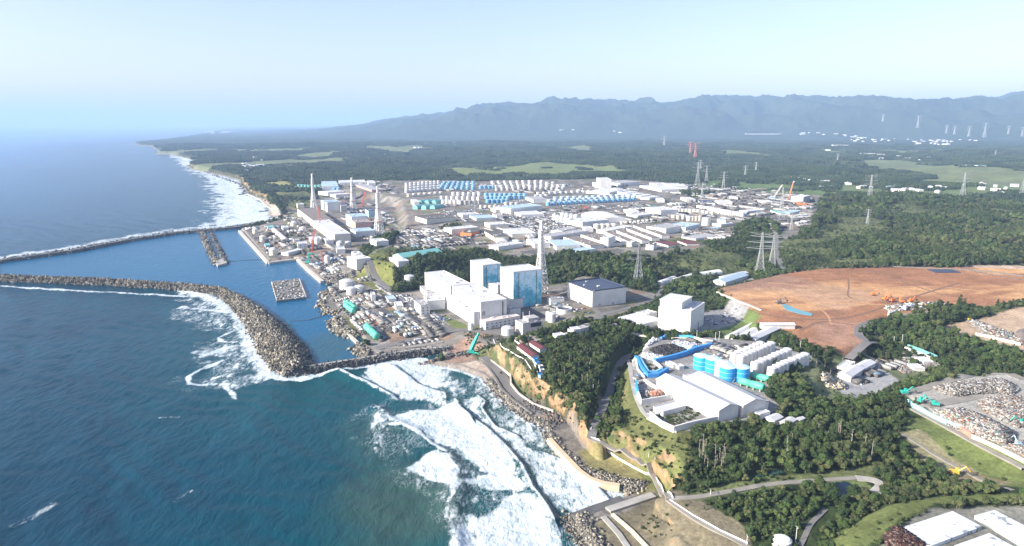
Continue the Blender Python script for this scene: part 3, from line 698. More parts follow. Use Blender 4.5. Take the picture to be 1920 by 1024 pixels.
breakwater('jetty', [(396,438,5),(410,466,5),(422,494,6)], 'right bank of the twin rubble jetty inside the harbour', M_DCORE, DARKST+[(.3,.29,.26)], None, 300, 2.6, 0, 4, .4)
for o in list(COL.objects):
    if o.name.startswith('jetty'): o['category'] = 'jetty'
tag(MB().prism([W(*p, 3.5) for p in ((400,489),(420,485),(426,493),(408,498))], -2, 4).build('landing_stage', M_CONC), 'pale concrete landing at the tip of the twin jetty', 'landing stage')

# rocks along the water's edge
def rocks(name, pts, w, n, size, pal, label_kind='rocks', zmax=2.5):
    P = resample(WP(pts), 3); i = rng.integers(0, len(P), n)
    pos = np.stack([P[i, 0]+rng.normal(0, w, n), P[i, 1]+rng.normal(0, w, n), np.zeros(n)], -1)
    pos[:, 2] = np.clip(lookup(pos[:, 0], pos[:, 1]), 0, 6)+rng.uniform(-.5, .6, n)
    o = scatter(name, pos, rng.uniform(.6, 1.3, n)*size, pick(pal, n), M_STONE, None, 'box'); o['kind'] = 'stuff'; return o
rocks('shore_rocks', [(611,546),(603,578),(615,589),(640,587)], 4, 260, 3, STONE+[(.45,.33,.22)])
rocks('shore_rocks', [(626,600),(628,612),(640,625),(656,631),(677,629)], 5, 340, 3.2, STONE)
rocks('shore_rocks', [(668,651),(672,658),(680,664),(690,669)], 4, 160, 3, STONE)
rocks('shore_rocks', [(608,527),(629,533),(640,520),(660,512)], 6, 300, 3, DARKST+STONE)
rocks('shore_rocks', [(800,682),(820,676),(850,672),(880,668)], 4, 200, 2.4, DARKST+[(.3,.2,.15)])
rocks('shore_rocks', [(914,719),(932,737),(959,764),(992,790),(1022,801),(1026,816),(1052,852),(1084,884),(1127,908)], 2.6, 1500, 1.6, DARKST+STONE)
rocks('shore_rocks', [(1130,900),(1160,912),(1200,918),(1180,928)], 3.5, 500, 1.5, STONE)
rocks('shore_rocks', [(1078,974),(1090,998),(1112,1028),(1125,1050)], 4.5, 1400, 1.7, DARKST+STONE)
rocks('shore_rocks', [(990,760),(1010,775),(1030,782),(1050,792),(1030,800)], 4, 450, 1.6, DARKST+[(.3,.22,.16)])
rocks('shore_rocks', [(360,312),(400,328),(447,345),(463,366)], 8, 150, 6, DARKST)

# quays: a raised edge of pale concrete
def quay(pts, label, h=4.2, th=7):
    return wall_thing('quay_wall', WP(pts, 4), h, th, M_CONCL, label, 'quay wall', zb=0, drop=3)
quay([(449,432),(476,462),(503,492)], 'pale quay wall along the open side of the tank yard')
quay([(503,492),(530,488),(557,485)], 'short quay wall across the end of the tank yard')
quay([(555,482),(578,505),(604,527)], 'narrow quay wall below the harbour cranes')
quay([(670,640),(640,612),(658,622)][:2], 'low quay wall beside the green roofed sheds', 3.4, 4)
wall_thing('seawall', WP([(1030,822),(1048,842),(1086,882),(1105,896),(1130,905),(1162,910)], 5), 5.5, 4.5, paint((.56,.45,.31), .8, .15, .2, name='tan_concrete'), 'tan curved seawall above the breaking surf', 'seawall', zb=0, drop=2)
wall_thing('seawall', WP([(1168,935),(1120,952),(1078,968)], 4), 4.2, 9, M_DCORE, 'dark groyne running into the surf at the bottom', 'groyne', zb=0)
wall_thing('seawall', pxline([(1225,930),(1180,945),(1140,958)]), 1.5, 7, M_CONC, 'pale concrete apron leading to the groyne', 'seawall')
wall_thing('retaining_wall', pxline([(1148,966),(1185,998),(1215,1030)]), 1.6, 2.5, paint((.62,.55,.43), .8, .1, .2, name='cream_concrete'), 'cream retaining wall slanting down at the bottom edge', 'retaining wall')
wall_thing('retaining_wall', pxline([(1131,970),(1160,1002),(1182,1035)]), 1.0, 4, M_CONC, 'grey stepped slab beside the cream retaining wall', 'retaining wall')
wall_thing('groyne', WP([(447,364),(464,362),(476,352)], 3), 3, 6, M_DCORE, 'small dark groyne on the far beach', 'groyne', zb=0)
wall_thing('retaining_wall', pxline([(462,364),(487,374),(515,392),(545,410)]), 2.0, 4, M_CONCL, 'pale coastal wall behind the far beach', 'retaining wall')
# road along the cliff toe with its broken walls
strip('cliff_road', pxline([(905,672),(925,688),(943,706),(955,728),(975,748),(1000,765),(1022,775)]), 11, M_LASPH, .5)
wall_thing('retaining_wall', pxline([(917,676),(940,690),(957,702),(958,722),(972,740),(1000,760),(1038,770)]), 2.6, 1.6, M_CONCL, 'pale retaining wall between the cliff and the shore road', 'retaining wall')
wall_thing('retaining_wall', pxline([(900,676),(918,694),(930,712),(940,730),(960,750),(985,768),(998,778)]), 1.8, 2.2, M_CORE, 'dark sea-side parapet of the shore road', 'retaining wall')

# roads
ROADS = [('road', [(645,468),(675,490),(700,515),(725,540),(760,562),(800,592),(845,622)], 11, M_LASPH), ('road', [(652,476),(690,516),(715,540)], 5, M_GRVL),
 ('road', [(700,655),(760,640),(820,628),(870,618),(900,620),(960,628),(1005,636)], 13, M_LASPH), ('road', [(670,655),(700,650),(770,652),(830,640)], 9, M_GRVL),
 ('road', [(640,612),(665,635),(690,655),(715,662)], 8, M_GRVL), ('road', [(720,560),(780,610),(800,632)], 4, M_CONCL), ('road', [(685,575),(720,598),(760,620)], 6, M_LASPH),
 ('road', [(1105,565),(1125,590),(1130,600),(1100,615)], 9, M_LASPH), ('road', [(1240,520),(1245,540),(1230,560),(1190,575),(1130,590)], 9, M_LASPH),
 ('road', [(1300,545),(1350,537),(1400,525),(1470,512),(1540,503)], 10, M_GRVL), ('road', [(1540,503),(1640,501),(1740,503),(1830,506),(1920,518)], 8, M_GRVL),
 ('road', [(1457,440),(1456,470),(1462,490),(1475,508)], 10, M_LASPH), ('road', [(1640,603),(1612,612),(1608,628),(1625,645),(1640,652),(1610,662),(1590,680)], 10, M_LASPH),
 ('road', [(1000,640),(1040,632),(1090,618),(1130,602)], 6, M_CONC), ('road', [(1130,605),(1170,622),(1220,632),(1300,636)], 5, M_CONCL),
 ('road', [(1290,640),(1340,642),(1400,652),(1450,662),(1520,680)], 9, M_LASPH), ('road', [(1178,672),(1183,705),(1192,748),(1213,785),(1265,808)], 4, M_CONC),
 ('path', [(1205,657),(1172,672),(1158,690),(1148,725),(1130,775),(1112,815),(1108,828)], 8, M_ASPH),
 ('path', [(1106,830),(1140,850),(1180,872),(1222,892),(1238,915),(1255,938)], 4.5, M_GRVL),
 ('path', [(1252,938),(1290,966),(1330,990),(1370,1008),(1405,1028)], 4, M_GRVL), ('path', [(1258,937),(1300,934),(1350,926),(1400,916),(1450,908),(1520,902),(1610,896)], 5, M_GRVL),
 ('path', [(1500,1024),(1512,1000),(1520,982),(1535,968),(1548,955)], 3.5, M_LASPH), ('path', [(1605,897),(1640,900),(1655,912),(1640,925)], 8, M_CONC),
 ('path', [(1690,815),(1730,838),(1780,868),(1830,896),(1900,920)], 3, M_GRVL), ('path', [(1710,770),(1760,795),(1830,835),(1920,882)], 5, M_GRVL),
 ('road', [(1650,690),(1640,675),(1610,660)], 7, M_LASPH), ('road', [(1690,742),(1760,722),(1850,704),(1920,712)], 11, M_GRVL), ('road', [(1720,770),(1790,752),(1830,742),(1870,760),(1920,800)], 12, M_GRVL),
 ('road', [(660,395),(700,400),(740,418),(760,432),(800,440)], 9, M_GRVL), ('road', [(860,425),(940,415),(1040,405),(1130,396),(1240,388)], 10, M_LASPH),
 ('road', [(780,412),(850,405),(930,398),(1020,392)], 9, M_LASPH), ('road', [(740,380),(800,372),(900,366),(1010,362)], 8, M_LASPH), ('road', [(870,440),(930,450),(980,462)], 8, M_GRVL),
 ('road', [(1000,440),(1100,455),(1190,470)], 8, M_GRVL), ('road', [(1150,420),(1250,440),(1330,450)], 8, M_LASPH), ('road', [(1240,385),(1340,400),(1440,420),(1457,440)], 9, M_GRVL),
 ('road', [(545,412),(585,440),(620,465),(645,478)], 8, M_GRVL), ('road', [(1560,366),(1700,355),(1800,352)], 9, M_GRVL)]
for nme, pts, wd_, mt in ROADS: strip(nme, pxline(pts), wd_, mt, .35)
M_WHT = paint((.78,.78,.76), .55, .08, .3, name='white_paint', streak=.25)
def rail(name, pts, h, label, m=M_WHT, th=.5, cat='fence'): return wall_thing(name, pxline(pts), h, th, m, label, cat, drop=.5)
rail('fence', [(1133,757),(1120,790),(1104,828),(1140,848),(1180,869),(1224,890),(1240,913),(1262,936)], 1.8, 'white fence along the path above the tan sea wall')
rail('fence', [(1256,939),(1300,968),(1350,996),(1402,1020)], 1.3, 'pale fence beside the path running to the bottom edge')
rail('fence', [(1213,786),(1240,800),(1268,812)], 1.5, 'short white fence on the grassy shoulder below the walled garden')
rail('fence', [(965,640),(990,660),(1001,680),(1010,705)], 2.0, 'low white wall winding past the dark red sheds', cat='wall')
rail('fence', [(925,637),(940,650),(960,662),(985,676),(1000,700)], 1.0, 'pale kerb wall along the cliff-top road', cat='wall')
# floating work deck in the harbour
DK = [W(*p, 3) for p in ((509,529),(561,523),(574,557),(519,564))]; dc_ = np.mean(DK, 0)
deck = empty('caisson_raft', dc_[0], dc_[1], 0, 0, 'square grey floating deck loaded with equipment in the harbour', 'floating deck')
loc = lambda P: [(x-dc_[0], y-dc_[1]) for x, y in P]
MB().prism(loc(DK), -1, 3).build('deck', M_CORE, deck)
mb = MB(); wallstrip(loc(DK+[DK[0]]), 1.0, 1.4, mb, zb=3, drop=0.4, step=50); mb.build('kerb', M_CONCL, deck)
q = inpoly(DK, 170); o = scatter('deck_gear', np.c_[q-dc_, rng.uniform(3, 4.2, 170)], np.c_[rng.uniform(1, 6, 170), rng.uniform(.8, 2.5, 170), rng.uniform(.6, 2, 170)], pick([(.5,.5,.47),(.2,.16,.13),(.3,.28,.25),(.7,.7,.68),(.12,.12,.12)], 170), M_DEB, deck, tilt=.04); o['kind'] = 'stuff'
# silt curtain lines
for pts in ([(425,491),(460,488),(503,486)], [(612,590),(580,600),(545,602)]):
    P = WP(pts); tag(wallstrip(P, .5, 1.2, zb=0, drop=.3).build('floating_boom', M_DCORE), 'thin dark floating boom across the ' + ('harbour mouth of the tank yard basin' if pts[0][0] < 500 else 'water beside the rocky shore'), 'boom')
M_TRK = paint((.20,.11,.065), .95, .2, .2, name='wheel_track'); M_TRL = paint((.42,.24,.12), .95, .2, .2, name='pale_wheel_track')
for k, (pts, wd_) in enumerate((([(1590,520),(1592,540),(1588,555),(1598,560)], 2.5), ([(1400,545),(1450,555),(1540,565),(1640,572),(1700,570)], 4), ([(1420,590),(1480,598),(1560,600),(1620,590),(1700,560),(1800,530)], 5), ([(1440,530),(1500,535),(1560,548),(1640,540),(1740,535),(1860,548)], 4), ([(1500,620),(1540,600),(1600,610)], 4), ([(1460,545),(1500,560),(1550,585),(1560,610)], 3), ([(1640,515),(1700,530),(1760,552),(1820,560)], 4))):
    strip('dirt_track', pxline(pts), wd_, M_TRL if k % 2 else M_TRK, .12)
# ------------------------------------------------------------ buildings
def Q2(u, v): return (420+.2148*u, 300+.2148*v)
def Q3(u, v): return (760+.2148*u, 300+.2148*v)
def Q4(u, v): return (1120+.2148*u, 300+.2148*v)
def Q7(u, v): return (740+.2148*u, 460+.2148*v)
def Q8(u, v): return (1040+.2148*u, 460+.2148*v)
def QB(u, v): return (1160+.2246*u, 620+.2246*v)
def QC(u, v): return (1340+.302*u, 480+.302*v)
def QD(u, v): return (1540+.2344*u, 640+.2344*v)
def QE(u, v): return (1440+.25*u, 820+.25*v)
def Q6(u, v): return (560+.1953*u, 480+.1953*v)
def rect(Qf, A, B, C, h):
    """roof corners left, near, right (as seen) at h above the ground -> footprint centre, base, size, turn"""
    A, B, C = Qf(*A), Qf(*B), Qf(*C)
    m = ((A[0]+C[0])/2, (A[1]+C[1])/2); x, y, g = at(*m, h); zr = g+h
    a, b, c = (np.array(W(*p, zr)) for p in (A, B, C))
    u, v = c-b, a-b; lu, lv = np.hypot(*u), np.hypot(*v)
    if lu >= lv: ang = math.atan2(u[1], u[0])
    else: ang = math.atan2(v[1], v[0])-math.pi/2
    eu = np.array([math.cos(ang), math.sin(ang)]); ev = np.array([-eu[1], eu[0]])
    lx, ly = abs(u@eu), abs(v@ev); ce = b+eu*lx/2+ev*ly/2
    cs = [ce+eu*sx*lx/2+ev*sy*ly/2 for sx in (-1, 1) for sy in (-1, 1)]
    zb = min(gz(*q) for q in cs+[ce]); zb = max(zb, zr-h*1.5) if False else zr-h
    return ce[0], ce[1], zb, lx, ly, ang
M_WW = paint((.68,.68,.665), .6, .12, .06, name='white_cladding', streak=.35); M_CW = paint((.66,.62,.53), .7, .1, .12, name='cream_wall', streak=.2)
M_GW = paint((.42,.42,.41), .8, .15, .12, name='grey_wall', streak=.3); M_LR = paint((.55,.555,.57), .6, .12, .05, name='pale_roof', streak=0); M_GR = paint((.34,.34,.35), .75, .2, .1, name='grey_roof')
M_DR = paint((.10,.095,.09), .85, .25, .1, name='dark_roof'); M_BR = paint((.19,.16,.14), .85, .25, .1, name='brown_roof'); M_TR = paint((.17,.42,.40), .5, .12, .2, name='teal_roof')
M_PR = paint((.62,.54,.52), .7, .12, .1, name='pinkish_roof'); M_BLR = paint((.38,.50,.60), .5, .12, .1, name='pale_blue_panel'); M_GLS = paint((.05,.07,.09), .15, .2, .5, name='window_glass'); M_BLU = paint((.02,.22,.60), .45, .12, .3, name='blue_sheet')
M_DB = paint((.045,.06,.10), .5, .2, .2, name='dark_blue_roof'); M_RD = paint((.13,.035,.035), .7, .2, .4, name='dark_red_roof'); M_RED = paint((.62,.09,.04), .5, .12, .5, name='red_paint'); M_ORG = paint((.72,.20,.05), .5, .12, .5, name='orange_paint')
M_TGR = paint((.03,.42,.33), .4, .12, .5, name='sea_green_paint'); M_YEL = paint((.72,.42,.06), .5, .12, .5, name='yellow_paint'); M_STL = paint((.50,.50,.50), .5, .12, .4, metal=.3, name='galvanised_steel'); M_PNK = paint((.55,.33,.28), .8, .2, .2, name='pink_render')
WALLS = {'w': M_WW, 'c': M_CW, 'g': M_GW, 'b': M_BLR, 'p': M_PNK, 'o': M_ORG}; ROOFS = {'w': M_LR, 'g': M_GR, 'd': M_DR, 'n': M_BR, 't': M_TR, 'p': M_PR, 'b': M_BLR, 'k': M_DB, 'r': M_RD, 'u': M_BLU}
def walls_mesh(lx, ly, h, style, sink=4.0):
    mb = MB(); x, y = lx/2, ly/2
    if style == 'gable':
        rz = h+min(lx, ly)*.16
        if lx >= ly: V = [(-x,-y,-sink),(x,-y,-sink),(x,y,-sink),(-x,y,-sink),(-x,-y,h),(x,-y,h),(x,y,h),(-x,y,h),(-x,0,rz),(x,0,rz)]; F = [(0,1,5,4),(2,3,7,6),(1,2,6,9,5),(3,0,4,8,7),(3,2,1,0),(4,5,9,8),(6,7,8,9)]
        else: V = [(-x,-y,-sink),(x,-y,-sink),(x,y,-sink),(-x,y,-sink),(-x,-y,h),(x,-y,h),(x,y,h),(-x,y,h),(0,-y,rz),(0,y,rz)]; F = [(1,2,6,5),(3,0,4,7),(0,1,5,8,4),(2,3,7,9,6),(3,2,1,0),(4,8,9,7),(5,6,9,8)]
        mb.add(V, F)
    elif style == 'arch':
        n = 8; pts = []
        for i in range(n+1):
            t = math.pi*i/n; pts.append((-math.cos(t), math.sin(t)))
        L_, w_ = (lx, ly) if lx >= ly else (ly, lx)
        V = []
        for e in (-1, 1):
            V.append((e*L_/2, -w_/2, -sink))
            for a, b in pts: V.append((e*L_/2, a*w_/2, h*(.35+.65*b)))
            V.append((e*L_/2, w_/2, -sink))
        k = n+3; F = [tuple(range(k))[::-1], tuple(range(k, 2*k))]+[(i, (i+1) % k, k+(i+1) % k, k+i) for i in range(k)]
        if lx < ly: V = [(-b, a, c) for a, b, c in V]
        mb.add(V, F)
    else: mb.box(-x, -y, -sink, x, y, h)
    return mb
def roof_mesh(lx, ly, h, style, par=.5):
    mb = MB(); x, y = lx/2+.15, ly/2+.15
    if style == 'gable':
        rz = h+min(lx, ly)*.16; t = .35; e = .6
        if lx >= ly:
            s = (rz-h)/(ly/2)
            mb.add([(-x-e,-y-e,h-e*s+.1),(x+e,-y-e,h-e*s+.1),(x+e,0,rz+.1),(-x-e,0,rz+.1),(-x-e,y+e,h-e*s+.1),(x+e,y+e,h-e*s+.1)]+[(-x-e,-y-e,h-e*s+.1+t),(x+e,-y-e,h-e*s+.1+t),(x+e,0,rz+.1+t),(-x-e,0,rz+.1+t),(-x-e,y+e,h-e*s+.1+t),(x+e,y+e,h-e*s+.1+t)],
                   [(6,7,8,9),(9,8,11,10),(0,1,7,6),(4,10,11,5),(0,6,9,3),(3,9,10,4),(1,2,8,7),(2,5,11,8),(1,0,3,2),(2,3,4,5)])
        else:
            s = (rz-h)/(lx/2)
            mb.add([(-x-e,-y-e,h-e*s+.1),(-x-e,y+e,h-e*s+.1),(0,y+e,rz+.1),(0,-y-e,rz+.1),(x+e,-y-e,h-e*s+.1),(x+e,y+e,h-e*s+.1)]+[(-x-e,-y-e,h-e*s+.1+t),(-x-e,y+e,h-e*s+.1+t),(0,y+e,rz+.1+t),(0,-y-e,rz+.1+t),(x+e,-y-e,h-e*s+.1+t),(x+e,y+e,h-e*s+.1+t)],
                   [(6,9,8,7),(9,10,11,8),(0,1,7,6),(4,10,11,5),(0,6,9,3),(3,9,10,4),(1,2,8,7),(2,5,11,8),(0,3,2,1),(3,4,5,2)])
    elif style == 'strips':            # dark low roofs with white upstands between them
        mb.box(-x, -y, h, x, y, h+.3)
    else:
        mb.box(-x, -y, h+.005, x, y, h+.12)
        for a in ((-x,-y,x,-y+.6),(-x,y-.6,x,y),(-x,-y+.6,-x+.6,y-.6),(x-.6,-y+.6,x,y-.6)): mb.box(a[0], a[1], h+.12, a[2], a[3], h+par+.12)
    return mb
def openings(root, lx, ly, h, doors=1, wins=True, mat=None):
    """doors and rows of windows on the two faces towards the viewer"""
    mat = mat or M_GLS; nd = 0
    if wins:
        rows = max(1, int(h/5)) if h < 22 else 2
        for r in range(rows):
            z = 2.2+r*4.2
            if z+1.6 > h-.8: break
            n = max(2, min(10, int(lx/7)))
            for i in range(n):
                x = -lx/2+(i+.5)*lx/n; MB().box(x-1.1, -ly/2-.08, z, x+1.1, -ly/2+.1, z+1.5).build('window', mat, root)
            n = max(2, min(10, int(ly/7)))
            for i in range(n):
                y = -ly/2+(i+.5)*ly/n; MB().box(-lx/2-.08, y-1.1, z, -lx/2+.1, y+1.1, z+1.5).build('window', mat, root)
    for k in range(doors):
        x = lx*(-.28+.4*k); w_ = min(4.5, lx*.18); d = MB().box(x-w_/2, -ly/2-.14, -.5, x+w_/2, -ly/2+.1, min(4.6, h*.6)).build('door', M_GW, root)
def roofbits(root, lx, ly, h, n, seed=1):
    r = random.Random(seed)
    for _ in range(n):
        a, b = r.uniform(-.38, .38)*lx, r.uniform(-.38, .38)*ly; s = r.uniform(.8, 2.4)
        MB().box(a-s, b-s*.7, h+.1, a+s, b+s*.7, h+r.uniform(1, 2.2)).build('roof_unit', r.choice([M_STL, M_GW, M_WW]), root)
def bld(Qf, A, B, C, h, wall, roof, label, cat='building', name='building', style='flat', group=None, parts=1, wins=False, doors=0, bits=0, par=.6):
    x, y, z, lx, ly, a = rect(Qf, A, B, C, h)
    if parts == 0:
        mb = walls_mesh(lx, ly, h, style); r_ = roof_mesh(lx, ly, h, style, par); mb.add(r_.v, r_.f, 1)
        o = mb.build(name, [WALLS[wall], ROOFS[roof]]); o.location = (x, y, z); o.rotation_euler = (0, 0, a); return tag(o, label, cat, group)
    root = empty(name, x, y, z, a, label, cat, group)
    walls_mesh(lx, ly, h, style).build('wall', WALLS[wall], root)
    if style != 'arch': roof_mesh(lx, ly, h, style, par).build('roof', ROOFS[roof], root)
    if bits == 0 and h > 6 and style == 'flat' and lx*ly > 300: bits = 2+len(label) % 4
    if wins or doors: openings(root, lx, ly, h, doors, wins)
    if bits: roofbits(root, lx, ly, h, bits, len(label))
    root['size'] = (lx, ly, h); return root

# --- the two reactor halls and turbine hall in the middle of the picture
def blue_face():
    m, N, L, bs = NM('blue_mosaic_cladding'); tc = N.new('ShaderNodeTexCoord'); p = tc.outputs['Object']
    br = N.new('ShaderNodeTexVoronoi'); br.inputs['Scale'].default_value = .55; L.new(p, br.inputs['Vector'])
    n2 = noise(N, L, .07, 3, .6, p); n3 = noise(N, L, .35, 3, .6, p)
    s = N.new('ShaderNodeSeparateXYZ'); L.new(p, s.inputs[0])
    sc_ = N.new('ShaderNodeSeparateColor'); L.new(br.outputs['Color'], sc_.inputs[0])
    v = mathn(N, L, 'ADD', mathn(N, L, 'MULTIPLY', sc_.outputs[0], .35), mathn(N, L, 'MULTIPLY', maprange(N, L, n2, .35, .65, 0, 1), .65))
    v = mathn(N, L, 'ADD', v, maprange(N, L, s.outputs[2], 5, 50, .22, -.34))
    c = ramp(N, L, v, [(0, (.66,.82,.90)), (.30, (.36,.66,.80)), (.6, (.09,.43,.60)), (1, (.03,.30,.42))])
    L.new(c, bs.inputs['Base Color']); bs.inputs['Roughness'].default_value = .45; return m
M_BF = blue_face()
def reactor(Qf, A, B, C, h, label):
    x, y, z, lx, ly, a = rect(Qf, A, B, C, h)
    root = empty('reactor_building', x, y, z, a, label, 'reactor building')
    walls_mesh(lx, ly, h, 'flat', 8).build('wall', M_WW, root)
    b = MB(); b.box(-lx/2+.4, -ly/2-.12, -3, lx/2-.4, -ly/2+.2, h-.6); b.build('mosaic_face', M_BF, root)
    roof_mesh(lx, ly, h, 'flat', .8).build('roof', M_LR, root)
    for fx in (-.31, .31):
        b = MB(); b.box(lx*fx-.35, -ly/2-.5, 0, lx*fx+.35, -ly/2-.12, h-1); b.build('downpipe', M_DR, root)
    b = MB(); b.box(-lx/2-.25, -ly/2+1, h*.62, -lx/2, ly/2-1, h*.62+.5); b.build('ledge', M_GW, root)
    return root
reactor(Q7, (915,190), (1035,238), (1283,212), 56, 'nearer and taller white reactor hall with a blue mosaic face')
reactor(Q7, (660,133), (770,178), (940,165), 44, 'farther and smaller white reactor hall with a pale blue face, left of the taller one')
bld(Q7, (905,430), (1000,480), (1130,470), 14, 'w', 'g', 'low white block at the foot of the taller blue-faced reactor hall', bits=5, par=1)
bld(Q7, (985,545), (1010,560), (1100,550), 15, 'w', 'g', 'white boxy annex between the turbine hall and the taller blue-faced hall', bits=3)
bld(Q7, (640,245), (680,300), (900,350), 13, 'w', 'w', 'low white annex behind the turbine hall, under the smaller blue-faced hall', bits=2)
b = bld(Q7, (262,238), (490,357), (655,330), 32, 'w', 'w', 'far half of the long white turbine hall above the harbour road', 'turbine hall', 'turbine_hall', doors=0)
b = bld(Q7, (505,357), (752,500), (970,468), 33, 'w', 'w', 'near half of the long white turbine hall, with the large plain end wall', 'turbine hall', 'turbine_hall', doors=0)
lx, ly, h = b['size']; MB().box(lx/2-7, -ly/2-.4, 2, lx/2-5.5, -ly/2-.01, h-2).build('vertical_duct', M_GLS, b)
MB().box(-lx/2-.3, -ly/2+2, h*.45, -lx/2, ly/2-1, h*.45+.4).build('ledge', M_LR, b); MB().box(-lx/2+1.5, -ly/2-.2, 14, -lx/2+6.5, -ly/2-.01, 20).build('louvre', M_GR, b)
bld(Q7, (450,445), (692,588), (745,583), 19, 'w', 'w', 'long lower white aisle along the sunlit side of the turbine hall', 'annex', 'annex')
bld(Q7, (742,650), (792,672), (1092,618), 11, 'w', 'p', 'long low white shed with a pinkish roof in front of the turbine hall end wall', wins=True, doors=1)
b = bld(Q7, (1043,655), (1118,688), (1292,662), 16, 'w', 'g', 'boxy white plant house with dark glazed upper storey, right of the pinkish-roofed shed', doors=1, bits=7)
lx, ly, h = b['size']; MB().box(-lx*.1, -ly/2-.3, h*.62, lx*.42, -ly/2, h*.95).build('window', M_GLS, b); MB().box(-lx*.15, -ly*.3, h+.1, lx*.4, ly*.4, h+5).build('upper_storey', M_GW, b)
for q in (-.3, .02): MB().bar((lx*q, 0, h), (lx*q, 0, h+13), .35, 6).build('vent_pipe', M_WW, b)
# service buildings left of the turbine hall
bld(Q7, (168,478), (228,530), (290,508), 15, 'w', 'g', 'white service block with window rows at the left front corner of the turbine hall yard', wins=True, bits=3)
bld(Q7, (255,440), (290,490), (432,470), 14, 'w', 'w', 'taller white service block between the window-row block and the turbine hall', bits=4)
bld(Q7, (220,355), (300,440), (370,400), 8, 'w', 'g', 'long low white service wing running along the turbine hall', bits=4)
bld(Q6, (830,385), (860,420), (930,405), 5, 'w', 'b', 'small white shed with bluish roof beside the harbour road junction', parts=1)
bld(Q6, (915,440), (935,485), (1000,470), 6, 'w', 'w', 'small white hut right beside the diagonal harbour road')
bld(Q6, (690,350), (700,378), (735,370), 11, 'w', 'w', 'narrow white gatehouse tower on the harbour road', 'hut', 'gatehouse')
# grey white box with dark roof and the tall block on the right
b = bld(Q8, (112,322), (330,405), (658,378), 25, 'w', 'k', 'big white box with a sunken dark roof, right of the striped stack', 'warehouse', 'warehouse', doors=2, par=1.6)
lx, ly, h = b['size']; MB().box(-lx*.5-.3, -ly/2-.5, 0, -lx*.5+3.5, -ly/2-.1, h+1.5).build('corner_pier', M_WW, b)
b = bld(Q8, (900,541), (1190,580), (1310,502), 30, 'w', 'w', 'tall white windowless block with a roof storey, above the blue-fenced store', 'warehouse', 'warehouse', doors=0)
lx, ly, h = b['size']; MB().box(-lx*.42, -ly*.18, h+.1, lx*.28, ly*.5, h+9).build('upper_storey', M_WW, b); MB().box(-lx*.44, -ly*.2, h+9, lx*.3, ly*.52, h+9.6).build('upper_roof', M_LR, b)
MB().box(lx*.06, -ly/2-.3, -1, lx*.13, -ly/2, 8).build('door', M_GR, b); MB().box(lx*.3, -ly*.1, h+.1, lx*.48, ly*.45, h+6).build('roof_plant', M_GW, b); MB().box(lx*.5, ly*.15, -2, lx*.58, ly*.5, h+5).build('stair_tower', M_WW, b)
bld(Q8, (553,630), (768,692), (878,628), 7, 'w', 'w', 'low white shed on the grass mound beside the tall windowless block', 'shed', 'shed', style='strips')
bld(Q8, (755,575), (800,610), (895,585), 8, 'w', 'w', 'small white annex tucked behind the low shed on the grass mound', 'shed', 'shed')
bld(Q8, (1190,740), (1230,760), (1385,700), 2.0, 'g', 'g', 'flat grey loading platform in front of the tall windowless block', 'platform', 'platform') if False else None
for A_, B_, C_, lb in (((935,290),(945,315),(1070,270),'left'), ((1070,268),(1080,292),(1260,240),'middle'), ((1262,225),(1275,248),(1470,218),'right')):
    bld(Q8, A_, B_, C_, 8, 'w', 'w', lb+' section of the long white round-roofed tunnel shed at the edge of the woods', 'tunnel shed', 'tunnel_shed', style='arch')
bld(Q8, (1438,290), (1490,325), (1690,262), 6, 'w', 'b', 'nearer white shed beside the brown earth field corner', 'shed', 'shed', style='gable')
bld(Q8, (1462,268), (1490,285), (1690,240), 7, 'w', 'w', 'farther white shed beside the brown earth field corner', 'shed', 'shed', style='gable')
# near warehouses on the plateau
b = bld(QB, (315,408), (838,668), (1008,628), 11, 'w', 'w', 'longest white warehouse, the left one of the big pair in the foreground', 'warehouse', 'warehouse', style='gable')
b = bld(QB, (582,392), (1040,628), (1215,580), 11, 'w', 'w', 'right one of the big pair of white warehouses in the foreground', 'warehouse', 'warehouse', style='gable')
bld(QB, (1205,588), (1215,602), (1252,592), 9, 'w', 'g', 'small grey lean-to at the right end of the warehouse pair', 'annex', 'annex')
bld(QB, (300,635), (372,682), (560,632), 4, 'w', 'w', 'low flat white block between the pit of orange scrap and the planted pit', 'shed', 'shed')
bld(QB, (392,262), (455,292), (478,280), 3, 'w', 'w', 'left small white container in front of the blue fences', 'container', 'container'); bld(QB, (470,285), (505,305), (535,292), 3, 'w', 'w', 'right small white container in front of the blue fences', 'container', 'container')
bld(QB, (500,378), (590,400), (760,370), 6, 'w', 'w', 'low white lean-to joining the far ends of the warehouse pair', 'annex', 'annex', parts=1)
for A_, B_, C_, lb in (((1120,690),(1180,705),(1265,680),'stack of white wrapped crates just outside the warehouse pair'), ((1210,730),(1300,752),(1368,722),'left white tent shed behind the dark wood'), ((1355,758),(1410,785),(1482,745),'middle white tent shed behind the dark wood'), ((1480,735),(1510,750),(1552,732),'smallest white tent shed at the edge of the dark wood')):
    bld(QB, A_, B_, C_, 4, 'w', 'w', lb, 'tent' if 'tent' in lb else 'crate stack', 'tent' if 'tent' in lb else 'crate_stack', style='gable' if 'tent' in lb else 'flat')
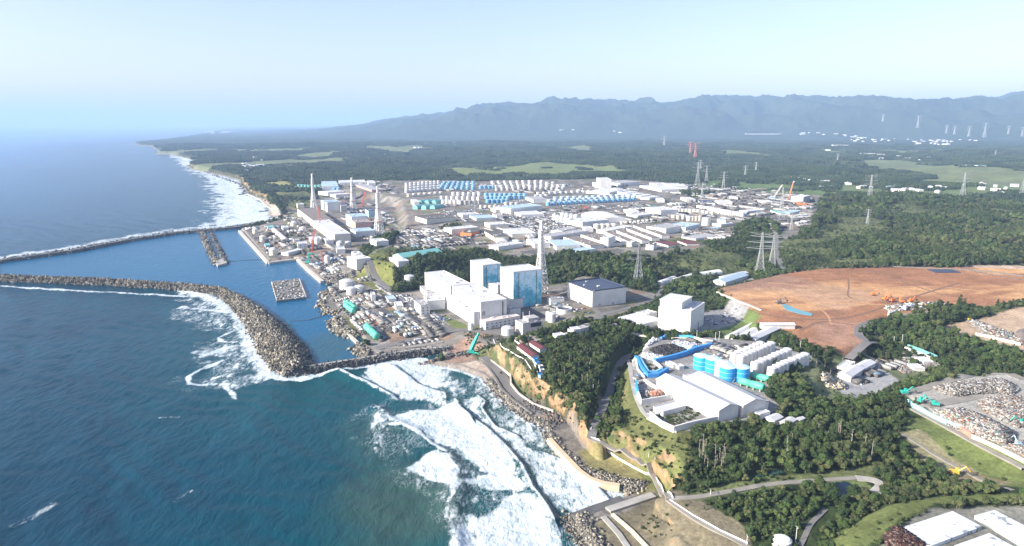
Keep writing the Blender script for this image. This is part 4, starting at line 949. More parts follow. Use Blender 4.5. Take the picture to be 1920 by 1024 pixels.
# sheds by the brown field
for k, (A_, B_, C_) in enumerate((((80,492),(118,512),(285,425)), ((118,512),(195,520),(350,428)), ((200,505),(255,520),(425,440)), ((280,415),(300,430),(500,430)))):
    bld(QC, A_, B_, C_, 5, 'w', 'w', ('leftmost', 'second', 'third', 'farthest')[k]+' of the joined white sheds below the brown earth field', 'shed', 'shed', style='gable', parts=1)
bld(QC, (755,738), (848,752), (925,700), 6, 'w', 'w', 'near half of the bright white shed in the scrub with blue trim', 'shed', 'shed', style='gable')
bld(QC, (830,700), (925,702), (1000,662), 6, 'w', 'w', 'far half of the bright white shed in the scrub', 'shed', 'shed', style='gable')
bld(QC, (755,690), (820,700), (870,660), 3, 'w', 'w', 'white tarpaulin heap left of the bright white shed', 'tarpaulin', 'tarpaulin')
for k, (A_, B_, C_) in enumerate((((1195,670),(1240,700),(1290,690)), ((1240,628),(1300,660),(1340,648)), ((1110,338),(1075,352),(1118,345)))):
    bld(QC, A_, B_, C_, 3.5, 'w', 'w', ('white canvas shelter beside the scrap strip in the wood', 'long white shelter at the head of the scrap strip', 'small white hut at the edge of the brown field')[k], 'shelter', 'shelter', parts=1)

# --- plant on the left beyond the harbour
bld(Q2, (632,378), (641,390), (692,382), 14, 'c', 'w', 'cream block at the far end of the long harbour turbine hall')
bld(Q2, (640,425), (790,538), (945,520), 20, 'c', 'n', 'far section of the long harbour turbine hall with a brown roof', 'turbine hall', 'turbine_hall')
bld(Q2, (790,528), (965,652), (1100,640), 21, 'c', 'w', 'near section of the long harbour turbine hall with a pale roof and sunlit wall', 'turbine hall', 'turbine_hall')
b = bld(Q2, (845,352), (900,372), (992,355), 30, 'w', 'b', 'white hooded reactor cover right of the farthest stack', 'reactor building', 'reactor_building')
bld(Q2, (1000,380), (1020,402), (1062,392), 20, 'g', 'g', 'grey damaged block behind the second stack', 'reactor building', 'reactor_building', bits=3)
bld(Q2, (905,395), (935,410), (960,405), 12, 'w', 'b', 'bluish stair block in front of the white hooded cover')
b = bld(Q2, (1062,472), (1112,498), (1235,480), 30, 'w', 'b', 'tall pale reactor block with a blue roof left of the third stack', 'reactor building', 'reactor_building')
b = bld(Q2, (1108,520), (1148,548), (1268,530), 22, 'p', 'g', 'brown exposed reactor block with a bare steel frame on top', 'reactor building', 'reactor_building')
lx, ly, h = b['size']
for i in range(6):
    x_ = -lx/2+i*lx/5
    for y_ in (-ly/2, ly/2): MB().bar((x_, y_, h), (x_, y_, h+7), .4).build('steel_post', M_ORG, b)
for z_ in (3.5, 7): 
    mb = MB()
    for y_ in (-ly/2, ly/2): mb.bar((-lx/2, y_, h+z_), (lx/2, y_, h+z_), .35)
    mb.build('steel_beam', M_ORG, b)
bld(Q2, (1100,600), (1150,628), (1292,605), 14, 'w', 'b', 'pale blue-white base block under the brown exposed reactor block')
bld(Q2, (1232,425), (1262,445), (1300,432), 20, 'b', 'k', 'blue boxy block behind the third stack')
bld(Q2, (1272,690), (1330,715), (1395,688), 9, 'w', 'w', 'small white block at the foot of the third stack', bits=5)
bld(Q2, (1072,842), (1155,872), (1280,855), 16, 'w', 'w', 'tall narrow white building beside the sunlit green slope')
bld(Q2, (1113,800), (1150,828), (1208,820), 22, 'w', 'w', 'white stair tower rising behind the building at the sunlit green slope')
bld(Q2, (975,755), (985,785), (1058,782), 9, 'w', 'w', 'white box at the near end of the harbour turbine hall')
bld(Q2, (1515,825), (1560,855), (1905,805), 8, 'w', 't', 'long white building with a teal roof above the wooded slope', style='gable')
bld(Q2, (1440,850), (1520,890), (1625,885), 6, 'w', 'w', 'low white shed left of the long teal roof')
bld(Q2, (415,598), (520,692), (545,680), 6, 'w', 'p', 'long pinkish shed in the harbour tank yard', 'shed', 'shed', style='gable')
bld(Q2, (635,715), (645,735), (725,725), 10, 'w', 'w', 'white two-storey office in the harbour tank yard', wins=True)
bld(Q2, (375,572), (385,592), (435,582), 6, 'b', 't', 'small teal-roofed hut in the harbour tank yard', 'hut', 'hut')
bld(Q2, (350,728), (362,748), (400,740), 5, 'b', 't', 'low teal hut near the corner of the harbour tank yard', 'hut', 'hut')
bld(Q2, (740,670), (760,700), (850,690), 9, 'c', 'w', 'cream boxy store between the yard tanks and the harbour turbine hall')
bld(Q2, (870,680), (890,705), (950,695), 10, 'w', 'w', 'white boxy store against the near end of the harbour turbine hall')
bld(Q2, (545,795), (560,812), (690,780), 4, 'w', 'w', 'long low white shelter on the quay of the tank yard', 'shelter', 'shelter')
bld(Q2, (500,575), (515,592), (560,585), 8, 'w', 'w', 'small white block between the domed tanks of the yard')
bld(Q2, (600,690), (612,705), (660,700), 5, 'w', 'g', 'small grey-roofed shed left of the two-storey office')
# terrace: upper left rows and the middle
N_ = [ (Q2,(850,188),(860,235),(1000,232),9,'w','b','pale blue roofed shed in the upper tank yard behind the farthest stack'), (Q2,(1000,178),(1010,200),(1245,198),9,'w','w','long white roof at the far edge behind the second stack'),
 (Q2,(1245,180),(1260,205),(1320,200),12,'w','w','small white cube at the far edge of the upper yard'), (Q2,(890,268),(905,285),(1080,272),9,'w','w','pale shed below the teal tanks behind the farthest stack'),
 (Q2,(965,290),(975,305),(1160,292),7,'w','p','low pinkish-roofed shed behind the second stack'), (Q2,(1145,215),(1290,262),(1380,255),8,'p','g','long grey shed slanting above the red cranes'),
 (Q2,(1630,345),(1660,372),(1700,365),10,'w','w','white box left of the teal vaulted halls'),
 (Q3,(180,485),(190,520),(440,500),10,'c','d','dark-roofed hall with pale wall on the road terrace'), (Q3,(350,590),(405,610),(640,588),13,'c','w','pink-walled block above the long teal roof'),
 (Q3,(530,618),(575,640),(650,618),9,'o','d','small orange-walled shed among the middle yards'), (Q3,(690,545),(740,568),(905,560),9,'c','w','cream-walled shed in the middle yard left of the striped stack'),
 (Q3,(855,602),(932,650),(1088,612),9,'c','w','white flat-roofed hall just left of the striped stack'), (Q3,(690,622),(775,672),(945,690),9,'c','d','dark-roofed cream hall above the white arched shed'),
 (Q3,(762,738),(812,760),(1030,728),8,'w','w','long white box at the top of the wooded slope'), (Q3,(1058,690),(1130,735),(1290,745),9,'w','w','white hall hidden behind the striped stack'),
 (Q3,(1040,645),(1080,672),(1120,665),7,'w','w','small white shed touching the striped stack'), (Q3,(1215,648),(1272,672),(1600,622),7,'w','g','very long low white building right of the striped stack'),
 (Q3,(1250,700),(1320,752),(1520,740),8,'w','b','blue-roofed hall at the wood edge right of the striped stack'), (Q3,(1345,735),(1385,760),(1480,755),6,'w','w','small white shed in front of the blue-roofed hall'),
 (Q3,(1735,668),(1772,685),(1838,665),20,'w','w','white cubic block at the corner of the dark striped roofs'), (Q3,(1450,775),(1500,800),(1660,778),5,'w','b','low pale blue shed among the trees below the dark striped roofs'),
 (Q3,(1325,600),(1370,622),(1470,600),8,'w','g','grey-roofed box above the very long low building'), (Q3,(1720,600),(1760,622),(1990,580),8,'w','w','white hall with ribbed front above the dark striped roofs'),
 (Q3,(1435,512),(1545,545),(1775,522),13,'w','w','white hall in front of the large vaulted lilac hall'), (Q3,(1545,580),(1570,602),(1640,600),7,'w','w','small white box left of the cream tanks'),
 (Q3,(868,402),(920,428),(1195,398),15,'w','b','long glazed block with a pale blue front on the road terrace'), (Q3,(945,450),(1010,482),(1200,470),6,'w','w','low white shed in front of the glazed block'),
 (Q3,(745,418),(790,435),(860,430),9,'c','w','cream box left of the glazed block'), (Q3,(760,468),(800,490),(842,482),8,'w','g','white shed at the bend left of the glazed block'),
 (Q3,(560,485),(620,512),(760,490),6,'w','b','low pale shed on the terrace road'), (Q3,(455,462),(500,482),(640,470),7,'w','w','white low shed beside the pylon on the terrace road'),
 (Q3,(1050,320),(1120,350),(1240,345),10,'w','g','grey-roofed box between the blue tank groups'), (Q3,(1632,195),(1668,215),(1700,205),15,'w','w','lower left wing of the tall white tower block'),
 (Q3,(1668,155),(1705,172),(1785,165),38,'w','w','tall white tower block at the far edge of the plant'), (Q3,(1650,260),(1780,285),(1900,262),8,'w','w','white low sheds in front of the tall tower block'),
 (Q4,(138,185),(200,205),(370,190),13,'w','g','grey-fronted white hall right of the tall tower block'), (Q4,(370,222),(560,262),(745,250),8,'w','w','wide white roof in the upper right of the plant'),
 (Q4,(455,200),(520,215),(600,205),9,'w','w','white box above the wide white roof'), (Q4,(565,205),(650,232),(735,215),10,'w','w','white cube-like hall at the right end of the wide white roof'),
 (Q4,(422,412),(555,442),(712,436),15,'w','w','large bright white hall left of the cream tank row'), (Q4,(880,352),(900,372),(1015,362),7,'w','k','dark blue roofed shed above the white tank row'),
 (Q4,(1025,352),(1060,368),(1160,360),8,'w','w','white shed right of the dark blue roof'), (Q4,(1270,438),(1310,450),(1430,438),6,'w','w','thin white shed right of the white tank row'),
 (Q4,(1020,545),(1080,565),(1190,552),6,'w','w','low white shed beside the biggest white tank'), (Q4,(1045,515),(1065,530),(1115,525),12,'w','b','small bluish block beside the biggest white tank'),
 (Q4,(498,568),(600,602),(760,575),13,'w','g','left bay of the big striped-roof factory at the wood edge'), (Q4,(640,560),(770,590),(900,560),12,'w','b','right bay of the big striped-roof factory at the wood edge'),
 (Q4,(425,735),(490,742),(520,725),11,'w','d','white house with dark roof standing in the woods'), (Q4,(272,712),(300,722),(330,710),10,'c','w','small cream house in the woods left of the white house'),
 (Q4,(500,715),(620,748),(700,730),4,'w','r','red and white canopy row in the woods'), (Q4,(700,705),(780,735),(870,722),4,'w','r','red scrap shelter right of the canopy row'),
 (Q4,(725,325),(780,345),(880,352),8,'w','w','white shed under the nearest terrace pylon'), (Q4,(510,330),(530,348),(585,345),9,'w','w','small white cube left of the nearest terrace pylon'),
 (Q4,(1735,308),(1800,325),(1860,312),20,'g','w','grey-white cubic block beside the orange crane'), (Q4,(1740,365),(1765,378),(1810,370),8,'o','n','orange scaffold frame below the grey-white cubic block'),
 (Q4,(1150,315),(1170,330),(1215,322),7,'w','w','small white hut on the far right scrap yard'), (Q4,(1400,350),(1440,365),(1510,358),5,'w','w','low white shelter in the right scrap yard'),
 (Q4,(1400,560),(1450,572),(1530,560),5,'w','w','low white shed at the head of the wood road'), (Q4,(1510,440),(1600,470),(1640,462),4,'w','t','green-roofed strip shed in the right scrap yard'), (Q4,(1600,450),(1680,465),(1780,445),4,'w','b','pale blue strip shed in the right scrap yard'),
 (Q4,(200,695),(215,715),(250,705),6,'w','w','small white box just left of the woods house'), (Q4,(800,660),(860,690),(1050,660),4,'w','g','grey container row at the wood edge'),
 (Q4,(230,430),(260,452),(350,440),7,'w','w','white shed right of the large vaulted lilac hall'), (Q4,(310,470),(350,490),(480,470),6,'w','w','low white shed in front of the large bright hall')]
for q, A_, B_, C_, h, w_, r_, lb in N_: bld(q, A_, B_, C_, h, w_, r_, lb, 'hall' if 'hall' in lb else 'shed' if 'shed' in lb else 'house' if 'house' in lb else 'building', 'hall' if 'hall' in lb else 'shed' if 'shed' in lb else 'building')
bld(Q3, (1535,450), (1665,505), (1890,478), 14, 'w', 'w', 'large vaulted lilac-grey hall in the middle of the plant', 'hall', 'hall', style='arch')
bld(Q3, (775,680), (800,705), (888,690), 6, 'w', 'w', 'small white arched shed above the wooded slope', 'shed', 'shed', style='arch')
for k, (u, v) in enumerate(((100,248),(165,264),(228,278),(285,292),(352,304),(425,318))):
    bld(Q4, (u,v), (u+28,v+14), (u+125,v), 7, 'w', 'w', ('first','second','third','fourth','fifth','nearest')[k]+' of six equal long white sheds in echelon behind the light blue tanks', 'shed', 'shed', group='echelon of long white sheds', parts=1)
# factory with dark strip roofs
for k in range(4):
    u0, v0 = 80+k*85, 640-k*18
    bld(Q4, (u0-20,v0-15), (u0+225,v0+85-k*4), (u0+262,v0+70-k*4), 7, 'w', 'n', ('nearest','second','third','farthest')[k]+' of four parallel dark brown roofs of the factory at the wood edge', 'factory bay', 'factory_bay')
for k in range(2):
    u0, v0 = 1380+k*150, 672-k*22
    bld(Q3, (u0,v0), (u0+235,v0+78), (u0+330,v0+60), 7, 'w', 'n', ('left','right')[k]+' dark roof with white edges right of the striped stack', 'factory bay', 'factory_bay')
# teal vaulted halls
for r_ in range(2):
    for k in range(3):
        u0 = (125 if r_ == 0 else 90)+k*(62 if r_ == 0 else 75); v0 = 345 if r_ == 0 else 390
        x, y, g = at(*Q3(u0+35, v0+30)); o = MB(); L_, w_ = 46, 19
        mb = walls_mesh(L_, w_, 11, 'arch', 3); ob = mb.build('vaulted_hall', M_TR); ob.location = (x, y, g); ob.rotation_euler = (0, 0, R(60))
        tag(ob, ('left','middle','right')[k]+' teal vaulted hall in the '+('far' if r_ == 0 else 'near')+' row', 'vaulted hall')
# dark red sheds and small blue ones on the cliff
for k, (A_, B_, C_) in enumerate((((430,190),(535,270),(580,250)), ((520,165),(600,215),(640,200)))):
    bld(lambda u, v: (860+.2538*u, 600+.2538*v), A_, B_, C_, 4, 'w', 'r', ('longer','shorter')[k]+' dark red roofed shed on the cliff top', 'shed', 'shed', style='gable')
QF = lambda u, v: (860+.2538*u, 600+.2538*v)
for k, (u, v) in enumerate(((560,285),(575,310),(600,335),(610,365),(605,400))):
    bld(QF, (u-12,v), (u,v+10), (u+22,v+3), 3, ('b','w')[k % 2], 'u' if k in (0, 1, 4) else 'w', ('topmost','second','middle','fourth','lowest')[k]+' of the small cabins lined up below the dark red sheds', 'cabin', 'cabin')
bld(QF, (820,55), (850,75), (905,70), 6, 'w', 'w', 'white hut row at the top of the forest hill', 'hut', 'hut'); bld(QF, (705,100), (730,120), (790,110), 5, 'w', 'w', 'white round-cornered hut on the forest hill edge', 'hut', 'hut')
bld(Q8, (135,725), (175,750), (300,715), 5, 'w', 'g', 'cluster of low white huts left of the forest hill', 'hut', 'hut')
# bottom right: white slabs
M_SLAB = None
def slab_mat():
    m, N, L, bs = NM('peeling_white_membrane'); p = wpos(N)
    f = maprange(N, L, noise(N, L, .12, 4, .55, p, .6), .60, .63, 0, 1); c = mixc(N, L, f, (.62,.66,.70), (.20,.23,.25))
    c = mixc(N, L, maprange(N, L, noise(N, L, .5, 4, .6, p), .3, .7, 0, .25), c, (.45,.47,.5)); L.new(c, bs.inputs['Base Color']); bs.inputs['Roughness'].default_value = .6; return m
M_SLAB = slab_mat()
def slab(pts, h, label, m=M_SLAB):
    g = 30.0; P = WP(pts, g+h); ctr = np.mean(P, 0); zb = gz(*ctr); P = WP(pts, zb+h); ctr = np.mean(P, 0)
    o = MB().prism([(x-ctr[0], y-ctr[1]) for x, y in P][::-1], -3, h).build('flat_roof_store', m); o.location = (*ctr, zb); return tag(o, label, 'flat store')
slab([QE(980,685), QE(1385,552), QE(1605,668), QE(1205,820)], 2.5, 'white flat-topped store with dark peeling patches at the bottom right')
slab([QE(1550,585), QE(1700,545), QE(2000,700), QE(1960,830)], 2.5, 'smooth white flat-topped store at the right bottom corner')
slab([QE(1400,810), QE(1660,718), QE(1960,880), QE(1700,960)], 2.5, 'striped white flat-topped store cut by the bottom edge')
# ------------------------------------------------------------ tanks
TC = {'w': (M_WW, M_LR), 'c': (M_CW, M_WW), 'b': (paint((.16,.39,.62), .5, .12, .2, name='blue_tank_wall'), paint((.42,.58,.70), .5, .12, .2, name='blue_tank_roof')),
      'l': (paint((.44,.60,.72), .5, .12, .2, name='light_blue_tank_wall'), paint((.56,.68,.76), .5, .12, .2, name='light_blue_tank_roof')),
      'g': (M_GW, paint((.5,.48,.47), .6, .12, .2, name='grey_tank_roof')), 'p': (M_WW, M_PR), 't': (M_TR, paint((.2,.5,.46), .5, .1, .2, name='teal_tank_roof')),
      'B': (paint((.035,.36,.80), .45, .12, .2, name='bright_blue_wall'), paint((.50,.78,.90), .5, .1, .2, name='pale_cyan_roof'))}
_tk = {}
def tank(x, y, z, r, h, c, label, group=None, detail=0, dome=0.0, cat='tank'):
    key = (r, h, c, detail, dome)
    if key not in _tk:
        root = empty('storage_tank', x, y, z, 0)
        n = 24 if detail else 14
        MB().lathe(0, 0, [(r, -3), (r, h)], n).build('tank_wall', TC[c][0], root, False)
        MB().lathe(0, 0, [(r*1.02, h+.01), (r*1.02, h+.35), (r*.55, h+.35+dome+.25), (.3, h+.6+dome*1.3)], n).build('tank_roof', TC[c][1], root)
        if detail:
            mb = MB()
            for k in (.33, .66): mb.lathe(0, 0, [(r+.12, h*k), (r+.12, h*k+.3)], n)
            mb.build('stiffener_ring', TC[c][1], root)
            mb = MB(); a0 = R(-70)
            for k in range(14):
                a = a0+k*.1; rr = r+.6; zz = h*k/14; mb.bar((math.cos(a)*r, math.sin(a)*r, zz), (math.cos(a)*(r+1.1), math.sin(a)*(r+1.1), zz), .3)
            mb.build('stair', M_STL, root)
            MB().box(-.8, -.8, h+.6+dome*.6, .8, .8, h+1.6+dome).build('roof_hatch', M_STL, root)
        _tk[key] = root; o = root
    else: o = copy_tree(_tk[key])
    o.location = (x, y, z); tag(o, label, cat, group); return o
def row(Qf, a, b, n, r, h, c, label, detail=0, dome=0):
    p, q = at(*Qf(*a)), at(*Qf(*b)); r *= 1.0 if Qf is QB else 1.2
    for k in range(n):
        t = k/max(1, n-1); x, y = p[0]+(q[0]-p[0])*t+rnd.uniform(-.6, .6), p[1]+(q[1]-p[1])*t+rnd.uniform(-.6, .6)
        tank(x, y, gz(x, y), r, h, c, label if n > 1 else label, ('tanks: '+label)[:60] if n > 1 else None, detail, dome)
for k, v in enumerate((285, 262, 240, 222)): row(Q3, (12,v), (292,v-20), 9, 6, 11, 'p' if k else 'w', 'white tank in the %s row of the far left tank field' % ('front','second','third','back')[k])
for k, v in enumerate((264, 246, 228, 212)): row(Q3, (305+12*k,v), (592,v-3), 7, 6.3, 12, 'b', 'mid-blue tank in the %s row behind the white tank clusters' % ('front','second','third','back')[k])
row(Q3, (30,322), (310,303), 7, 5.5, 11, 'c', 'cream tank in the short row left of the blue tank rows')
for k, (a, b, n) in enumerate((((330,380),(465,382),5), ((485,388),(640,384),5), ((320,345),(640,352),8), ((420,308),(645,312),6))): row(Q3, a, b, n, 5.3, 12, 'w' if k != 1 else 'g', 'white-grey tank in the %s line of the cluster above the vaulted teal halls' % ('nearest left','nearest right','middle','rear')[k])
for k, (a, b, n) in enumerate((((722,378),(882,374),5), ((712,348),(892,348),6), ((705,318),(1040,322),9), ((905,342),(1040,338),4))): row(Q3, a, b, n, 6.3, 12, 'b', 'strong blue tank in the %s line above the glazed block' % ('front','second','back','right hand')[k])
row(Q3, (885,395), (975,397), 3, 6.5, 10, 'g', 'grey-brown tank in the trio in front of the strong blue tanks')
row(Q3, (660,415), (860,420), 6, 4, 7, 'c', 'small cream tank in the line below the strong blue tanks')
row(Q3, (660,252), (765,250), 4, 6.3, 12, 'b', 'blue tank in the small block left of the pinkish tank field')
for k, (a, b, n) in enumerate((((800,268),(1375,262),13), ((790,243),(1385,238),13), ((770,224),(1290,214),11), ((760,206),(1190,198),9))): row(Q3, a, b, n, 6.3, 11, 'p' if k else 'g', 'pinkish-white tank in the %s row of the far centre tank field' % ('front','second','third','back')[k])
row(Q3, (1160,305), (1600,286), 10, 5.5, 10, 'w', 'white tank in the row behind the light blue tanks'); row(Q3, (1140,330), (1230,326), 3, 5.5, 10, 'w', 'white tank in the short row beside the grey-roofed box')
for k, (a, b, n) in enumerate((((1245,398),(1990,360),17), ((1255,374),(1995,340),16), ((1310,352),(2005,322),14))): row(Q3, a, b, n, 6.2, 11, 'l' if k else 'b', 'light blue tank in the %s row right of the grey-roofed box' % ('front','middle','back')[k])
row(Q3, (1300,528), (1435,565), 5, 5.2, 16, 'w', 'tall white silo tank in the row left of the hall before the lilac hall', 0, 1); row(Q3, (1370,505), (1490,520), 4, 5.2, 13, 'w', 'white tank behind the tall white silo tanks', 0, 1)
row(Q3, (1668,605), (1815,602), 4, 6.5, 12, 'c', 'cream tank in the row before the lilac hall', 0, 1)
row(Q4, (648,458), (840,462), 7, 5.3, 11, 'c', 'cream tank in the row right of the bright white hall'); row(Q4, (662,520), (745,520), 3, 5.5, 12, 'c', 'cream tank in the trio behind the striped-roof factory'); row(Q4, (798,532), (890,532), 4, 5.3, 12, 'c', 'cream tank in the quartet left of the biggest white tank')
row(Q4, (880,432), (1262,500), 13, 5.3, 13, 'w', 'white tank in the long slanting row on the right of the plant'); row(Q4, (880,465), (1000,482), 4, 5.3, 10, 'c', 'cream tank in front of the long slanting white row')
tank(*at(*Q4(948,570)), 11, 19, 'w', 'biggest white tank, beside the low white shed near the woods'); tank(*at(*Q4(1292,495)), 4, 11, 'l', 'pale blue tank ending the long slanting white row')
row(Q4, (215,562), (470,536), 8, 3.4, 6, 'c', 'small pale tank in the low row behind the striped-roof factory')
row(Q2, (655,232), (835,236), 7, 6, 9, 't', 'teal tank in the row behind the farthest stack'); row(Q2, (865,256), (1000,260), 5, 6, 9, 'b', 'blue tank in the row below the teal tanks')
for (u, v), r, h, c, d, lb in (((275,640),7,11,'c',2,'cream domed tank nearest the far corner of the harbour tank yard'), ((340,712),7,13,'c',1,'cream flat-topped tank in the middle of the harbour tank yard'), ((432,828),9,12,'c',3,'large cream domed tank beside the yard quay corner'),
    ((608,575),8,8,'w',2,'white domed tank close to the far end of the turbine hall'), ((690,625),9,10,'w',2,'white tank between the domed tank and the turbine hall'), ((905,895),6,13,'w',2,'white spherical-topped tank beside the green crane'), ((1015,765),8,12,'w',3,'white domed tank at the near end of the harbour turbine hall'),
    ((1085,755),7,11,'w',1,'white tank right of the domed one at the near end of the turbine hall'), ((815,735),6,13,'w',2,'white tank below the cream boxy store')):
    tank(*at(*Q2(u, v)), r, h, c, lb, None, 0, d)
for qf, (u, v), r, h, c, d, lb in ((Q7,(130,360),8.5,19,'w',1,'tall white tank standing alone left of the turbine hall'), (Q7,(985,778),8,9,'w',2,'squat white tank on the road in front of the boxy plant house'), (Q7,(665,738),3.6,9,'w',.5,'slim white tank at the near corner of the turbine hall'),
    (Q7,(1370,668),5.5,12,'w',.5,'white tank in the shade right of the boxy plant house'), (Q7,(1340,655),3.5,12,'w',.5,'slim pale tank touching the shaded white tank'), (Q6,(465,308),13,13,'w',2,'largest of the three white tanks on the harbour shore'), (Q6,(508,372),8,12,'w',1,'nearest of the three white tanks on the harbour shore'), (Q6,(585,350),8,11,'w',1,'right of the three white tanks on the harbour shore')):
    tank(*at(*qf(u, v)), r, h, c, lb, None, 1, d)
x, y, z = at(*Q7(1480,580)); pool = empty('round_basin', x, y, z, 0, 'round open white basin between the taller reactor hall and the sunken-roof box', 'basin')
MB().lathe(0, 0, [(11.5, -2), (11.5, 6), (10.6, 6), (10.6, 2)], 32).build('basin_wall', M_WW, pool); MB().lathe(0, 0, [(10.5, 2.0), (10.5, 3.6)], 32).build('basin_water', M_DB, pool)
bld(Q7, (1318,450), (1360,470), (1480,462), 8, 'w', 'g', 'low grey-white block behind the round basin'); 
for k, (u, v) in enumerate(((686,315), (782,338), (905,410), (1020,412))): tank(*at(*QB(u, v)), 8, 14, 'B', ('leftmost','second','third','rightmost')[k]+' of the four big bright blue tanks behind the warehouses', None, 1, 1)
tank(*at(*QB(868,375)), 8.5, 14, 'l', 'pale blue-white tank behind the big bright blue ones', None, 1, 1)
row(QB, (1015,300), (1270,185), 9, 4.4, 12, 'w', 'white tank in the left row behind the blue tanks', 0, .6); row(QB, (960,272), (1180,175), 7, 4.4, 11, 'w', 'white tank in the short rear row behind the blue tanks', 0, .6)
row(QB, (1130,362), (1405,240), 9, 4.6, 12, 'w', 'white tank in the middle row right of the blue tanks', 0, .6); row(QB, (1272,405), (1548,282), 9, 4.6, 12, 'w', 'white tank in the nearest right row beside the scrub', 0, .6)
def horiz_tank(Qf, a, b, r, label, m=M_TGR):
    p, q = Vector(at(*Qf(*a))), Vector(at(*Qf(*b))); c = (p+q)/2; d = (q-p); L_ = d.length; root = empty('horizontal_tank', c.x, c.y, c.z, math.atan2(d.y, d.x), label, 'tank')
    n = 14; prof = [(-L_/2, r*.35), (-L_/2+.5, r*.8), (-L_/2+1.3, r), (-.3, r), (-.25, r*.96), (.25, r*.96), (.3, r), (L_/2-1.3, r), (L_/2-.5, r*.8), (L_/2, r*.35)]
    V = [(x, math.cos(2*math.pi*i/n)*rr, r+.8+math.sin(2*math.pi*i/n)*rr) for x, rr in prof for i in range(n)]
    F = [(k*n+i, k*n+(i+1) % n, (k+1)*n+(i+1) % n, (k+1)*n+i) for k in range(len(prof)-1) for i in range(n)]+[tuple(range(n))[::-1], tuple(range((len(prof)-1)*n, len(prof)*n))]
    MB().add(V, F).build('tank_shell', m, root, True)
    for k in (-.38, -.12, .12, .38): MB().box(L_*k-.6, -r*.8, -2, L_*k+.6, r*.8, r*.5+.8).build('saddle', M_CONC, root)
    return root
M_MNT = paint((.10,.50,.34), .5, .1, .3, name='mint_green_paint')
horiz_tank(QB, (1090,400), (1262,440), 3.4, 'farther long mint green cylinder lying beside the white tank rows', M_MNT); horiz_tank(QB, (1003,450), (1215,512), 3.6, 'nearer long mint green cylinder lying beside the warehouse', M_MNT)
horiz_tank(Q6, (450,500), (530,565), 4.2, 'teal cylinder on the harbour shore, the upper left one', M_MNT); horiz_tank(Q6, (490,490), (545,535), 4.2, 'teal cylinder on the harbour shore, right of the upper left one', M_MNT)
horiz_tank(Q6, (650,710), (755,815), 4.8, 'long ribbed teal cylinder on the lower harbour shore', M_MNT); horiz_tank(Q6, (435,465), (490,468), 3.5, 'short green cylinder at the top of the harbour shore', M_MNT)
wall_thing('container_row', pxline([Q6(715,715), Q6(835,810)]), 4, 4, M_DB, 'dark blue shed strip beside the long ribbed teal cylinder', 'shed')

# ------------------------------------------------------------ towers
def vh(base, top_py):
    """height of an upright at the base point that reaches the given image row"""
    v = (512-top_py)/FPX; s = (-math.sin(PITCH)+v*math.cos(PITCH))/(math.cos(PITCH)+v*math.sin(PITCH))
    return CAMZ+base[1]*s-base[2]
def lattice(mb, w0, w1, z0, z1, n, r, r2=None):
    """four legs with crossed braces between two levels"""
    r2 = r2 or r*.6; zs = np.linspace(z0, z1, n+1)
    def c(z):
        w_ = w0+(w1-w0)*(z-z0)/(z1-z0); return [(-w_, -w_, z), (w_, -w_, z), (w_, w_, z), (-w_, w_, z)]
    for a, b in zip(zs[:-1], zs[1:]):
        A_, B_ = c(a), c(b)
        for k in range(4):
            mb.bar(A_[k], B_[k], r); mb.bar(A_[k], B_[(k+1) % 4], r2); mb.bar(A_[(k+1) % 4], B_[k], r2); mb.bar(B_[k], B_[(k+1) % 4], r2)
M_STK = paint((.74,.73,.71), .6, .1, .1, name='stack_white'); M_PYL = paint((.33,.35,.35), .5, .1, .3, metal=.2, name='pylon_steel'); M_PYR = paint((.55,.20,.16), .6, .1, .3, name='pylon_red')
def stack(px, py, top, label, wbase, red=False):
    b = at(px, py); H = vh(b, top); root = empty('ventilation_stack', *b, R(28), label, 'stack')
    lw = wbase
    n = 24; mb = MB(); mb.lathe(0, 0, [(3.0, -3), (2.8, H*.5), (2.6, H), (2.2, H), (2.2, H-2)], 16); mb.build('flue', M_STK, root)
    fr = MB(); lattice(fr, lw, lw*.36, -2, H*.55, 7, .75, .42); lattice(fr, lw*.36, lw*.30, H*.55, H*.86, 6, .6, .36); fr.build('frame', M_STK, root)
    for k in (.28, .55, .86):
        w_ = lw*(1-.64*min(1, k/.55))+1.2 if k < .56 else lw*.3+1.2; p = MB(); p.box(-w_, -w_, H*k, w_, w_, H*k+.5); p.build('platform', M_PYR if red else M_STK, root)
    mb = MB(); mb.lathe(0, 0, [(3.3, H-.9), (3.3, H-.2)], 16); mb.build('top_ring', M_STK, root); MB().bar((2.4, 0, H), (2.4, 0, H+5), .18).build('lightning_rod', M_STL, root); return root
stack(1014, 551, 413, 'tall white ventilation stack with lattice frame beside the taller blue-faced reactor hall', 10.5)
stack(589, 396, 326, 'farthest white ventilation stack, at the sea end of the plant', 10)
stack(662, 395, 333, 'middle white lattice stack behind the brown exposed reactor block', 9.5, True)
stack(711, 441, 349, 'white and red lattice stack nearest the hillside of the harbour plant', 11.5, True)
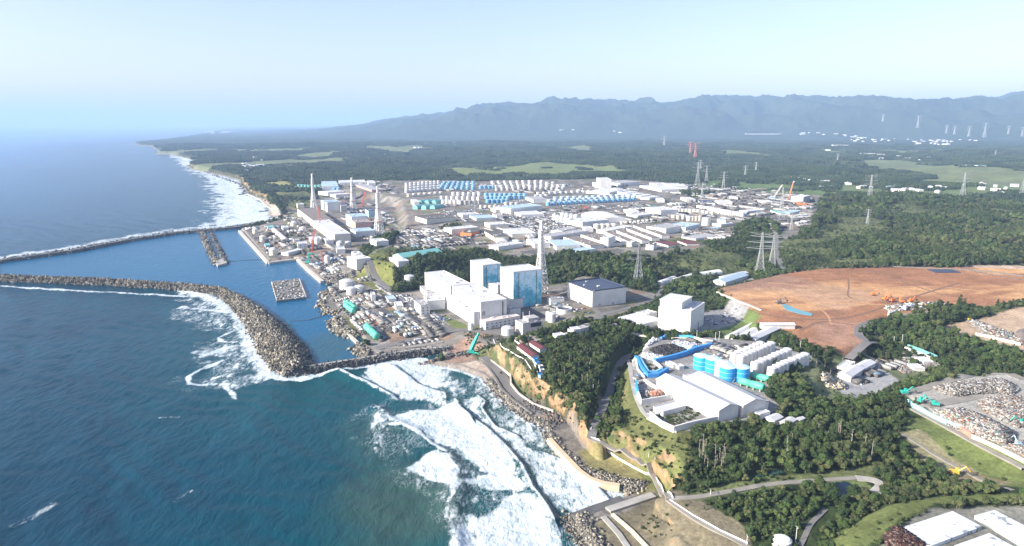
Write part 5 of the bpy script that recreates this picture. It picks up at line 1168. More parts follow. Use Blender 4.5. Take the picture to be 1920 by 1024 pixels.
def pylon(px, py, top, label, arms=3, horn=True, rot=0.0, wide=1.0, m=M_PYL, thick=1.0):
    b = at(px, py); H = vh(b, top); root = empty('transmission_pylon', *b, R(rot), label, 'pylon')
    w = H*.088*wide; t = .32*thick*max(1, mpp(b[0], b[1])*.55); mb = MB(); lattice(mb, w, w*.34, -2, H*.58, 5, t, t*.6); lattice(mb, w*.34, w*.14, H*.58, H, 5, t*.8, t*.5); mb.build('mast', m, root)
    for k in range(arms):
        z = H*(.62+.14*k); L_ = H*(.30-.035*k)*wide; t_ = t*1.25
        for s in (-1, 1): mb = MB(); mb.bar((0, -w*.2, z), (s*L_, 0, z+H*.02), t_*.8); mb.bar((0, w*.2, z), (s*L_, 0, z+H*.02), t_*.8); mb.bar((0, 0, z+H*.055), (s*L_, 0, z+H*.02), t*.6); mb.build('crossarm', m, root)
    if horn:
        for s in (-1, 1): mb = MB(); mb.bar((0, 0, H*.97), (s*H*.24*wide, 0, H*1.0), t*.8); mb.bar((0, 0, H*.92), (s*H*.24*wide, 0, H*1.0), t*.6); mb.build('earth_wire_arm', m, root)
    return root
PYL = [(1196,534,456,'large grey pylon right of the big sunken-roof box',3,20), (1424,516,436,'large grey pylon with wide arms at the corner of the brown earth field',3,-10), (1447,500,440,'grey pylon just behind the large one at the brown earth field corner',3,-10),
 (1630,375,328,'pylon with four arm levels in the meadow left of the highway','',0), (1804,370,324,'pylon on the meadow at the right, with three arm levels','',0), (1917,366,318,'pylon cut by the right edge of the picture','',0),
 (1316,371,342,'pale pylon standing among the upper sheds of the plant','',0), (1307,349,304,'left one of the pylon pair behind the plant','',10), (1324,342,310,'right one of the pylon pair behind the plant','',10), (1356,353,322,'stout pylon right of the pylon pair','',0),
 (1397,331,310,'small pylon in the pale green fields, left of two','',0), (1417,322,304,'small pylon in the pale green fields, right of two','',0), (1313,320,300,'far thin pylon just above the pylon pair','',0),
 (1626,420,392,'lone pylon foot in the dark woods above the brown field','',0), (1464,410,352,'slim pylon near the orange crane','',0), (1483,432,400,'grey pylon in the scrap yard right of the orange crane','',0), (1303,298,268,'far red and white pylon, left','',0), (1294,289,266,'far red and white pylon beside the left one','',0),
 (1245,275,255,'lone faint pylon far behind the pinkish tank field','',0), (1720,240,217,'tallest faint pylon on the foothills','',0), (1655,228,214,'faint pylon on the foothills, left','',0), (1774,250,234,'faint pylon above the far town, first','',0), (1789,252,236,'faint pylon above the far town, second','',0), (1816,256,236,'faint pylon above the far town, third','',0), (1845,258,230,'faint pylon above the far town, fourth','',0), (1890,252,236,'faint pylon near the right edge of the foothills','',0), (1916,256,238,'faint pylon at the right border below the mountains','',0),
 (1866,292,282,'small pylon in front of the far town','',0), (1570,303,288,'small pylon left of the round-roofed far hall','',0), (879,385,363,'slim pylon on the terrace road by the vaulted teal halls','',0), (1111,395,377,'slim mast pylon in front of the light blue tanks','',0), (890,400,378,'second slim pylon on the terrace road','',0)]
for k, (px, py, tp, lb, arms, rot) in enumerate(PYL):
    red = 'red' in lb; pylon(px, py, tp, lb, 3, True, rot if isinstance(rot, int) else 0, 1.15 if k < 3 else 1.0, M_PYR if red else M_PYL, 1.25 if k < 3 else 1.1)
def crawler(px, py, tip, label, mb_, mj, jib=True):
    """crawler crane: tracks, house, lattice boom towards the tip pixel"""
    b = at(px, py); v = vh(b, tip[1]); mp_ = mpp(b[0], b[1], b[2]); dx = (tip[0]-px)*mp_
    root = empty('crawler_crane', *b, 0, label, 'crane')
    for s in (-1, 1): MB().box(-5, s*3-1, -1, 5, s*3+1, 1.6).build('track', M_DR, root)
    MB().box(-5.5, -2.6, 1.6, 3.5, 2.6, 4.6).build('house', mb_, root); MB().box(-7, -2.6, 1.8, -5.5, 2.6, 4.2).build('counterweight', M_GW, root)
    a = Vector((1.5, 0, 3.5)); e = Vector((dx, 0, v)); d = (e-a).normalized(); q = MB(); sgn = d.orthogonal().normalized(); w2 = d.cross(sgn); n = max(6, int((e-a).length/6)); t = .24*max(1, mp_*.7)
    ring = lambda k: [a+(e-a)*(k/n)+(sgn*i+w2*j)*(1.3 if 0 < k < n else .6) for i, j in ((-1,-1),(1,-1),(1,1),(-1,1))]
    for k in range(n):
        A_, B_ = ring(k), ring(k+1)
        for i in range(4): q.bar(A_[i], B_[i], t); q.bar(A_[i], B_[(i+1) % 4], t*.7); q.bar(B_[i], B_[(i+1) % 4], t*.7)
    q.build('boom', mj, root); MB().bar((-5, 0, 4.6), tuple(a+(e-a)*.93), t*.5).build('backstay', M_STL, root)
    MB().bar(tuple(e), (e.x, e.y, max(4, e.z*.35)), t*.4).build('hoist_rope', M_STL, root); return root
crawler(583, 478, (592,430), 'red lattice crane boom beside the green crane on the quay', M_TGR, M_RED); crawler(600, 430, (600,388), 'tall red lattice mast in front of the harbour turbine hall', M_RED, M_RED)
crawler(605, 497, (604,470), 'dark short crane right of the red lattice boom', M_DR, M_PYR); crawler(578, 494, (580,475), 'green crane on the harbour quay', M_TGR, M_TGR); crawler(678, 387, (686,358), 'red crane behind the middle and nearest lattice stacks', M_RED, M_RED); crawler(640, 388, (642,374), 'small red crane between the farthest and middle stacks', M_RED, M_RED)
crawler(1478, 375, (1484,342), 'orange crane in the far right scrap yard', M_ORG, M_ORG); crawler(1450, 372, (1464,346), 'grey crane left of the orange crane', M_GW, M_STL); crawler(1100, 392, (1092,386), 'low red crane on the terrace road before the light blue tanks', M_RED, M_RED)
# solid telescopic crane on the cliff
b0 = at(*Q7(672,938)); v = vh(b0, Q7(735,765)[1]); mp_ = mpp(*b0); cr = empty('mobile_crane', *b0, R(0), 'bright sea green mobile crane with thick raised boom above the surf', 'crane')
for s in (-1, 1): MB().box(-5, s*2.6-1, -1, 5, s*2.6+1, 1.4).build('track', M_TGR, cr)
MB().box(-4, -2.4, 1.4, 3.4, 2.4, 4.4).build('cab', M_TGR, cr); e = Vector(((Q7(735,765)[0]-Q7(672,938)[0])*mp_, 0, v)); a = Vector((-1, 0, 3)); m_ = a+(e-a)*.55; q = MB(); q.bar(a, m_, 2.7, 4); q.bar(m_, a+(e-a)*.8, 2.1, 4); q.bar(a+(e-a)*.8, e, 1.5, 4); q.build('boom', M_TGR, cr)
q = MB(); q.bar((2.5, 0, 2), tuple(a+(e-a)*.4), .5, 6); q.build('boom_cylinder', M_STL, cr); MB().bar((4, -2, 1.0), (9, -6, .4), 1.0, 4).build('outrigger', M_TGR, cr)
def excavator(px, py, label, m=M_YEL, rot=0, s=1.0):
    b = at(px, py); r_ = empty('excavator', *b, R(rot), label, 'excavator'); r_.scale = (s, s, s)
    for k in (-1, 1): MB().box(-2.4, k*1.4-.4, 0, 2.4, k*1.4+.4, 1.0).build('track', M_DR, r_)
    MB().box(-2.4, -1.4, 1.0, 1.6, 1.4, 2.4).build('body', m, r_); MB().box(.2, .2, 2.4, 1.6, 1.3, 3.7).build('cab', m, r_)
    MB().bar((1.2, 0, 2.2), (4.6, 0, 5.2), .35).build('boom', m, r_); MB().bar((4.6, 0, 5.2), (6.8, 0, 2.6), .28).build('stick', m, r_); MB().box(6.2, -.6, 1.4, 7.4, .6, 2.6).build('bucket', M_DR, r_); return r_
for k, (p, lb, m, rt, s) in enumerate(((QE(1400,280),'yellow excavator in the valley at the lower right',M_YEL,-20,1.5), (QD(665,425),'sea green excavator in the shade at the head of the debris yard',M_TGR,0,1.5), (QD(795,490),'sea green excavator beside the pale blue fence',M_TGR,30,1.4), (QD(905,515),'sea green excavator with shadow on the debris yard road',M_TGR,160,1.5), (QD(1600,665),'teal excavator at the right edge on the debris heap',M_TGR,180,1.5), (QD(1575,840),'small pale blue excavator near the right border',M_BLR,90,1.3),
    (QC(1580,400),'yellow excavator on the far right clearing',M_YEL,20,1.5), (QC(1060,275),'orange excavator first in the line at the brown field edge',M_ORG,20,1.7), (QC(1100,285),'orange excavator second in the line at the brown field edge',M_ORG,200,1.7), (QC(1160,290),'orange excavator third in the line at the brown field edge',M_ORG,90,1.7), (QC(1215,290),'orange excavator last in the line at the brown field edge',M_ORG,20,1.7), (QC(985,245),'lone orange excavator left of the line on the brown field',M_ORG,10,1.4), (QC(400,295),'dark excavator at the blue pond of the brown field',M_BR,10,1.8))):
    excavator(*p, lb, m, rt, s)
def pole(px, py, top, label): 
    b = at(px, py); H = vh(b, top); r_ = empty('lamp_post', *b, 0, label, 'lamp post'); MB().lathe(0, 0, [(.28, -1), (.16, H)], 8).build('post', M_STK, r_); MB().box(-.2, -1.6, H-.1, .2, 1.6, H+.25).build('lamp_head', M_STL, r_)
for k, (px, py, tp) in enumerate(((1216,862,850),(1228,867,858),(1244,891,880),(1332,928,919),(1400,1022,1005),(1492,1015,989),(1112,735,722),(1105,695,680),(1306,637,620),(1341,640,624),(1348,642,622),(1600,700,678),(1690,650,628),(1675,648,632),(1460,662,645),(1315,615,602),(1335,612,598),(1500,658,640))):
    pole(px, py, tp, ('pale lamp post on the grassy slope, left of two','pale lamp post on the grassy slope, right of two','pale post at the bend of the fenced path','white post on the track to the pond','post near the bottom edge beside the path','tall post behind the bottom edge hut','lamp post in the ravine above the path','lamp post at the top of the ravine','lamp post behind the upper blue fence','second lamp post behind the upper blue fence','third lamp post behind the upper blue fence','slim pole beside the bright white shed','tall pole at the scrap strip in the wood','short pole beside the tall pole in the wood','pole above the left white tank row','lamp post in the shaded yard right of the tall block','second lamp post in the shaded yard right of the tall block','pole above the white tank rows in the scrub')[k])

# ------------------------------------------------------------ store yards, fences, heaps
def heap(name, poly, hmax, label, base, pal, n, size, cat='debris heap', flatb=(2.2, .9, .5), zq=32.0, lumps=1.0):
    P = np.array(WP(poly, zq)); c = P.mean(0); g = gz(*c); P = np.array(WP(poly, g)); c = P.mean(0); root = empty(name, c[0], c[1], 0, 0, label, cat)
    mn, mx = P.min(0), P.max(0); st = max(1.6, (mx-mn).max()/90); gx, gy = np.meshgrid(np.arange(mn[0]-st, mx[0]+st*2, st), np.arange(mn[1]-st, mx[1]+st*2, st))
    d = -sdist(P, gx, gy, 50); hh = np.sqrt(np.clip(d, 0, None)/max(4, hmax*1.6)); hh = np.minimum(hh, 1)*hmax*(.75+.5*fbm(gx, gy, 14, 3, 5)*lumps); Z = lookup(gx.ravel(), gy.ravel()).reshape(gx.shape)+np.where(d > 0, hh, -.5)
    o = gridmesh('heap_body', gx-c[0], gy-c[1], Z, base, {}, keep=d > -st); o.parent = root
    if n:
        q = inpoly(P, n); dd = -sdist(P, q[:, 0], q[:, 1], 50); h2 = np.minimum(np.sqrt(np.clip(dd, 0, None)/max(4, hmax*1.6)), 1)*hmax*(.75+.5*fbm(q[:, 0], q[:, 1], 14, 3, 5)*lumps)
        z = lookup(q[:, 0], q[:, 1])+h2+rng.uniform(-.1, .5, n)
        s = size*rng.uniform(.4, 1.4, (n, 1))*np.array(flatb)[None]*rng.uniform(.5, 1.3, (n, 3))
        o = scatter('loose_pieces', np.c_[q-c, z], s, pick(pal, n), M_DEB, root, 'box', .12); o['kind'] = 'stuff'
    return root
MET = [(.42,.42,.40), (.30,.29,.28), (.50,.48,.44), (.22,.17,.13), (.34,.31,.27), (.15,.14,.13), (.20,.19,.17), (.55,.55,.54)]
RUS = MET*4+[(.38,.14,.08), (.10,.28,.26), (.55,.50,.42), (.34,.18,.12), (.42,.30,.20)]
M_SCR = paint((.22,.20,.18), .9, .35, .3, name='scrap_mass'); M_BLK = paint((.035,.037,.042), .7, .4, .5, name='black_bags')
heap('debris_heap', [QD(880,390), QD(1000,350), QD(1200,330), QD(1420,308), QD(1530,350), QD(1575,395), QD(1520,432), QD(1400,415), QD(1200,425), QD(1070,452)], 4.5, 'long grey debris heap with pale crates at its left end, farthest in the yard', M_SCR, MET, 2600, 1.3)
heap('debris_heap', [QD(1258,500), QD(1330,465), QD(1420,448), QD(1560,455), QD(1700,480), QD(1740,600), QD(1660,690), QD(1560,695), QD(1400,620), QD(1290,560)], 5, 'round grey debris heap touching the right edge', M_SCR, MET*2+[(.4,.2,.12)], 2600, 1.3)
heap('debris_heap', [QD(900,572), QD(1000,560), QD(1120,552), QD(1300,620), QD(1545,745), QD(1530,800), QD(1470,832), QD(1250,770), QD(1100,705), QD(990,640)], 5.5, 'colourful debris heap along the pale blue fence', M_SCR, RUS, 3200, 1.4)
heap('debris_heap', [QD(1470,850), QD(1560,840), QD(1720,880), QD(1760,990), QD(1640,940), QD(1540,890)], 4, 'small debris heap in the lower right corner of the yard', M_SCR, RUS, 700, 1.3)
heap('debris_heap', [QD(655,250), QD(560,180), QD(640,100), QD(740,120), QD(900,160), QD(1040,240), QD(960,260), QD(820,220), QD(740,240)], 1.5, 'scattered scrap strip at the end of the curved road in the wood', M_SCR, RUS, 900, 1.2, 'scrap strip')
heap('debris_heap', [QD(40,290), QD(100,280), QD(200,330), QD(190,380), QD(80,385), QD(0,370), QD(0,320)], 2.5, 'cream coloured crate pile left of the bright white shed', M_SCR, [(.6,.5,.33), (.7,.65,.55), (.4,.35,.3)], 260, 2.0, 'crate pile', (1.2, 1, .8))
heap('debris_heap', [QC(1560,415), QC(1640,420), QC(1760,470), QC(1900,500), QC(1920,550), QC(1800,520), QC(1680,490)], 2.5, 'pale debris heap on the far right clearing', M_SCR, RUS, 500, 1.8, 'debris heap', zq=34)
heap('earth_mound', [QC(1840,500), QC(1890,470), QC(1960,480), QC(1980,530), QC(1900,540)], 6, 'dark earth mound near the far right fence', M_BR, MET, 0, 1, 'earth mound', zq=34)
heap('debris_heap', [QC(1045,320), QC(1180,300), QC(1350,290), QC(1500,315), QC(1540,325), QC(1400,328), QC(1200,335), QC(1080,350)], 2, 'strip of pale vehicles and scrap along the wood at the brown field', M_SCR, MET+[(.75,.75,.73)]*3+[(.6,.25,.08)], 520, 1.8, 'scrap strip', zq=34)
heap('scrap_heap', [QB(262,545), QB(265,520), QB(350,500), QB(385,520), QB(375,540), QB(320,555)], 3, 'pink-orange scrap heap inside the small white-walled pit', M_SCR, [(.62,.28,.18), (.55,.22,.14), (.66,.4,.3), (.4,.4,.4)], 330, 1.1, 'scrap heap')
heap('scrap_heap', [QB(175,545), QB(215,500), QB(290,490), QB(300,510), QB(240,560)], 1.2, 'grey scrap beside the pink-orange heap in the pit', M_SCR, MET, 200, 1.0, 'scrap heap')
heap('soil_bag_mound', [QB(250,160), QB(350,130), QB(460,128), QB(560,160), QB(570,190), QB(520,215), QB(420,225), QB(320,205)], 3.2, 'dark mound of black bags enclosed by the blue fence ring', M_BLK, [(.03,.03,.035), (.06,.06,.065), (.09,.09,.09)], 900, 1.1, 'bag mound', (1, 1, .8))
heap('bag_pile', [QB(205,110), QB(260,70), QB(340,62), QB(360,85), QB(300,100), QB(240,135)], 3.0, 'white bag pile at the left end of the blue fence ring', M_WW, [(.72,.73,.74), (.55,.56,.6)], 260, 1.7, 'bag pile', (1, 1, .8))
heap('bag_pile', [QB(400,125), QB(470,90), QB(560,105), QB(680,125), QB(700,140), QB(600,170), QB(560,150), QB(480,120)], 3.0, 'white and bluish bag pile inside the blue fence ring', M_WW, [(.72,.73,.74), (.55,.6,.7), (.3,.42,.6), (.62,.5,.42)], 420, 1.7, 'bag pile', (1, 1, .8))
heap('bag_pile', [QB(180,205), QB(230,180), QB(300,205), QB(430,238), QB(380,260), QB(290,255), QB(200,225)], 2.0, 'low spread of white sheets between the dark mound and the planted triangle', M_WW, [(.75,.75,.73), (.65,.62,.6)], 200, 1.8, 'sheet pile', (1.4, 1.2, .3))
heap('bag_pile', [QB(1040,690), QB(1120,670), QB(1160,680), QB(1150,715), QB(1060,725)], 2.5, 'bluish white bag cluster at the near end of the warehouses', M_WW, [(.6,.65,.72), (.72,.73,.74)], 160, 1.3, 'bag pile', (1, 1, .8))
def bfence(pts, h, label, m=M_BLU, th=1.2, cat='fence'): return wall_thing('panel_fence', pxline(pts), h, th, m, label, cat, drop=1)
bfence([QB(350,80), QB(390,62), QB(450,56), QB(520,66), QB(640,80)], 4, 'upper arc of the blue fence ring', paint((.06,.38,.78), .5, .12, .3, name='bright_blue_panel'), 3)
bfence([QB(300,272), QB(400,250), QB(470,232), QB(560,205), QB(640,170), QB(780,135)], 5, 'long lower run of the blue fence ring', paint((.05,.30,.72), .5, .12, .3, name='bright_blue_panel'), 3)
bfence([QB(630,80), QB(700,98), QB(785,112)], 4.5, 'white panel fence continuing the blue arc', M_CW, 2)
bfence([QB(140,235), QB(190,320), QB(245,392), QB(330,385), QB(372,360), QB(410,335)], 4, 'outer blue panel fence of the planted triangle', paint((.05,.30,.72), .5, .12, .3, name='bright_blue_panel'), 2.5)
bfence([QB(175,240), QB(215,305), QB(250,360), QB(320,355), QB(355,335)], 3, 'inner pale blue panel fence of the planted triangle', paint((.22,.55,.85), .5, .12, .3, name='bright_blue_panel'), 2)
bfence([QB(295,270), QB(330,295), QB(360,325)], 3, 'short white edge on the right of the planted triangle', M_WW, 2)
bfence([QB(115,255), QB(160,330), QB(215,400)], 2.2, 'white kerb wall outside the planted triangle', M_WW, 1.5, 'wall')
bfence([QB(215,425), QB(320,490), QB(470,570), QB(620,640), QB(820,738)], 2.8, 'long white block wall running beside the longest warehouse', M_CW, 2.5, 'wall')
bfence([QB(150,470), QB(158,540), QB(190,618), QB(300,600), QB(440,572)], 5, 'white wall of the small scrap pit', M_WW, 1.4, 'wall'); bfence([QB(148,455), QB(150,500), QB(160,545)], 5.6, 'blue panel on the left wall of the small scrap pit', paint((.05,.35,.75), .5, .12, .3, name='bright_blue_panel'), 1.6)
bfence([QB(262,725), QB(350,800), QB(460,850), QB(640,800), QB(825,762)], 5.5, 'white wall of the planted pit at the near corner of the warehouse yard', M_WW, 1.5, 'wall'); bfence([QB(285,718), QB(440,668), QB(600,632), QB(700,690), QB(820,745)], 2, 'rear kerb of the planted pit', M_WW, 1.2, 'wall')
bfence([QD(690,495), QD(760,540), QD(900,620), QD(1110,712)], 4, 'pale blue panel fence along the debris yard', paint((.36,.66,.74), .5, .12, .3, name='pale_blue_panel'), 1.5); bfence([QD(1112,714), QD(1200,770)], 4, 'coral coloured stretch of the debris yard fence', paint((.70,.24,.18), .6, .12, .3, name='coral_panel'), 1.5)
bfence([QD(1202,772), QD(1400,860), QD(1640,985)], 3, 'cream lower stretch of the debris yard fence', M_CW, 1.5); bfence([QD(670,65), QD(780,105), QD(885,150)], 3.5, 'white wall with teal backing at the edge of the big wood', M_WW, 2.5, 'wall'); bfence([QD(690,52), QD(800,90), QD(925,145)], 4.5, 'teal panel wall behind the white wall at the big wood', M_TR, 1.2)
bfence([QC(1620,490), QC(1750,520), QC(1900,555)], 3, 'white fence with green foot on the far right clearing', M_CW, 1.5)
bfence([(1345,548), (1385,566), (1428,583)], 1.5, 'white drain line down the left edge of the brown field', M_CONCL, 3, 'drain'); bfence([QC(1540,70), QC(1600,95), QC(1700,115), QC(1900,150)], 1.2, 'low dark fence line across the top right of the brown field', M_DCORE, 1)
# ponds
M_PND = None
def water_mat(name, c, r=.08):
    m, N, L, bs = NM(name); bs.inputs['Base Color'].default_value = (*c, 1); bs.inputs['Roughness'].default_value = r; bs.inputs['IOR'].default_value = 1.33
    bump(N, L, noise(N, L, 1.2, 3, .6, wpos(N)), .15, .3, bs); return m
def pond(pts, m, lift=.5):
    P = [at(*p) for p in pts]; z = max(p[2] for p in P)+lift; c = np.mean([p[:2] for p in P], 0)
    o = MB().prism([(x-c[0], y-c[1]) for x, y, _ in P][::-1], -2, 0).build('pond_water', m); o.location = (*c, z); o['kind'] = 'structure'; return o
M_PD = water_mat('dark_pond_water', (.006,.016,.035)); M_PB = water_mat('turquoise_pond_water', (.12,.30,.36), .25); M_PG = water_mat('green_pond_water', (.03,.07,.06), .2)
pond([(1538,907), (1590,905), (1612,924), (1572,933), (1555,920)], M_PD); pond([QC(415,300), QC(440,300), QC(520,335), QC(612,360), QC(600,372), QC(520,358), QC(440,335)], M_PB, .4); pond([(1415,893), (1462,880), (1470,890), (1420,896)], M_PG, .4)
tag(MB().box(-22, -12, 0, 22, 12, 1.2).build('solar_array', M_DB), 'dark blue panel field on the far rim of the brown earth field', 'solar array').location = at(1770, 509)
heap('scrap_heap', [QE(855,770), QE(920,690), QE(985,685), QE(1100,750), QE(1220,840), QE(1060,880), QE(900,830)], 3.5, 'dark red-brown scrap heap beside the peeling white store', M_SCR, [(.07,.03,.026), (.12,.055,.045), (.05,.035,.03), (.22,.16,.13)], 1500, .9, 'scrap heap', zq=30)
tag(MB().lathe(0, 0, [(6, -1), (6, 4), (4.5, 5), (.5, 5.6)], 20).build('white_dome', M_WW), 'white domed hut peeking in at the bottom edge', 'hut').location = at(1466, 1022)
# ------------------------------------------------------------ woods
def leaf_mat(name, c1, c2, c3):
    m, N, L, bs = NM(name); oi = N.new('ShaderNodeObjectInfo'); p = wpos(N)
    r = ramp(N, L, oi.outputs['Random'], [(0, c1), (.55, c2), (1, c3)])
    v = maprange(N, L, noise(N, L, .012, 4, .6, p), .3, .7, .6, 1.45); v2 = maprange(N, L, noise(N, L, .6, 3, .6, p), .3, .7, .65, 1.35)
    s = N.new('ShaderNodeVectorMath'); s.operation = 'SCALE'; L.new(r, s.inputs[0]); L.new(mathn(N, L, 'MULTIPLY', v, v2), s.inputs['Scale'])
    L.new(s.outputs[0], bs.inputs['Base Color']); bs.inputs['Roughness'].default_value = .75; bs.inputs['Specular IOR Level'].default_value = .2; return m
M_LF = [leaf_mat('dark_foliage', (.022,.041,.015), (.036,.060,.020), (.066,.088,.028)), leaf_mat('mid_foliage', (.025,.048,.015), (.042,.070,.020), (.072,.096,.030)), leaf_mat('olive_foliage', (.040,.052,.020), (.062,.076,.028), (.095,.10,.042))]
M_BRK = paint((.16,.13,.10), .9, .2, 1, name='bark'); M_PBK = paint((.34,.31,.26), .9, .2, 1, name='pale_bark')
def crown_mesh(seed, h=9.0, r=4.0, n_leaf=300, shape='round'):
    g = np.random.default_rng(seed); mb = MB(); blobs = []
    nb = 9
    for k in range(nb):
        a = g.uniform(0, 6.28); rr = r*.6*math.sqrt(g.uniform(0, 1)); z = h*g.uniform(.24, .74)
        if shape == 'cone': z = h*g.uniform(.3, .92); rr *= (1.05-z/h)*1.3
        s = r*g.uniform(.48, .72)*(1 if shape != 'cone' else max(.35, 1.15-z/h)); blobs.append((math.cos(a)*rr, math.sin(a)*rr, z, s))
    for cx, cy_, cz, s in blobs:       # lumpy core
        V = []; F = []
        ph = [(-.9, 1), (-.35, 5), (.35, 5), (.9, 1)]
        for z, n in ph:
            for i in range(n):
                a = 2*math.pi*i/n+z*2; q = math.sqrt(max(0, 1-z*z))*g.uniform(.75, 1.05) if n > 1 else 0
                V.append((cx+math.cos(a)*q*s*.85, cy_+math.sin(a)*q*s*.85, cz+z*s*.75))
        for i in range(5): F += [(0, 1+(i+1) % 5, 1+i), (1+i, 1+(i+1) % 5, 6+(i+1) % 5, 6+i), (6+i, 6+(i+1) % 5, 11)]
        mb.add(V, F)
    for k in range(n_leaf):
        cx, cy_, cz, s = blobs[g.integers(nb)]; d = g.normal(0, 1, 3); d /= np.linalg.norm(d); d[2] = abs(d[2])*.9-.15 if g.uniform() < .8 else d[2]
        c = np.array((cx, cy_, cz))+d*s*g.uniform(.68, .98); u = g.normal(0, 1, 3); u /= np.linalg.norm(u); w_ = np.cross(u, d+g.normal(0, .5, 3)); w_ /= np.linalg.norm(w_)+1e-6
        q = g.uniform(.26, .5); mb.add([c-u*q, c+w_*q*.7, c+u*q, c-w_*q*.7], [(0, 1, 2, 3)])
    return mb
def trunk_mesh(h=9.0, seed=0):
    g = random.Random(seed); mb = MB(); mb.bar((0, 0, -1.5), (0, 0, h*.45), .32, 6, r2=.2); mb.bar((0, 0, h*.45), (.3, .2, h*.75), .2, 5, r2=.08)
    for k in range(3):
        a = g.uniform(0, 6.28); mb.bar((0, 0, h*(.3+.1*k)), (math.cos(a)*1.9, math.sin(a)*1.9, h*(.5+.1*k)), .12, 4, r2=.05)
    return mb
VARS = [(1, 9, 4.2, 'round', 0), (2, 11, 4.0, 'round', 0), (3, 8, 4.6, 'round', 1), (4, 12, 3.6, 'cone', 0), (5, 7.5, 4.0, 'round', 2), (6, 10, 4.4, 'round', 1)]
PATCH = [((1080,670),'tree on the wooded cliff-top hill left of the ravine path'), ((1330,860),'tall tree in the wood below the planted pit'), ((1450,830),'tree in the dark wood in front of the warehouse pair'), ((1600,760),'tree in the dark wood between the white tents and the debris yard'), ((1700,890),'tree in the thicket left of the yellow excavator'),
 ((1400,960),'bush-like tree in the scrub between the path and the bottom edge'), ((1520,960),'tree along the dark track by the square pond'), ((1650,950),'tree in the belt behind the peeling white stores'), ((1800,640),'tree in the big wood below the brown earth field'), ((1140,740),'tree on the slope right of the ravine path'), ((1550,690),'tree in the scrub around the bright white shed'), ((1850,900),'tree at the foot of the green bank under the debris yard')]
PC = np.array([p for p, _ in PATCH], float)
def proj(x, y, z):
    cp, sp = math.cos(PITCH), math.sin(PITCH); dzz = z-CAMZ; dep = y*cp-dzz*sp; up = y*sp+dzz*cp
    return 960+FPX*x/dep, 512-FPX*up/dep
g = np.random.default_rng(5)
def cand(r0, r1, spacing, n_ang=R(84)):
    area = .5*n_ang*(r1*r1-r0*r0); n = int(area/spacing**2); rr = np.sqrt(g.uniform(r0*r0, r1*r1, n)); aa = g.uniform(-n_ang/2, n_ang/2, n)+R(1)
    x, y = np.sin(aa)*rr, np.cos(aa)*rr; T = lookup(x, y, GT); return x, y, T
pts = []
for r0, r1, sp in ((330, 1000, 5.2), (1000, 1700, 6.2), (1700, 2700, 8.2)):
    x, y, T = cand(r0, r1, sp); keep = g.uniform(0, 1, len(x)) < T*.95; x, y, T = x[keep], y[keep], T[keep]
    s = np.where(T > .5, g.uniform(.65, 1.25, len(x)), g.uniform(.22, .5, len(x)))*(1+(sp-5.6)*.09); s *= .75+.5*fbm(x, y, 80, 2, 77); s = np.where(r0 > 900, s*(.55+1.1*ss(.35, .65, fbm(x, y, 140, 3, 79))), s)
    pts.append((x, y, s, T))
x, y, T = cand(330, 520, 3.4); keep = (g.uniform(0, 1, len(x)) < T*.8); x, y, T = x[keep], y[keep], T[keep]; pts.append((x, y, g.uniform(.28, .55, len(x)), T))
x, y, T = cand(430, 900, 4.2); dd = lookup(x, y, GD); zz = lookup(x, y); qx, qy = proj(x, y, zz); keep = (dd < -8) & (dd > -85) & (zz > 5.5) & (qx > 870) & (qx < 1290) & (g.uniform(0, 1, len(x)) < .62); x, y = x[keep], y[keep]; pts.append((x, y, g.uniform(.18, .40, len(x)), np.full(len(x), .3)))
TX, TY, TS, TT = (np.concatenate(q) for q in zip(*pts))
TS = np.where(np.hypot(TX, TY) < 505, TS*.72, TS)
# keep trees off roads, buildings and yards
blk = np.zeros(len(TX), bool)
for o in list(COL.objects):
    if o.parent is None and o.type == 'MESH' and o.name.split('.')[0] in ('road', 'path', 'cliff_road', 'panel_fence', 'fence', 'pond_water', 'retaining_wall', 'seawall'):
        v = np.empty(len(o.data.vertices)*3); o.data.vertices.foreach_get('co', v); v = v.reshape(-1, 3)+np.array(o.location); v = v[::4] if len(v) > 40 else v
        m = (TX > v[:, 0].min()-8) & (TX < v[:, 0].max()+8) & (TY > v[:, 1].min()-8) & (TY < v[:, 1].max()+8); k = np.where(m)[0]
        if len(k):
            dmin = np.full(len(k), 1e9)
            for q in v: dmin = np.minimum(dmin, np.hypot(TX[k]-q[0], TY[k]-q[1]))
            blk[k[dmin < (6.5 if o.name[0] == 'r' or 'path' in o.name else 4)]] = True
    if 'size' in o.keys() and o.parent is None:
        lx, ly, h = o['size']; c_, s_ = math.cos(o.rotation_euler.z), math.sin(o.rotation_euler.z); dx, dy = TX-o.location.x, TY-o.location.y
        u, v = dx*c_+dy*s_, -dx*s_+dy*c_; blk |= (abs(u) < lx/2+4) & (abs(v) < ly/2+4)
        blk |= (abs(u) < lx/2+6) & (abs(v+ly/2+7) < 8) & (TY < o.location.y) & (TS > .5) & (TY > 700)
TX, TY, TS, TT = TX[~blk], TY[~blk], TS[~blk], TT[~blk]
TZ = lookup(TX, TY)-.3
pxx, pyy = proj(TX, TY, TZ+4); inf = (pxx > 5) & (pxx < 1915) & (pyy < 1040) & (TT > .5)
score = np.where(inf, TS/np.sqrt(TX**2+TY**2+(CAMZ-TZ)**2), 0); order = np.argsort(-score); indiv = order[:285]
kind = g.integers(0, len(VARS), len(TX)); warm = fbm(TX, TY, 150, 3, 55); kind = np.where((warm > .60) & (g.uniform(0, 1, len(TX)) < .6), 4, kind)
protos = []
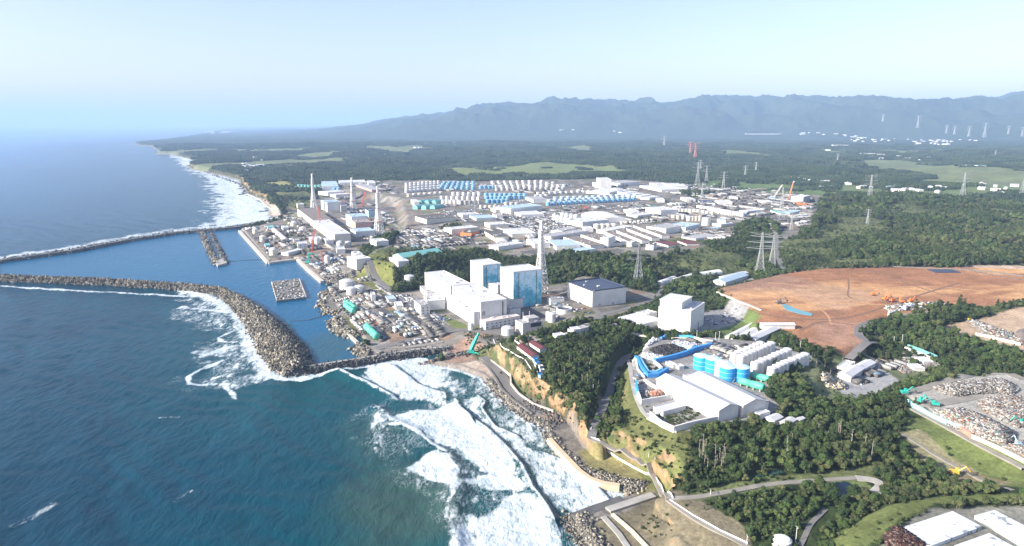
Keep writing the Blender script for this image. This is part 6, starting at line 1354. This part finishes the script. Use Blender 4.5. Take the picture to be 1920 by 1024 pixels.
def place_tree(k, x, y, z, s, rz, lab):
    if k in [p[0] for p in protos]:
        src = [p[1] for p in protos if p[0] == k][0]; o = copy_tree(src)
    else:
        sd, h, r, shp, mi = VARS[k]; o = empty('tree', 0, 0, 0); crown_mesh(sd, h, r, 320, shp).build('crown', M_LF[mi], o); trunk_mesh(h, sd).build('trunk', M_BRK, o); protos.append((k, o))
    o.location = (x, y, z); o.rotation_euler = (0, 0, rz); o.scale = (s, s, s*g.uniform(.85, 1.2)); tag(o, lab, 'tree', 'trees: '+lab[5:] if lab.startswith('tree ') else 'trees: '+lab); return o
for i in indiv:
    lab = PATCH[int(np.argmin((PC[:, 0]-pxx[i])**2+((PC[:, 1]-pyy[i])*1.6)**2))][1]
    place_tree(int(kind[i]), TX[i], TY[i], TZ[i], TS[i], g.uniform(0, 6.28), lab)
rest = np.ones(len(TX), bool); rest[indiv] = False
def wood(name, x, y, z, s, kd, sources):
    me = bpy.data.meshes.new(name); n = len(x); me.vertices.add(n); me.vertices.foreach_set('co', np.stack([x, y, z], -1).astype(np.float32).ravel())
    for nm, val, ty in (('scl', s, 'FLOAT'), ('rot', g.uniform(0, 6.28, n), 'FLOAT'), ('var', kd, 'INT')):
        a = me.attributes.new(nm, ty, 'POINT'); a.data.foreach_set('value', np.asarray(val, np.float32 if ty == 'FLOAT' else np.int32))
    o = bpy.data.objects.new(name, me); COL.objects.link(o); ng = bpy.data.node_groups.new(name, 'GeometryNodeTree')
    ng.interface.new_socket('Geometry', in_out='INPUT', socket_type='NodeSocketGeometry'); ng.interface.new_socket('Geometry', in_out='OUTPUT', socket_type='NodeSocketGeometry')
    N, L = ng.nodes, ng.links; gi = N.new('NodeGroupInput'); go = N.new('NodeGroupOutput'); ip = N.new('GeometryNodeInstanceOnPoints'); ja = N.new('GeometryNodeJoinGeometry')
    for parts in sources[::-1]:
        jn = N.new('GeometryNodeJoinGeometry')
        for pt in parts:
            oi = N.new('GeometryNodeObjectInfo'); oi.inputs['Object'].default_value = pt; oi.inputs['As Instance'].default_value = False; oi.transform_space = 'ORIGINAL'; L.new(oi.outputs['Geometry'], jn.inputs[0])
        gt = N.new('GeometryNodeGeometryToInstance'); L.new(jn.outputs[0], gt.inputs[0]); L.new(gt.outputs[0], ja.inputs[0])
    def na(nm, dt):
        q = N.new('GeometryNodeInputNamedAttribute'); q.data_type = dt; q.inputs['Name'].default_value = nm; return q.outputs['Attribute']
    L.new(gi.outputs[0], ip.inputs['Points']); L.new(ja.outputs[0], ip.inputs['Instance']); ip.inputs['Pick Instance'].default_value = True; L.new(na('var', 'INT'), ip.inputs['Instance Index'])
    L.new(na('scl', 'FLOAT'), ip.inputs['Scale']); cx = N.new('ShaderNodeCombineXYZ'); L.new(na('rot', 'FLOAT'), cx.inputs[2]); L.new(cx.outputs[0], ip.inputs['Rotation'])
    L.new(ip.outputs[0], go.inputs[0]); md = o.modifiers.new('scatter', 'NODES'); md.node_group = ng; o['kind'] = 'stuff'; return o
order_k = sorted(protos, key=lambda p: p[0]); kk = [p[0] for p in order_k]; remap = np.array([kk.index(k) if k in kk else 0 for k in range(len(VARS))])
wood('woodland', TX[rest], TY[rest], TZ[rest], TS[rest], remap[kind[rest]], [[c for c in p.children] for _, p in order_k])
# far woods: patches of low crowns
def clump(seed, w_, n):
    gg = np.random.default_rng(seed); mb = MB()
    for _ in range(n):
        cx, cy_ = gg.uniform(-w_, w_, 2)*.5; s = gg.uniform(3.5, 7.5); h = gg.uniform(6, 12); V = []; nn = 6
        for z, q in ((0, 1.0), (.65, .85), (1, .3)):
            for i in range(nn): a = 6.283*i/nn+z; V.append((cx+math.cos(a)*s*q*gg.uniform(.8, 1.15), cy_+math.sin(a)*s*q*gg.uniform(.8, 1.15), h*z-2*(z == 0)))
        F = [(k*nn+i, k*nn+(i+1) % nn, (k+1)*nn+(i+1) % nn, (k+1)*nn+i) for k in range(2) for i in range(nn)]+[tuple(range(2*nn, 3*nn))]
        mb.add(V, F)
    return mb
M_FAR = leaf_mat('far_foliage', (.016,.030,.014), (.026,.044,.018), (.045,.062,.024))
cl0 = []
for k in range(3):
    x, y, z = at(*((1480, 330), (760, 300), (1700, 300))[k]); o = clump(k+3, 60, 46).build('tree_clump', M_FAR); o.location = (x, y, z); o['kind'] = 'stuff'; cl0.append(o)
fx = []
for r0, r1, sp in ((2650, 4500, 44), (4500, 9500, 62)):
    x, y, T = cand(r0, r1, sp); keep = g.uniform(0, 1, len(x)) < T*1.05; fx.append((x[keep], y[keep], np.full(keep.sum(), 1.0 if sp < 50 else 1.35)*g.uniform(.8, 1.2, keep.sum())))
FX, FY, FSz = (np.concatenate(q) for q in zip(*fx)); m = lookup(FX, FY, GD) < -40; FX, FY, FSz = FX[m], FY[m], FSz[m]
wood('far_woodland', FX, FY, lookup(FX, FY)-1, FSz, g.integers(0, 3, len(FX)), [[c] for c in cl0])
# pale bare trunks standing in the near woods
def bare_tree(px, py, lab, s=1.0, lean=0.0):
    x, y, z = at(px, py); o = empty('bare_tree', x, y, z, rnd.uniform(0, 6), lab, 'tree', 'bare trees: '+lab[:46]); o.scale = (s, s, s); h = rnd.uniform(12, 17); mb = MB(); mb.bar((0, 0, -1), (lean*3, 0, h), .34, 5, r2=.10); mb.build('trunk', M_PBK, o)
    mb = MB()
    for k in range(8):
        zz = h*rnd.uniform(.45, .95); a = rnd.uniform(0, 6.28); q = rnd.uniform(1, 2.2); mb.bar((lean*3*zz/h, 0, zz), (lean*3*zz/h+math.cos(a)*q, math.sin(a)*q, zz+rnd.uniform(.5, 1.5)), .14, 3, r2=.04)
    mb.build('branches', M_PBK, o); return o
for _ in range(26): bare_tree(rnd.uniform(1035, 1150), rnd.uniform(665, 735), 'pale bare trunk rising from the wooded cliff-top hill', rnd.uniform(.6, .85))
for _ in range(16): bare_tree(rnd.uniform(1310, 1365), rnd.uniform(845, 885), 'pale dead trunk in the cluster below the planted pit', rnd.uniform(.8, 1.1), rnd.uniform(-.4, .4))
for _ in range(14): bare_tree(rnd.uniform(1400, 1640), rnd.uniform(800, 870), 'pale dead trunk scattered in the dark wood before the warehouse pair', rnd.uniform(.8, 1.1))
for _ in range(8): bare_tree(rnd.uniform(1480, 1590), rnd.uniform(680, 710), 'pale bare trunk in the scrub behind the right tank row', rnd.uniform(.6, .8))
# bushes inside the planted pit and triangle
for nm, poly, n, lb in (('shrub', [QB(290,715), QB(440,670), QB(600,635), QB(700,690), QB(640,730), QB(480,790), QB(400,800)], 120, 'dark green shrub in the walled planted pit'), ('shrub', [QB(190,250), QB(240,265), QB(340,320), QB(310,345), QB(255,350)], 40, 'dark green shrub in the blue-fenced triangle')):
    q = inpoly(WP(poly, 33), n)
    for x, y in q:
        o = copy_tree(protos[0][1]); o.name = nm; o.location = (x, y, gz(x, y)-1.2); s = rnd.uniform(.28, .42); o.scale = (s, s, s*.9); o.rotation_euler = (0, 0, rnd.uniform(0, 6)); tag(o, lb, 'shrub', 'shrubs: '+lb[16:])

# ------------------------------------------------------------ yard clutter, vehicles, far houses
def pxpoly_pts(poly, n, lift=0):
    P = np.array(poly, float); out = []
    lo, hi = P.min(0), P.max(0)
    z = 0
    Wp = np.array([at(*p)[:2] for p in poly]); return inpoly(Wp, n)
CLT = [([(455,432),(503,486),(556,480),(640,470),(620,430),(560,400),(540,410)], 900, 'c'), ([(560,482),(605,520),(650,500),(640,470)], 260, 'c'), ([(600,540),(640,580),(700,645),(780,650),(850,620),(740,555),(690,520),(650,510),(620,530)], 950, 'c'),
 ([(740,545),(790,560),(830,605),(850,615),(800,600),(745,565)], 250, 'v'), ([(640,400),(700,380),(760,420),(700,455),(660,440)], 500, 'c'), ([(735,440),(850,430),(880,455),(850,470),(760,470),(720,462)], 800, 'c'), ([(800,385),(1000,375),(1200,380),(1240,395),(1000,410),(860,420)], 900, 'v'),
 ([(950,405),(1060,405),(1080,430),(1040,440),(960,430)], 1100, 'v'), ([(850,425),(1000,430),(1130,455),(1000,470),(880,462)], 700, 'c'), ([(1000,395),(1180,385),(1300,380),(1340,410),(1200,420),(1080,415)], 900, 'c'), ([(1200,350),(1400,350),(1520,365),(1530,395),(1520,425),(1450,435),(1400,420),(1300,400),(1290,370)], 2600, 'c'),
 ([(1280,345),(1340,345),(1400,360),(1380,372),(1290,365)], 700, 'v'), ([(1290,425),(1400,430),(1360,450),(1280,450)], 400, 'c'), ([(600,345),(740,340),(745,375),(640,385)], 500, 'c'), ([(880,480),(890,500),(900,530),(960,560),(1050,600),(1060,570),(960,530)], 120, 'c'),
 ([(1030,560),(1100,560),(1125,590),(1030,600)], 120, 'v'), ([(1290,640),(1340,645),(1430,655),(1420,665),(1350,670),(1330,660)], 260, 'c'), ([(950,640),(1010,632),(1020,650),(1000,660)], 90, 'c'), ([(1305,590),(1380,580),(1390,600),(1330,615)], 40, 'v'), ([(1640,665),(1700,655),(1720,680),(1660,690)], 120, 'c'), ([(1560,690),(1640,675),(1650,700),(1600,730)], 120, 'c'), ([(1190,700),(1215,690),(1240,730),(1215,780)], 40, 'v'),
 ([(730,350),(900,345),(1060,345),(1200,345),(1200,362),(1000,365),(800,365)], 900, 'c')]
CP = [(.60,.60,.58)]*5+[(.42,.41,.39)]*5+[(.24,.23,.22)]*6+[(.13,.125,.12)]*5+[(.28,.24,.20),(.22,.18,.15),(.28,.40,.50),(.45,.42,.36)]
VP = [(.62,.62,.62)]*5+[(.3,.3,.32)]*2+[(.08,.08,.09)]*2+[(.15,.22,.32)]
allp = []; alls = []; allc = []
CA, SA_ = math.cos(R(28)), math.sin(R(28))
for poly, n, ty in CLT:
    n = int(n*(.62 if ty == 'c' else .8)); nr = max(3, n//6); cs = pxpoly_pts(poly, nr); Wp = np.array([at(*p)[:2] for p in poly]); Q = []; S = []; Cc = []
    for cxy in cs:                       # ordered rows of like pieces
        m = int(rng.integers(1, 12)); al = rng.integers(0, 2); big = rng.uniform() < .25
        sz = (np.array([rng.gamma(2.5, 3.2)+3, rng.gamma(2.5, 1.3)+1.6, rng.gamma(2, .9)+1]) if ty == 'c' else np.array([rng.uniform(4, 6.5), 2.1, 1.7])); 
        if big and ty == 'c': sz = sz*1.7; m = min(m, 4)
        sz = np.minimum(sz, [17, 6.5, 4.5])
        step = sz[1]*rng.uniform(1.15, 1.9); d = np.array([-SA_, CA]) if al == 0 else np.array([CA, SA_]); s_ = sz if al == 0 else sz[[1, 0, 2]]
        cc = pick(CP if ty == 'c' else VP, 1)[0]
        for k in range(m): Q.append(cxy+d*(k-m/2)*step+rng.normal(0, .35, 2)); S.append(s_*rng.uniform(.85, 1.15, 3)); Cc.append(cc*rng.uniform(.85, 1.1) if ty == 'c' else pick(VP, 1)[0])
    q, s2, cc = np.array(Q), np.array(S), np.array(Cc); ok = (lookup(q[:, 0], q[:, 1], GD) < -8) & (sdist(Wp, q[:, 0], q[:, 1]) < 3); q, s2, cc = q[ok], s2[ok], cc[ok]; z = lookup(q[:, 0], q[:, 1])
    ft = np.clip(np.hypot(q[:, 0], q[:, 1])/1500, .85, 1.4)[:, None]; s2 = s2*ft
    allp.append(np.c_[q, z+s2[:, 2]/2-.2]); alls.append(s2); allc.append(cc)
AP, AS, AC = np.concatenate(allp), np.concatenate(alls), np.concatenate(allc)
keep = np.ones(len(AP), bool)
for o in list(COL.objects):
    if 'size' in o.keys() and o.parent is None:
        lx, ly, h = o['size']; c_, s_ = math.cos(o.rotation_euler.z), math.sin(o.rotation_euler.z); dx, dy = AP[:, 0]-o.location.x, AP[:, 1]-o.location.y
        keep &= ~((abs(dx*c_+dy*s_) < lx/2+1.5) & (abs(-dx*s_+dy*c_) < ly/2+1.5))
AP, AS, AC = AP[keep], AS[keep], AC[keep]
# align with the plant grid
def scatter_aligned(name, pos, size, tints, ang0):
    global _rotm
    sv = _rotm
    def rot(n, tilt=1):
        a = ang0+rng.normal(0, .03, n); o = np.zeros(n); i = np.ones(n)
        return np.stack([np.cos(a), -np.sin(a), o, np.sin(a), np.cos(a), o, o, o, i], -1).reshape(-1, 3, 3)
    _rotm = rot; ob = scatter(name, pos, size, tints, M_DEB, None, 'box', .1); _rotm = sv; ob['kind'] = 'stuff'; return ob
scatter_aligned('yard_clutter', AP, AS, AC, R(28))
# countable sheds, containers and lorries among it
def lorry_proto(col):
    root = empty('lorry', 0, 0, 0); MB().box(-3.5, -1.2, .8, 2.0, 1.2, 3.2).build('load_bed', col, root); MB().box(2.2, -1.15, .6, 4.0, 1.15, 2.8).build('cab', M_WW, root); MB().box(-3.4, -1.1, .2, 3.8, 1.1, .8).build('chassis', M_DR, root); return root
def car_proto(col):
    root = empty('parked_car', 0, 0, 0); mb = MB(); mb.box(-2.2, -.9, .3, 2.2, .9, .95).build('body', col, root); mb = MB(); mb.add([(-1.5,-.8,.95),(1.2,-.8,.95),(1.2,.8,.95),(-1.5,.8,.95),(-1.1,-.7,1.55),(.6,-.7,1.55),(.6,.7,1.55),(-1.1,.7,1.55)], BOXF.tolist()).build('cabin', M_GLS, root); return root
M_CARS = [M_WW, paint((.5,.52,.54), .4, .05, 1, name='silver_car'), paint((.05,.06,.09), .3, .05, 1, name='dark_car'), paint((.10,.2,.45), .4, .05, 1, name='blue_car')]
cars = [car_proto(m) for m in M_CARS]; lors = [lorry_proto(m) for m in (M_WW, M_BR, M_BLR)]
used = set()
def put(protos_, name, poly, n, lab, cat, s=1.0):
    q = pxpoly_pts(poly, n*2); z = lookup(q[:, 0], q[:, 1]); c = 0
    for (x, y), zz in zip(q, z):
        if c >= n: break
        k = rnd.randrange(len(protos_)); pr = protos_[k]
        o = copy_tree(pr) if pr.name in used else pr; used.add(pr.name)
        o.location = (x, y, zz+.05); o.rotation_euler = (0, 0, R(28)+rnd.choice((0, 1))*math.pi/2+rnd.uniform(-.08, .08)); o.scale = (s, s, s); tag(o, lab, cat, (cat+'s: '+lab)[:70]); c += 1
put(cars, 'parked_car', [(785,600),(830,590),(850,600),(830,612)], 26, 'car parked in the yard between service blocks and harbour road', 'car', 1.15); put(cars, 'parked_car', [(1312,592),(1370,582),(1385,596),(1335,612)], 16, 'car parked on the shaded lot right of the tall white block', 'car', 1.1)
put(cars, 'parked_car', [(1030,575),(1090,570),(1110,590),(1040,602)], 14, 'car parked between the round basin and the forest hill', 'car', 1.1); put(cars, 'parked_car', [(965,412),(1055,410),(1065,430),(975,430)], 60, 'car in the big car park left of the striped stack', 'car', 1.5); put(cars, 'parked_car', [(1195,735),(1212,730),(1225,775),(1212,780)], 5, 'car on the narrow yard left of the warehouses', 'car')
put(cars, 'parked_car', [(1575,720),(1650,690),(1655,700),(1590,735)], 12, 'car beside the bright white shed in the scrub', 'car'); put(lors, 'lorry', [(690,575),(760,600),(800,640),(740,640)], 16, 'lorry in the harbour shore yard', 'lorry', 1.2); put(lors, 'lorry', [(1320,655),(1400,660),(1410,668),(1340,672)], 10, 'lorry on the bare ground right of the blue fence ring', 'lorry')
put(lors, 'lorry', [(560,490),(600,515),(640,490),(620,475)], 10, 'lorry on the crane quay', 'lorry', 1.3); put(lors, 'lorry', [(1660,580),(1780,573),(1790,578),(1680,590)], 12, 'lorry in the strip at the brown field edge', 'lorry', 1.4)
# vehicles lorries along roads
def houses(poly, n, lab, lo=6, hi=13, col='w'):
    q = pxpoly_pts(poly, n); k0 = 0
    for x, y in q:
        z = gz(x, y); f = max(1, math.hypot(x, y)/4500); lx, ly, h = rnd.uniform(lo, hi*1.6)*f**.5, rnd.uniform(lo, hi)*f**.5, rnd.uniform(4, 8)*f**.4
        mb = walls_mesh(lx, ly, h, 'gable', 2); r_ = roof_mesh(lx, ly, h, 'gable'); mb.add(r_.v, r_.f, 1)
        o = mb.build('house', [WALLS['w'], ROOFS[rnd.choice('wwwgb')]]); o.location = (x, y, z+1); o.rotation_euler = (0, 0, rnd.uniform(0, 3.14)); tag(o, lab, 'house', ('houses: '+lab)[:70])
houses([(1590,262),(1700,258),(1830,255),(1835,262),(1760,275),(1700,266),(1600,268)], 46, 'pale house of the far town at the foot of the mountains', 9, 20); houses([(1700,264),(1770,262),(1790,282),(1740,285)], 26, 'pale house on the near slope of the far town', 12, 26)
houses([(440,298),(480,292),(510,310),(505,318),(450,322)], 26, 'white house by the far beach behind the pale cliffs', 12, 30); houses([(1485,335),(1560,342),(1640,352),(1640,360),(1540,356),(1480,345)], 16, 'white farmhouse left of the meadow pylon', 10, 20)
houses([(1640,352),(1740,350),(1800,352),(1780,364),(1680,360)], 12, 'white farmhouse between the two meadow pylons', 10, 20); houses([(1810,345),(1900,345),(1920,365),(1830,362)], 8, 'white farmhouse right of the meadow pylons', 10, 20)
houses([(1480,246),(1560,250),(1650,256),(1640,260),(1560,256),(1480,252)], 14, 'white block of the far strip above the green hills', 12, 30); houses([(1550,280),(1640,292),(1760,298),(1740,305),(1620,300)], 12, 'white roof in the middle distance before the far town', 14, 30)
houses([(1150,285),(1300,280),(1450,290),(1440,300),(1250,300)], 14, 'small pale house among the woods right of the red and white far pylons', 12, 24); houses([(700,270),(950,268),(950,276),(720,278)], 10, 'small pale house in the far woods left of centre', 14, 26); houses([(960,236),(1100,240),(1250,244),(1250,248),(1000,244)], 6, 'faint white building in the far central plain', 10, 22); houses([(370,243),(420,238),(460,240),(400,250)], 10, 'faint white building on the farthest coast', 25, 60); houses([(560,290),(720,290),(900,285),(1100,285),(1100,292),(700,300)], 8, 'small pale house in the dark woods beyond the plant', 12, 28)
for (x0, x1, yy, w_, h, lb, rf) in ((1612,1640,290,0,8,'long white hall beyond the woods, left of two','w'), (1645,1662,291,0,8,'short white hall beyond the woods, right of two','w'), (1560,1600,274,0,14,'grey round-roofed hall beyond the woods','g'), (1830,1905,312,0,4,'long green roofed strip at the right middle distance','t'), (1800,1830,312,0,8,'white hall left of the long green roofed strip','w'), (1395,1470,250,0,10,'very long white hall at the foot of the mountains','w'), (855,866,311,0,6,'small white hut in the pale green field behind the plant','w')):
    a, b = at(x0, yy), at(x1, yy); L_ = math.hypot(a[0]-b[0], a[1]-b[1]); m_ = ((a[0]+b[0])/2, (a[1]+b[1])/2); mb = walls_mesh(L_, max(10, L_*.22), h, 'flat'); r_ = roof_mesh(L_, max(10, L_*.22), h, 'flat'); mb.add(r_.v, r_.f, 1)
    o = mb.build('hall', [M_WW, ROOFS[rf]]); o.location = (*m_, gz(*m_)+1); tag(o, lb, 'hall')
# ------------------------------------------------------------ haze
hz = MB(); hz.box(-90000, -3000, -12, 90000, 125000, 1250)
hm = bpy.data.materials.new('haze'); hm.use_nodes = True; hn = hm.node_tree
hn.nodes.remove(hn.nodes['Principled BSDF']); pv = hn.nodes.new('ShaderNodeVolumePrincipled')
pv.inputs['Color'].default_value = (.44, .65, 1.0, 1); pv.inputs['Density'].default_value = 4.9e-5; pv.inputs['Anisotropy'].default_value = 0.0
hn.links.new(pv.outputs[0], hn.nodes['Material Output'].inputs['Volume'])
ho = hz.build('haze', hm); tag(ho, kind='stuff')
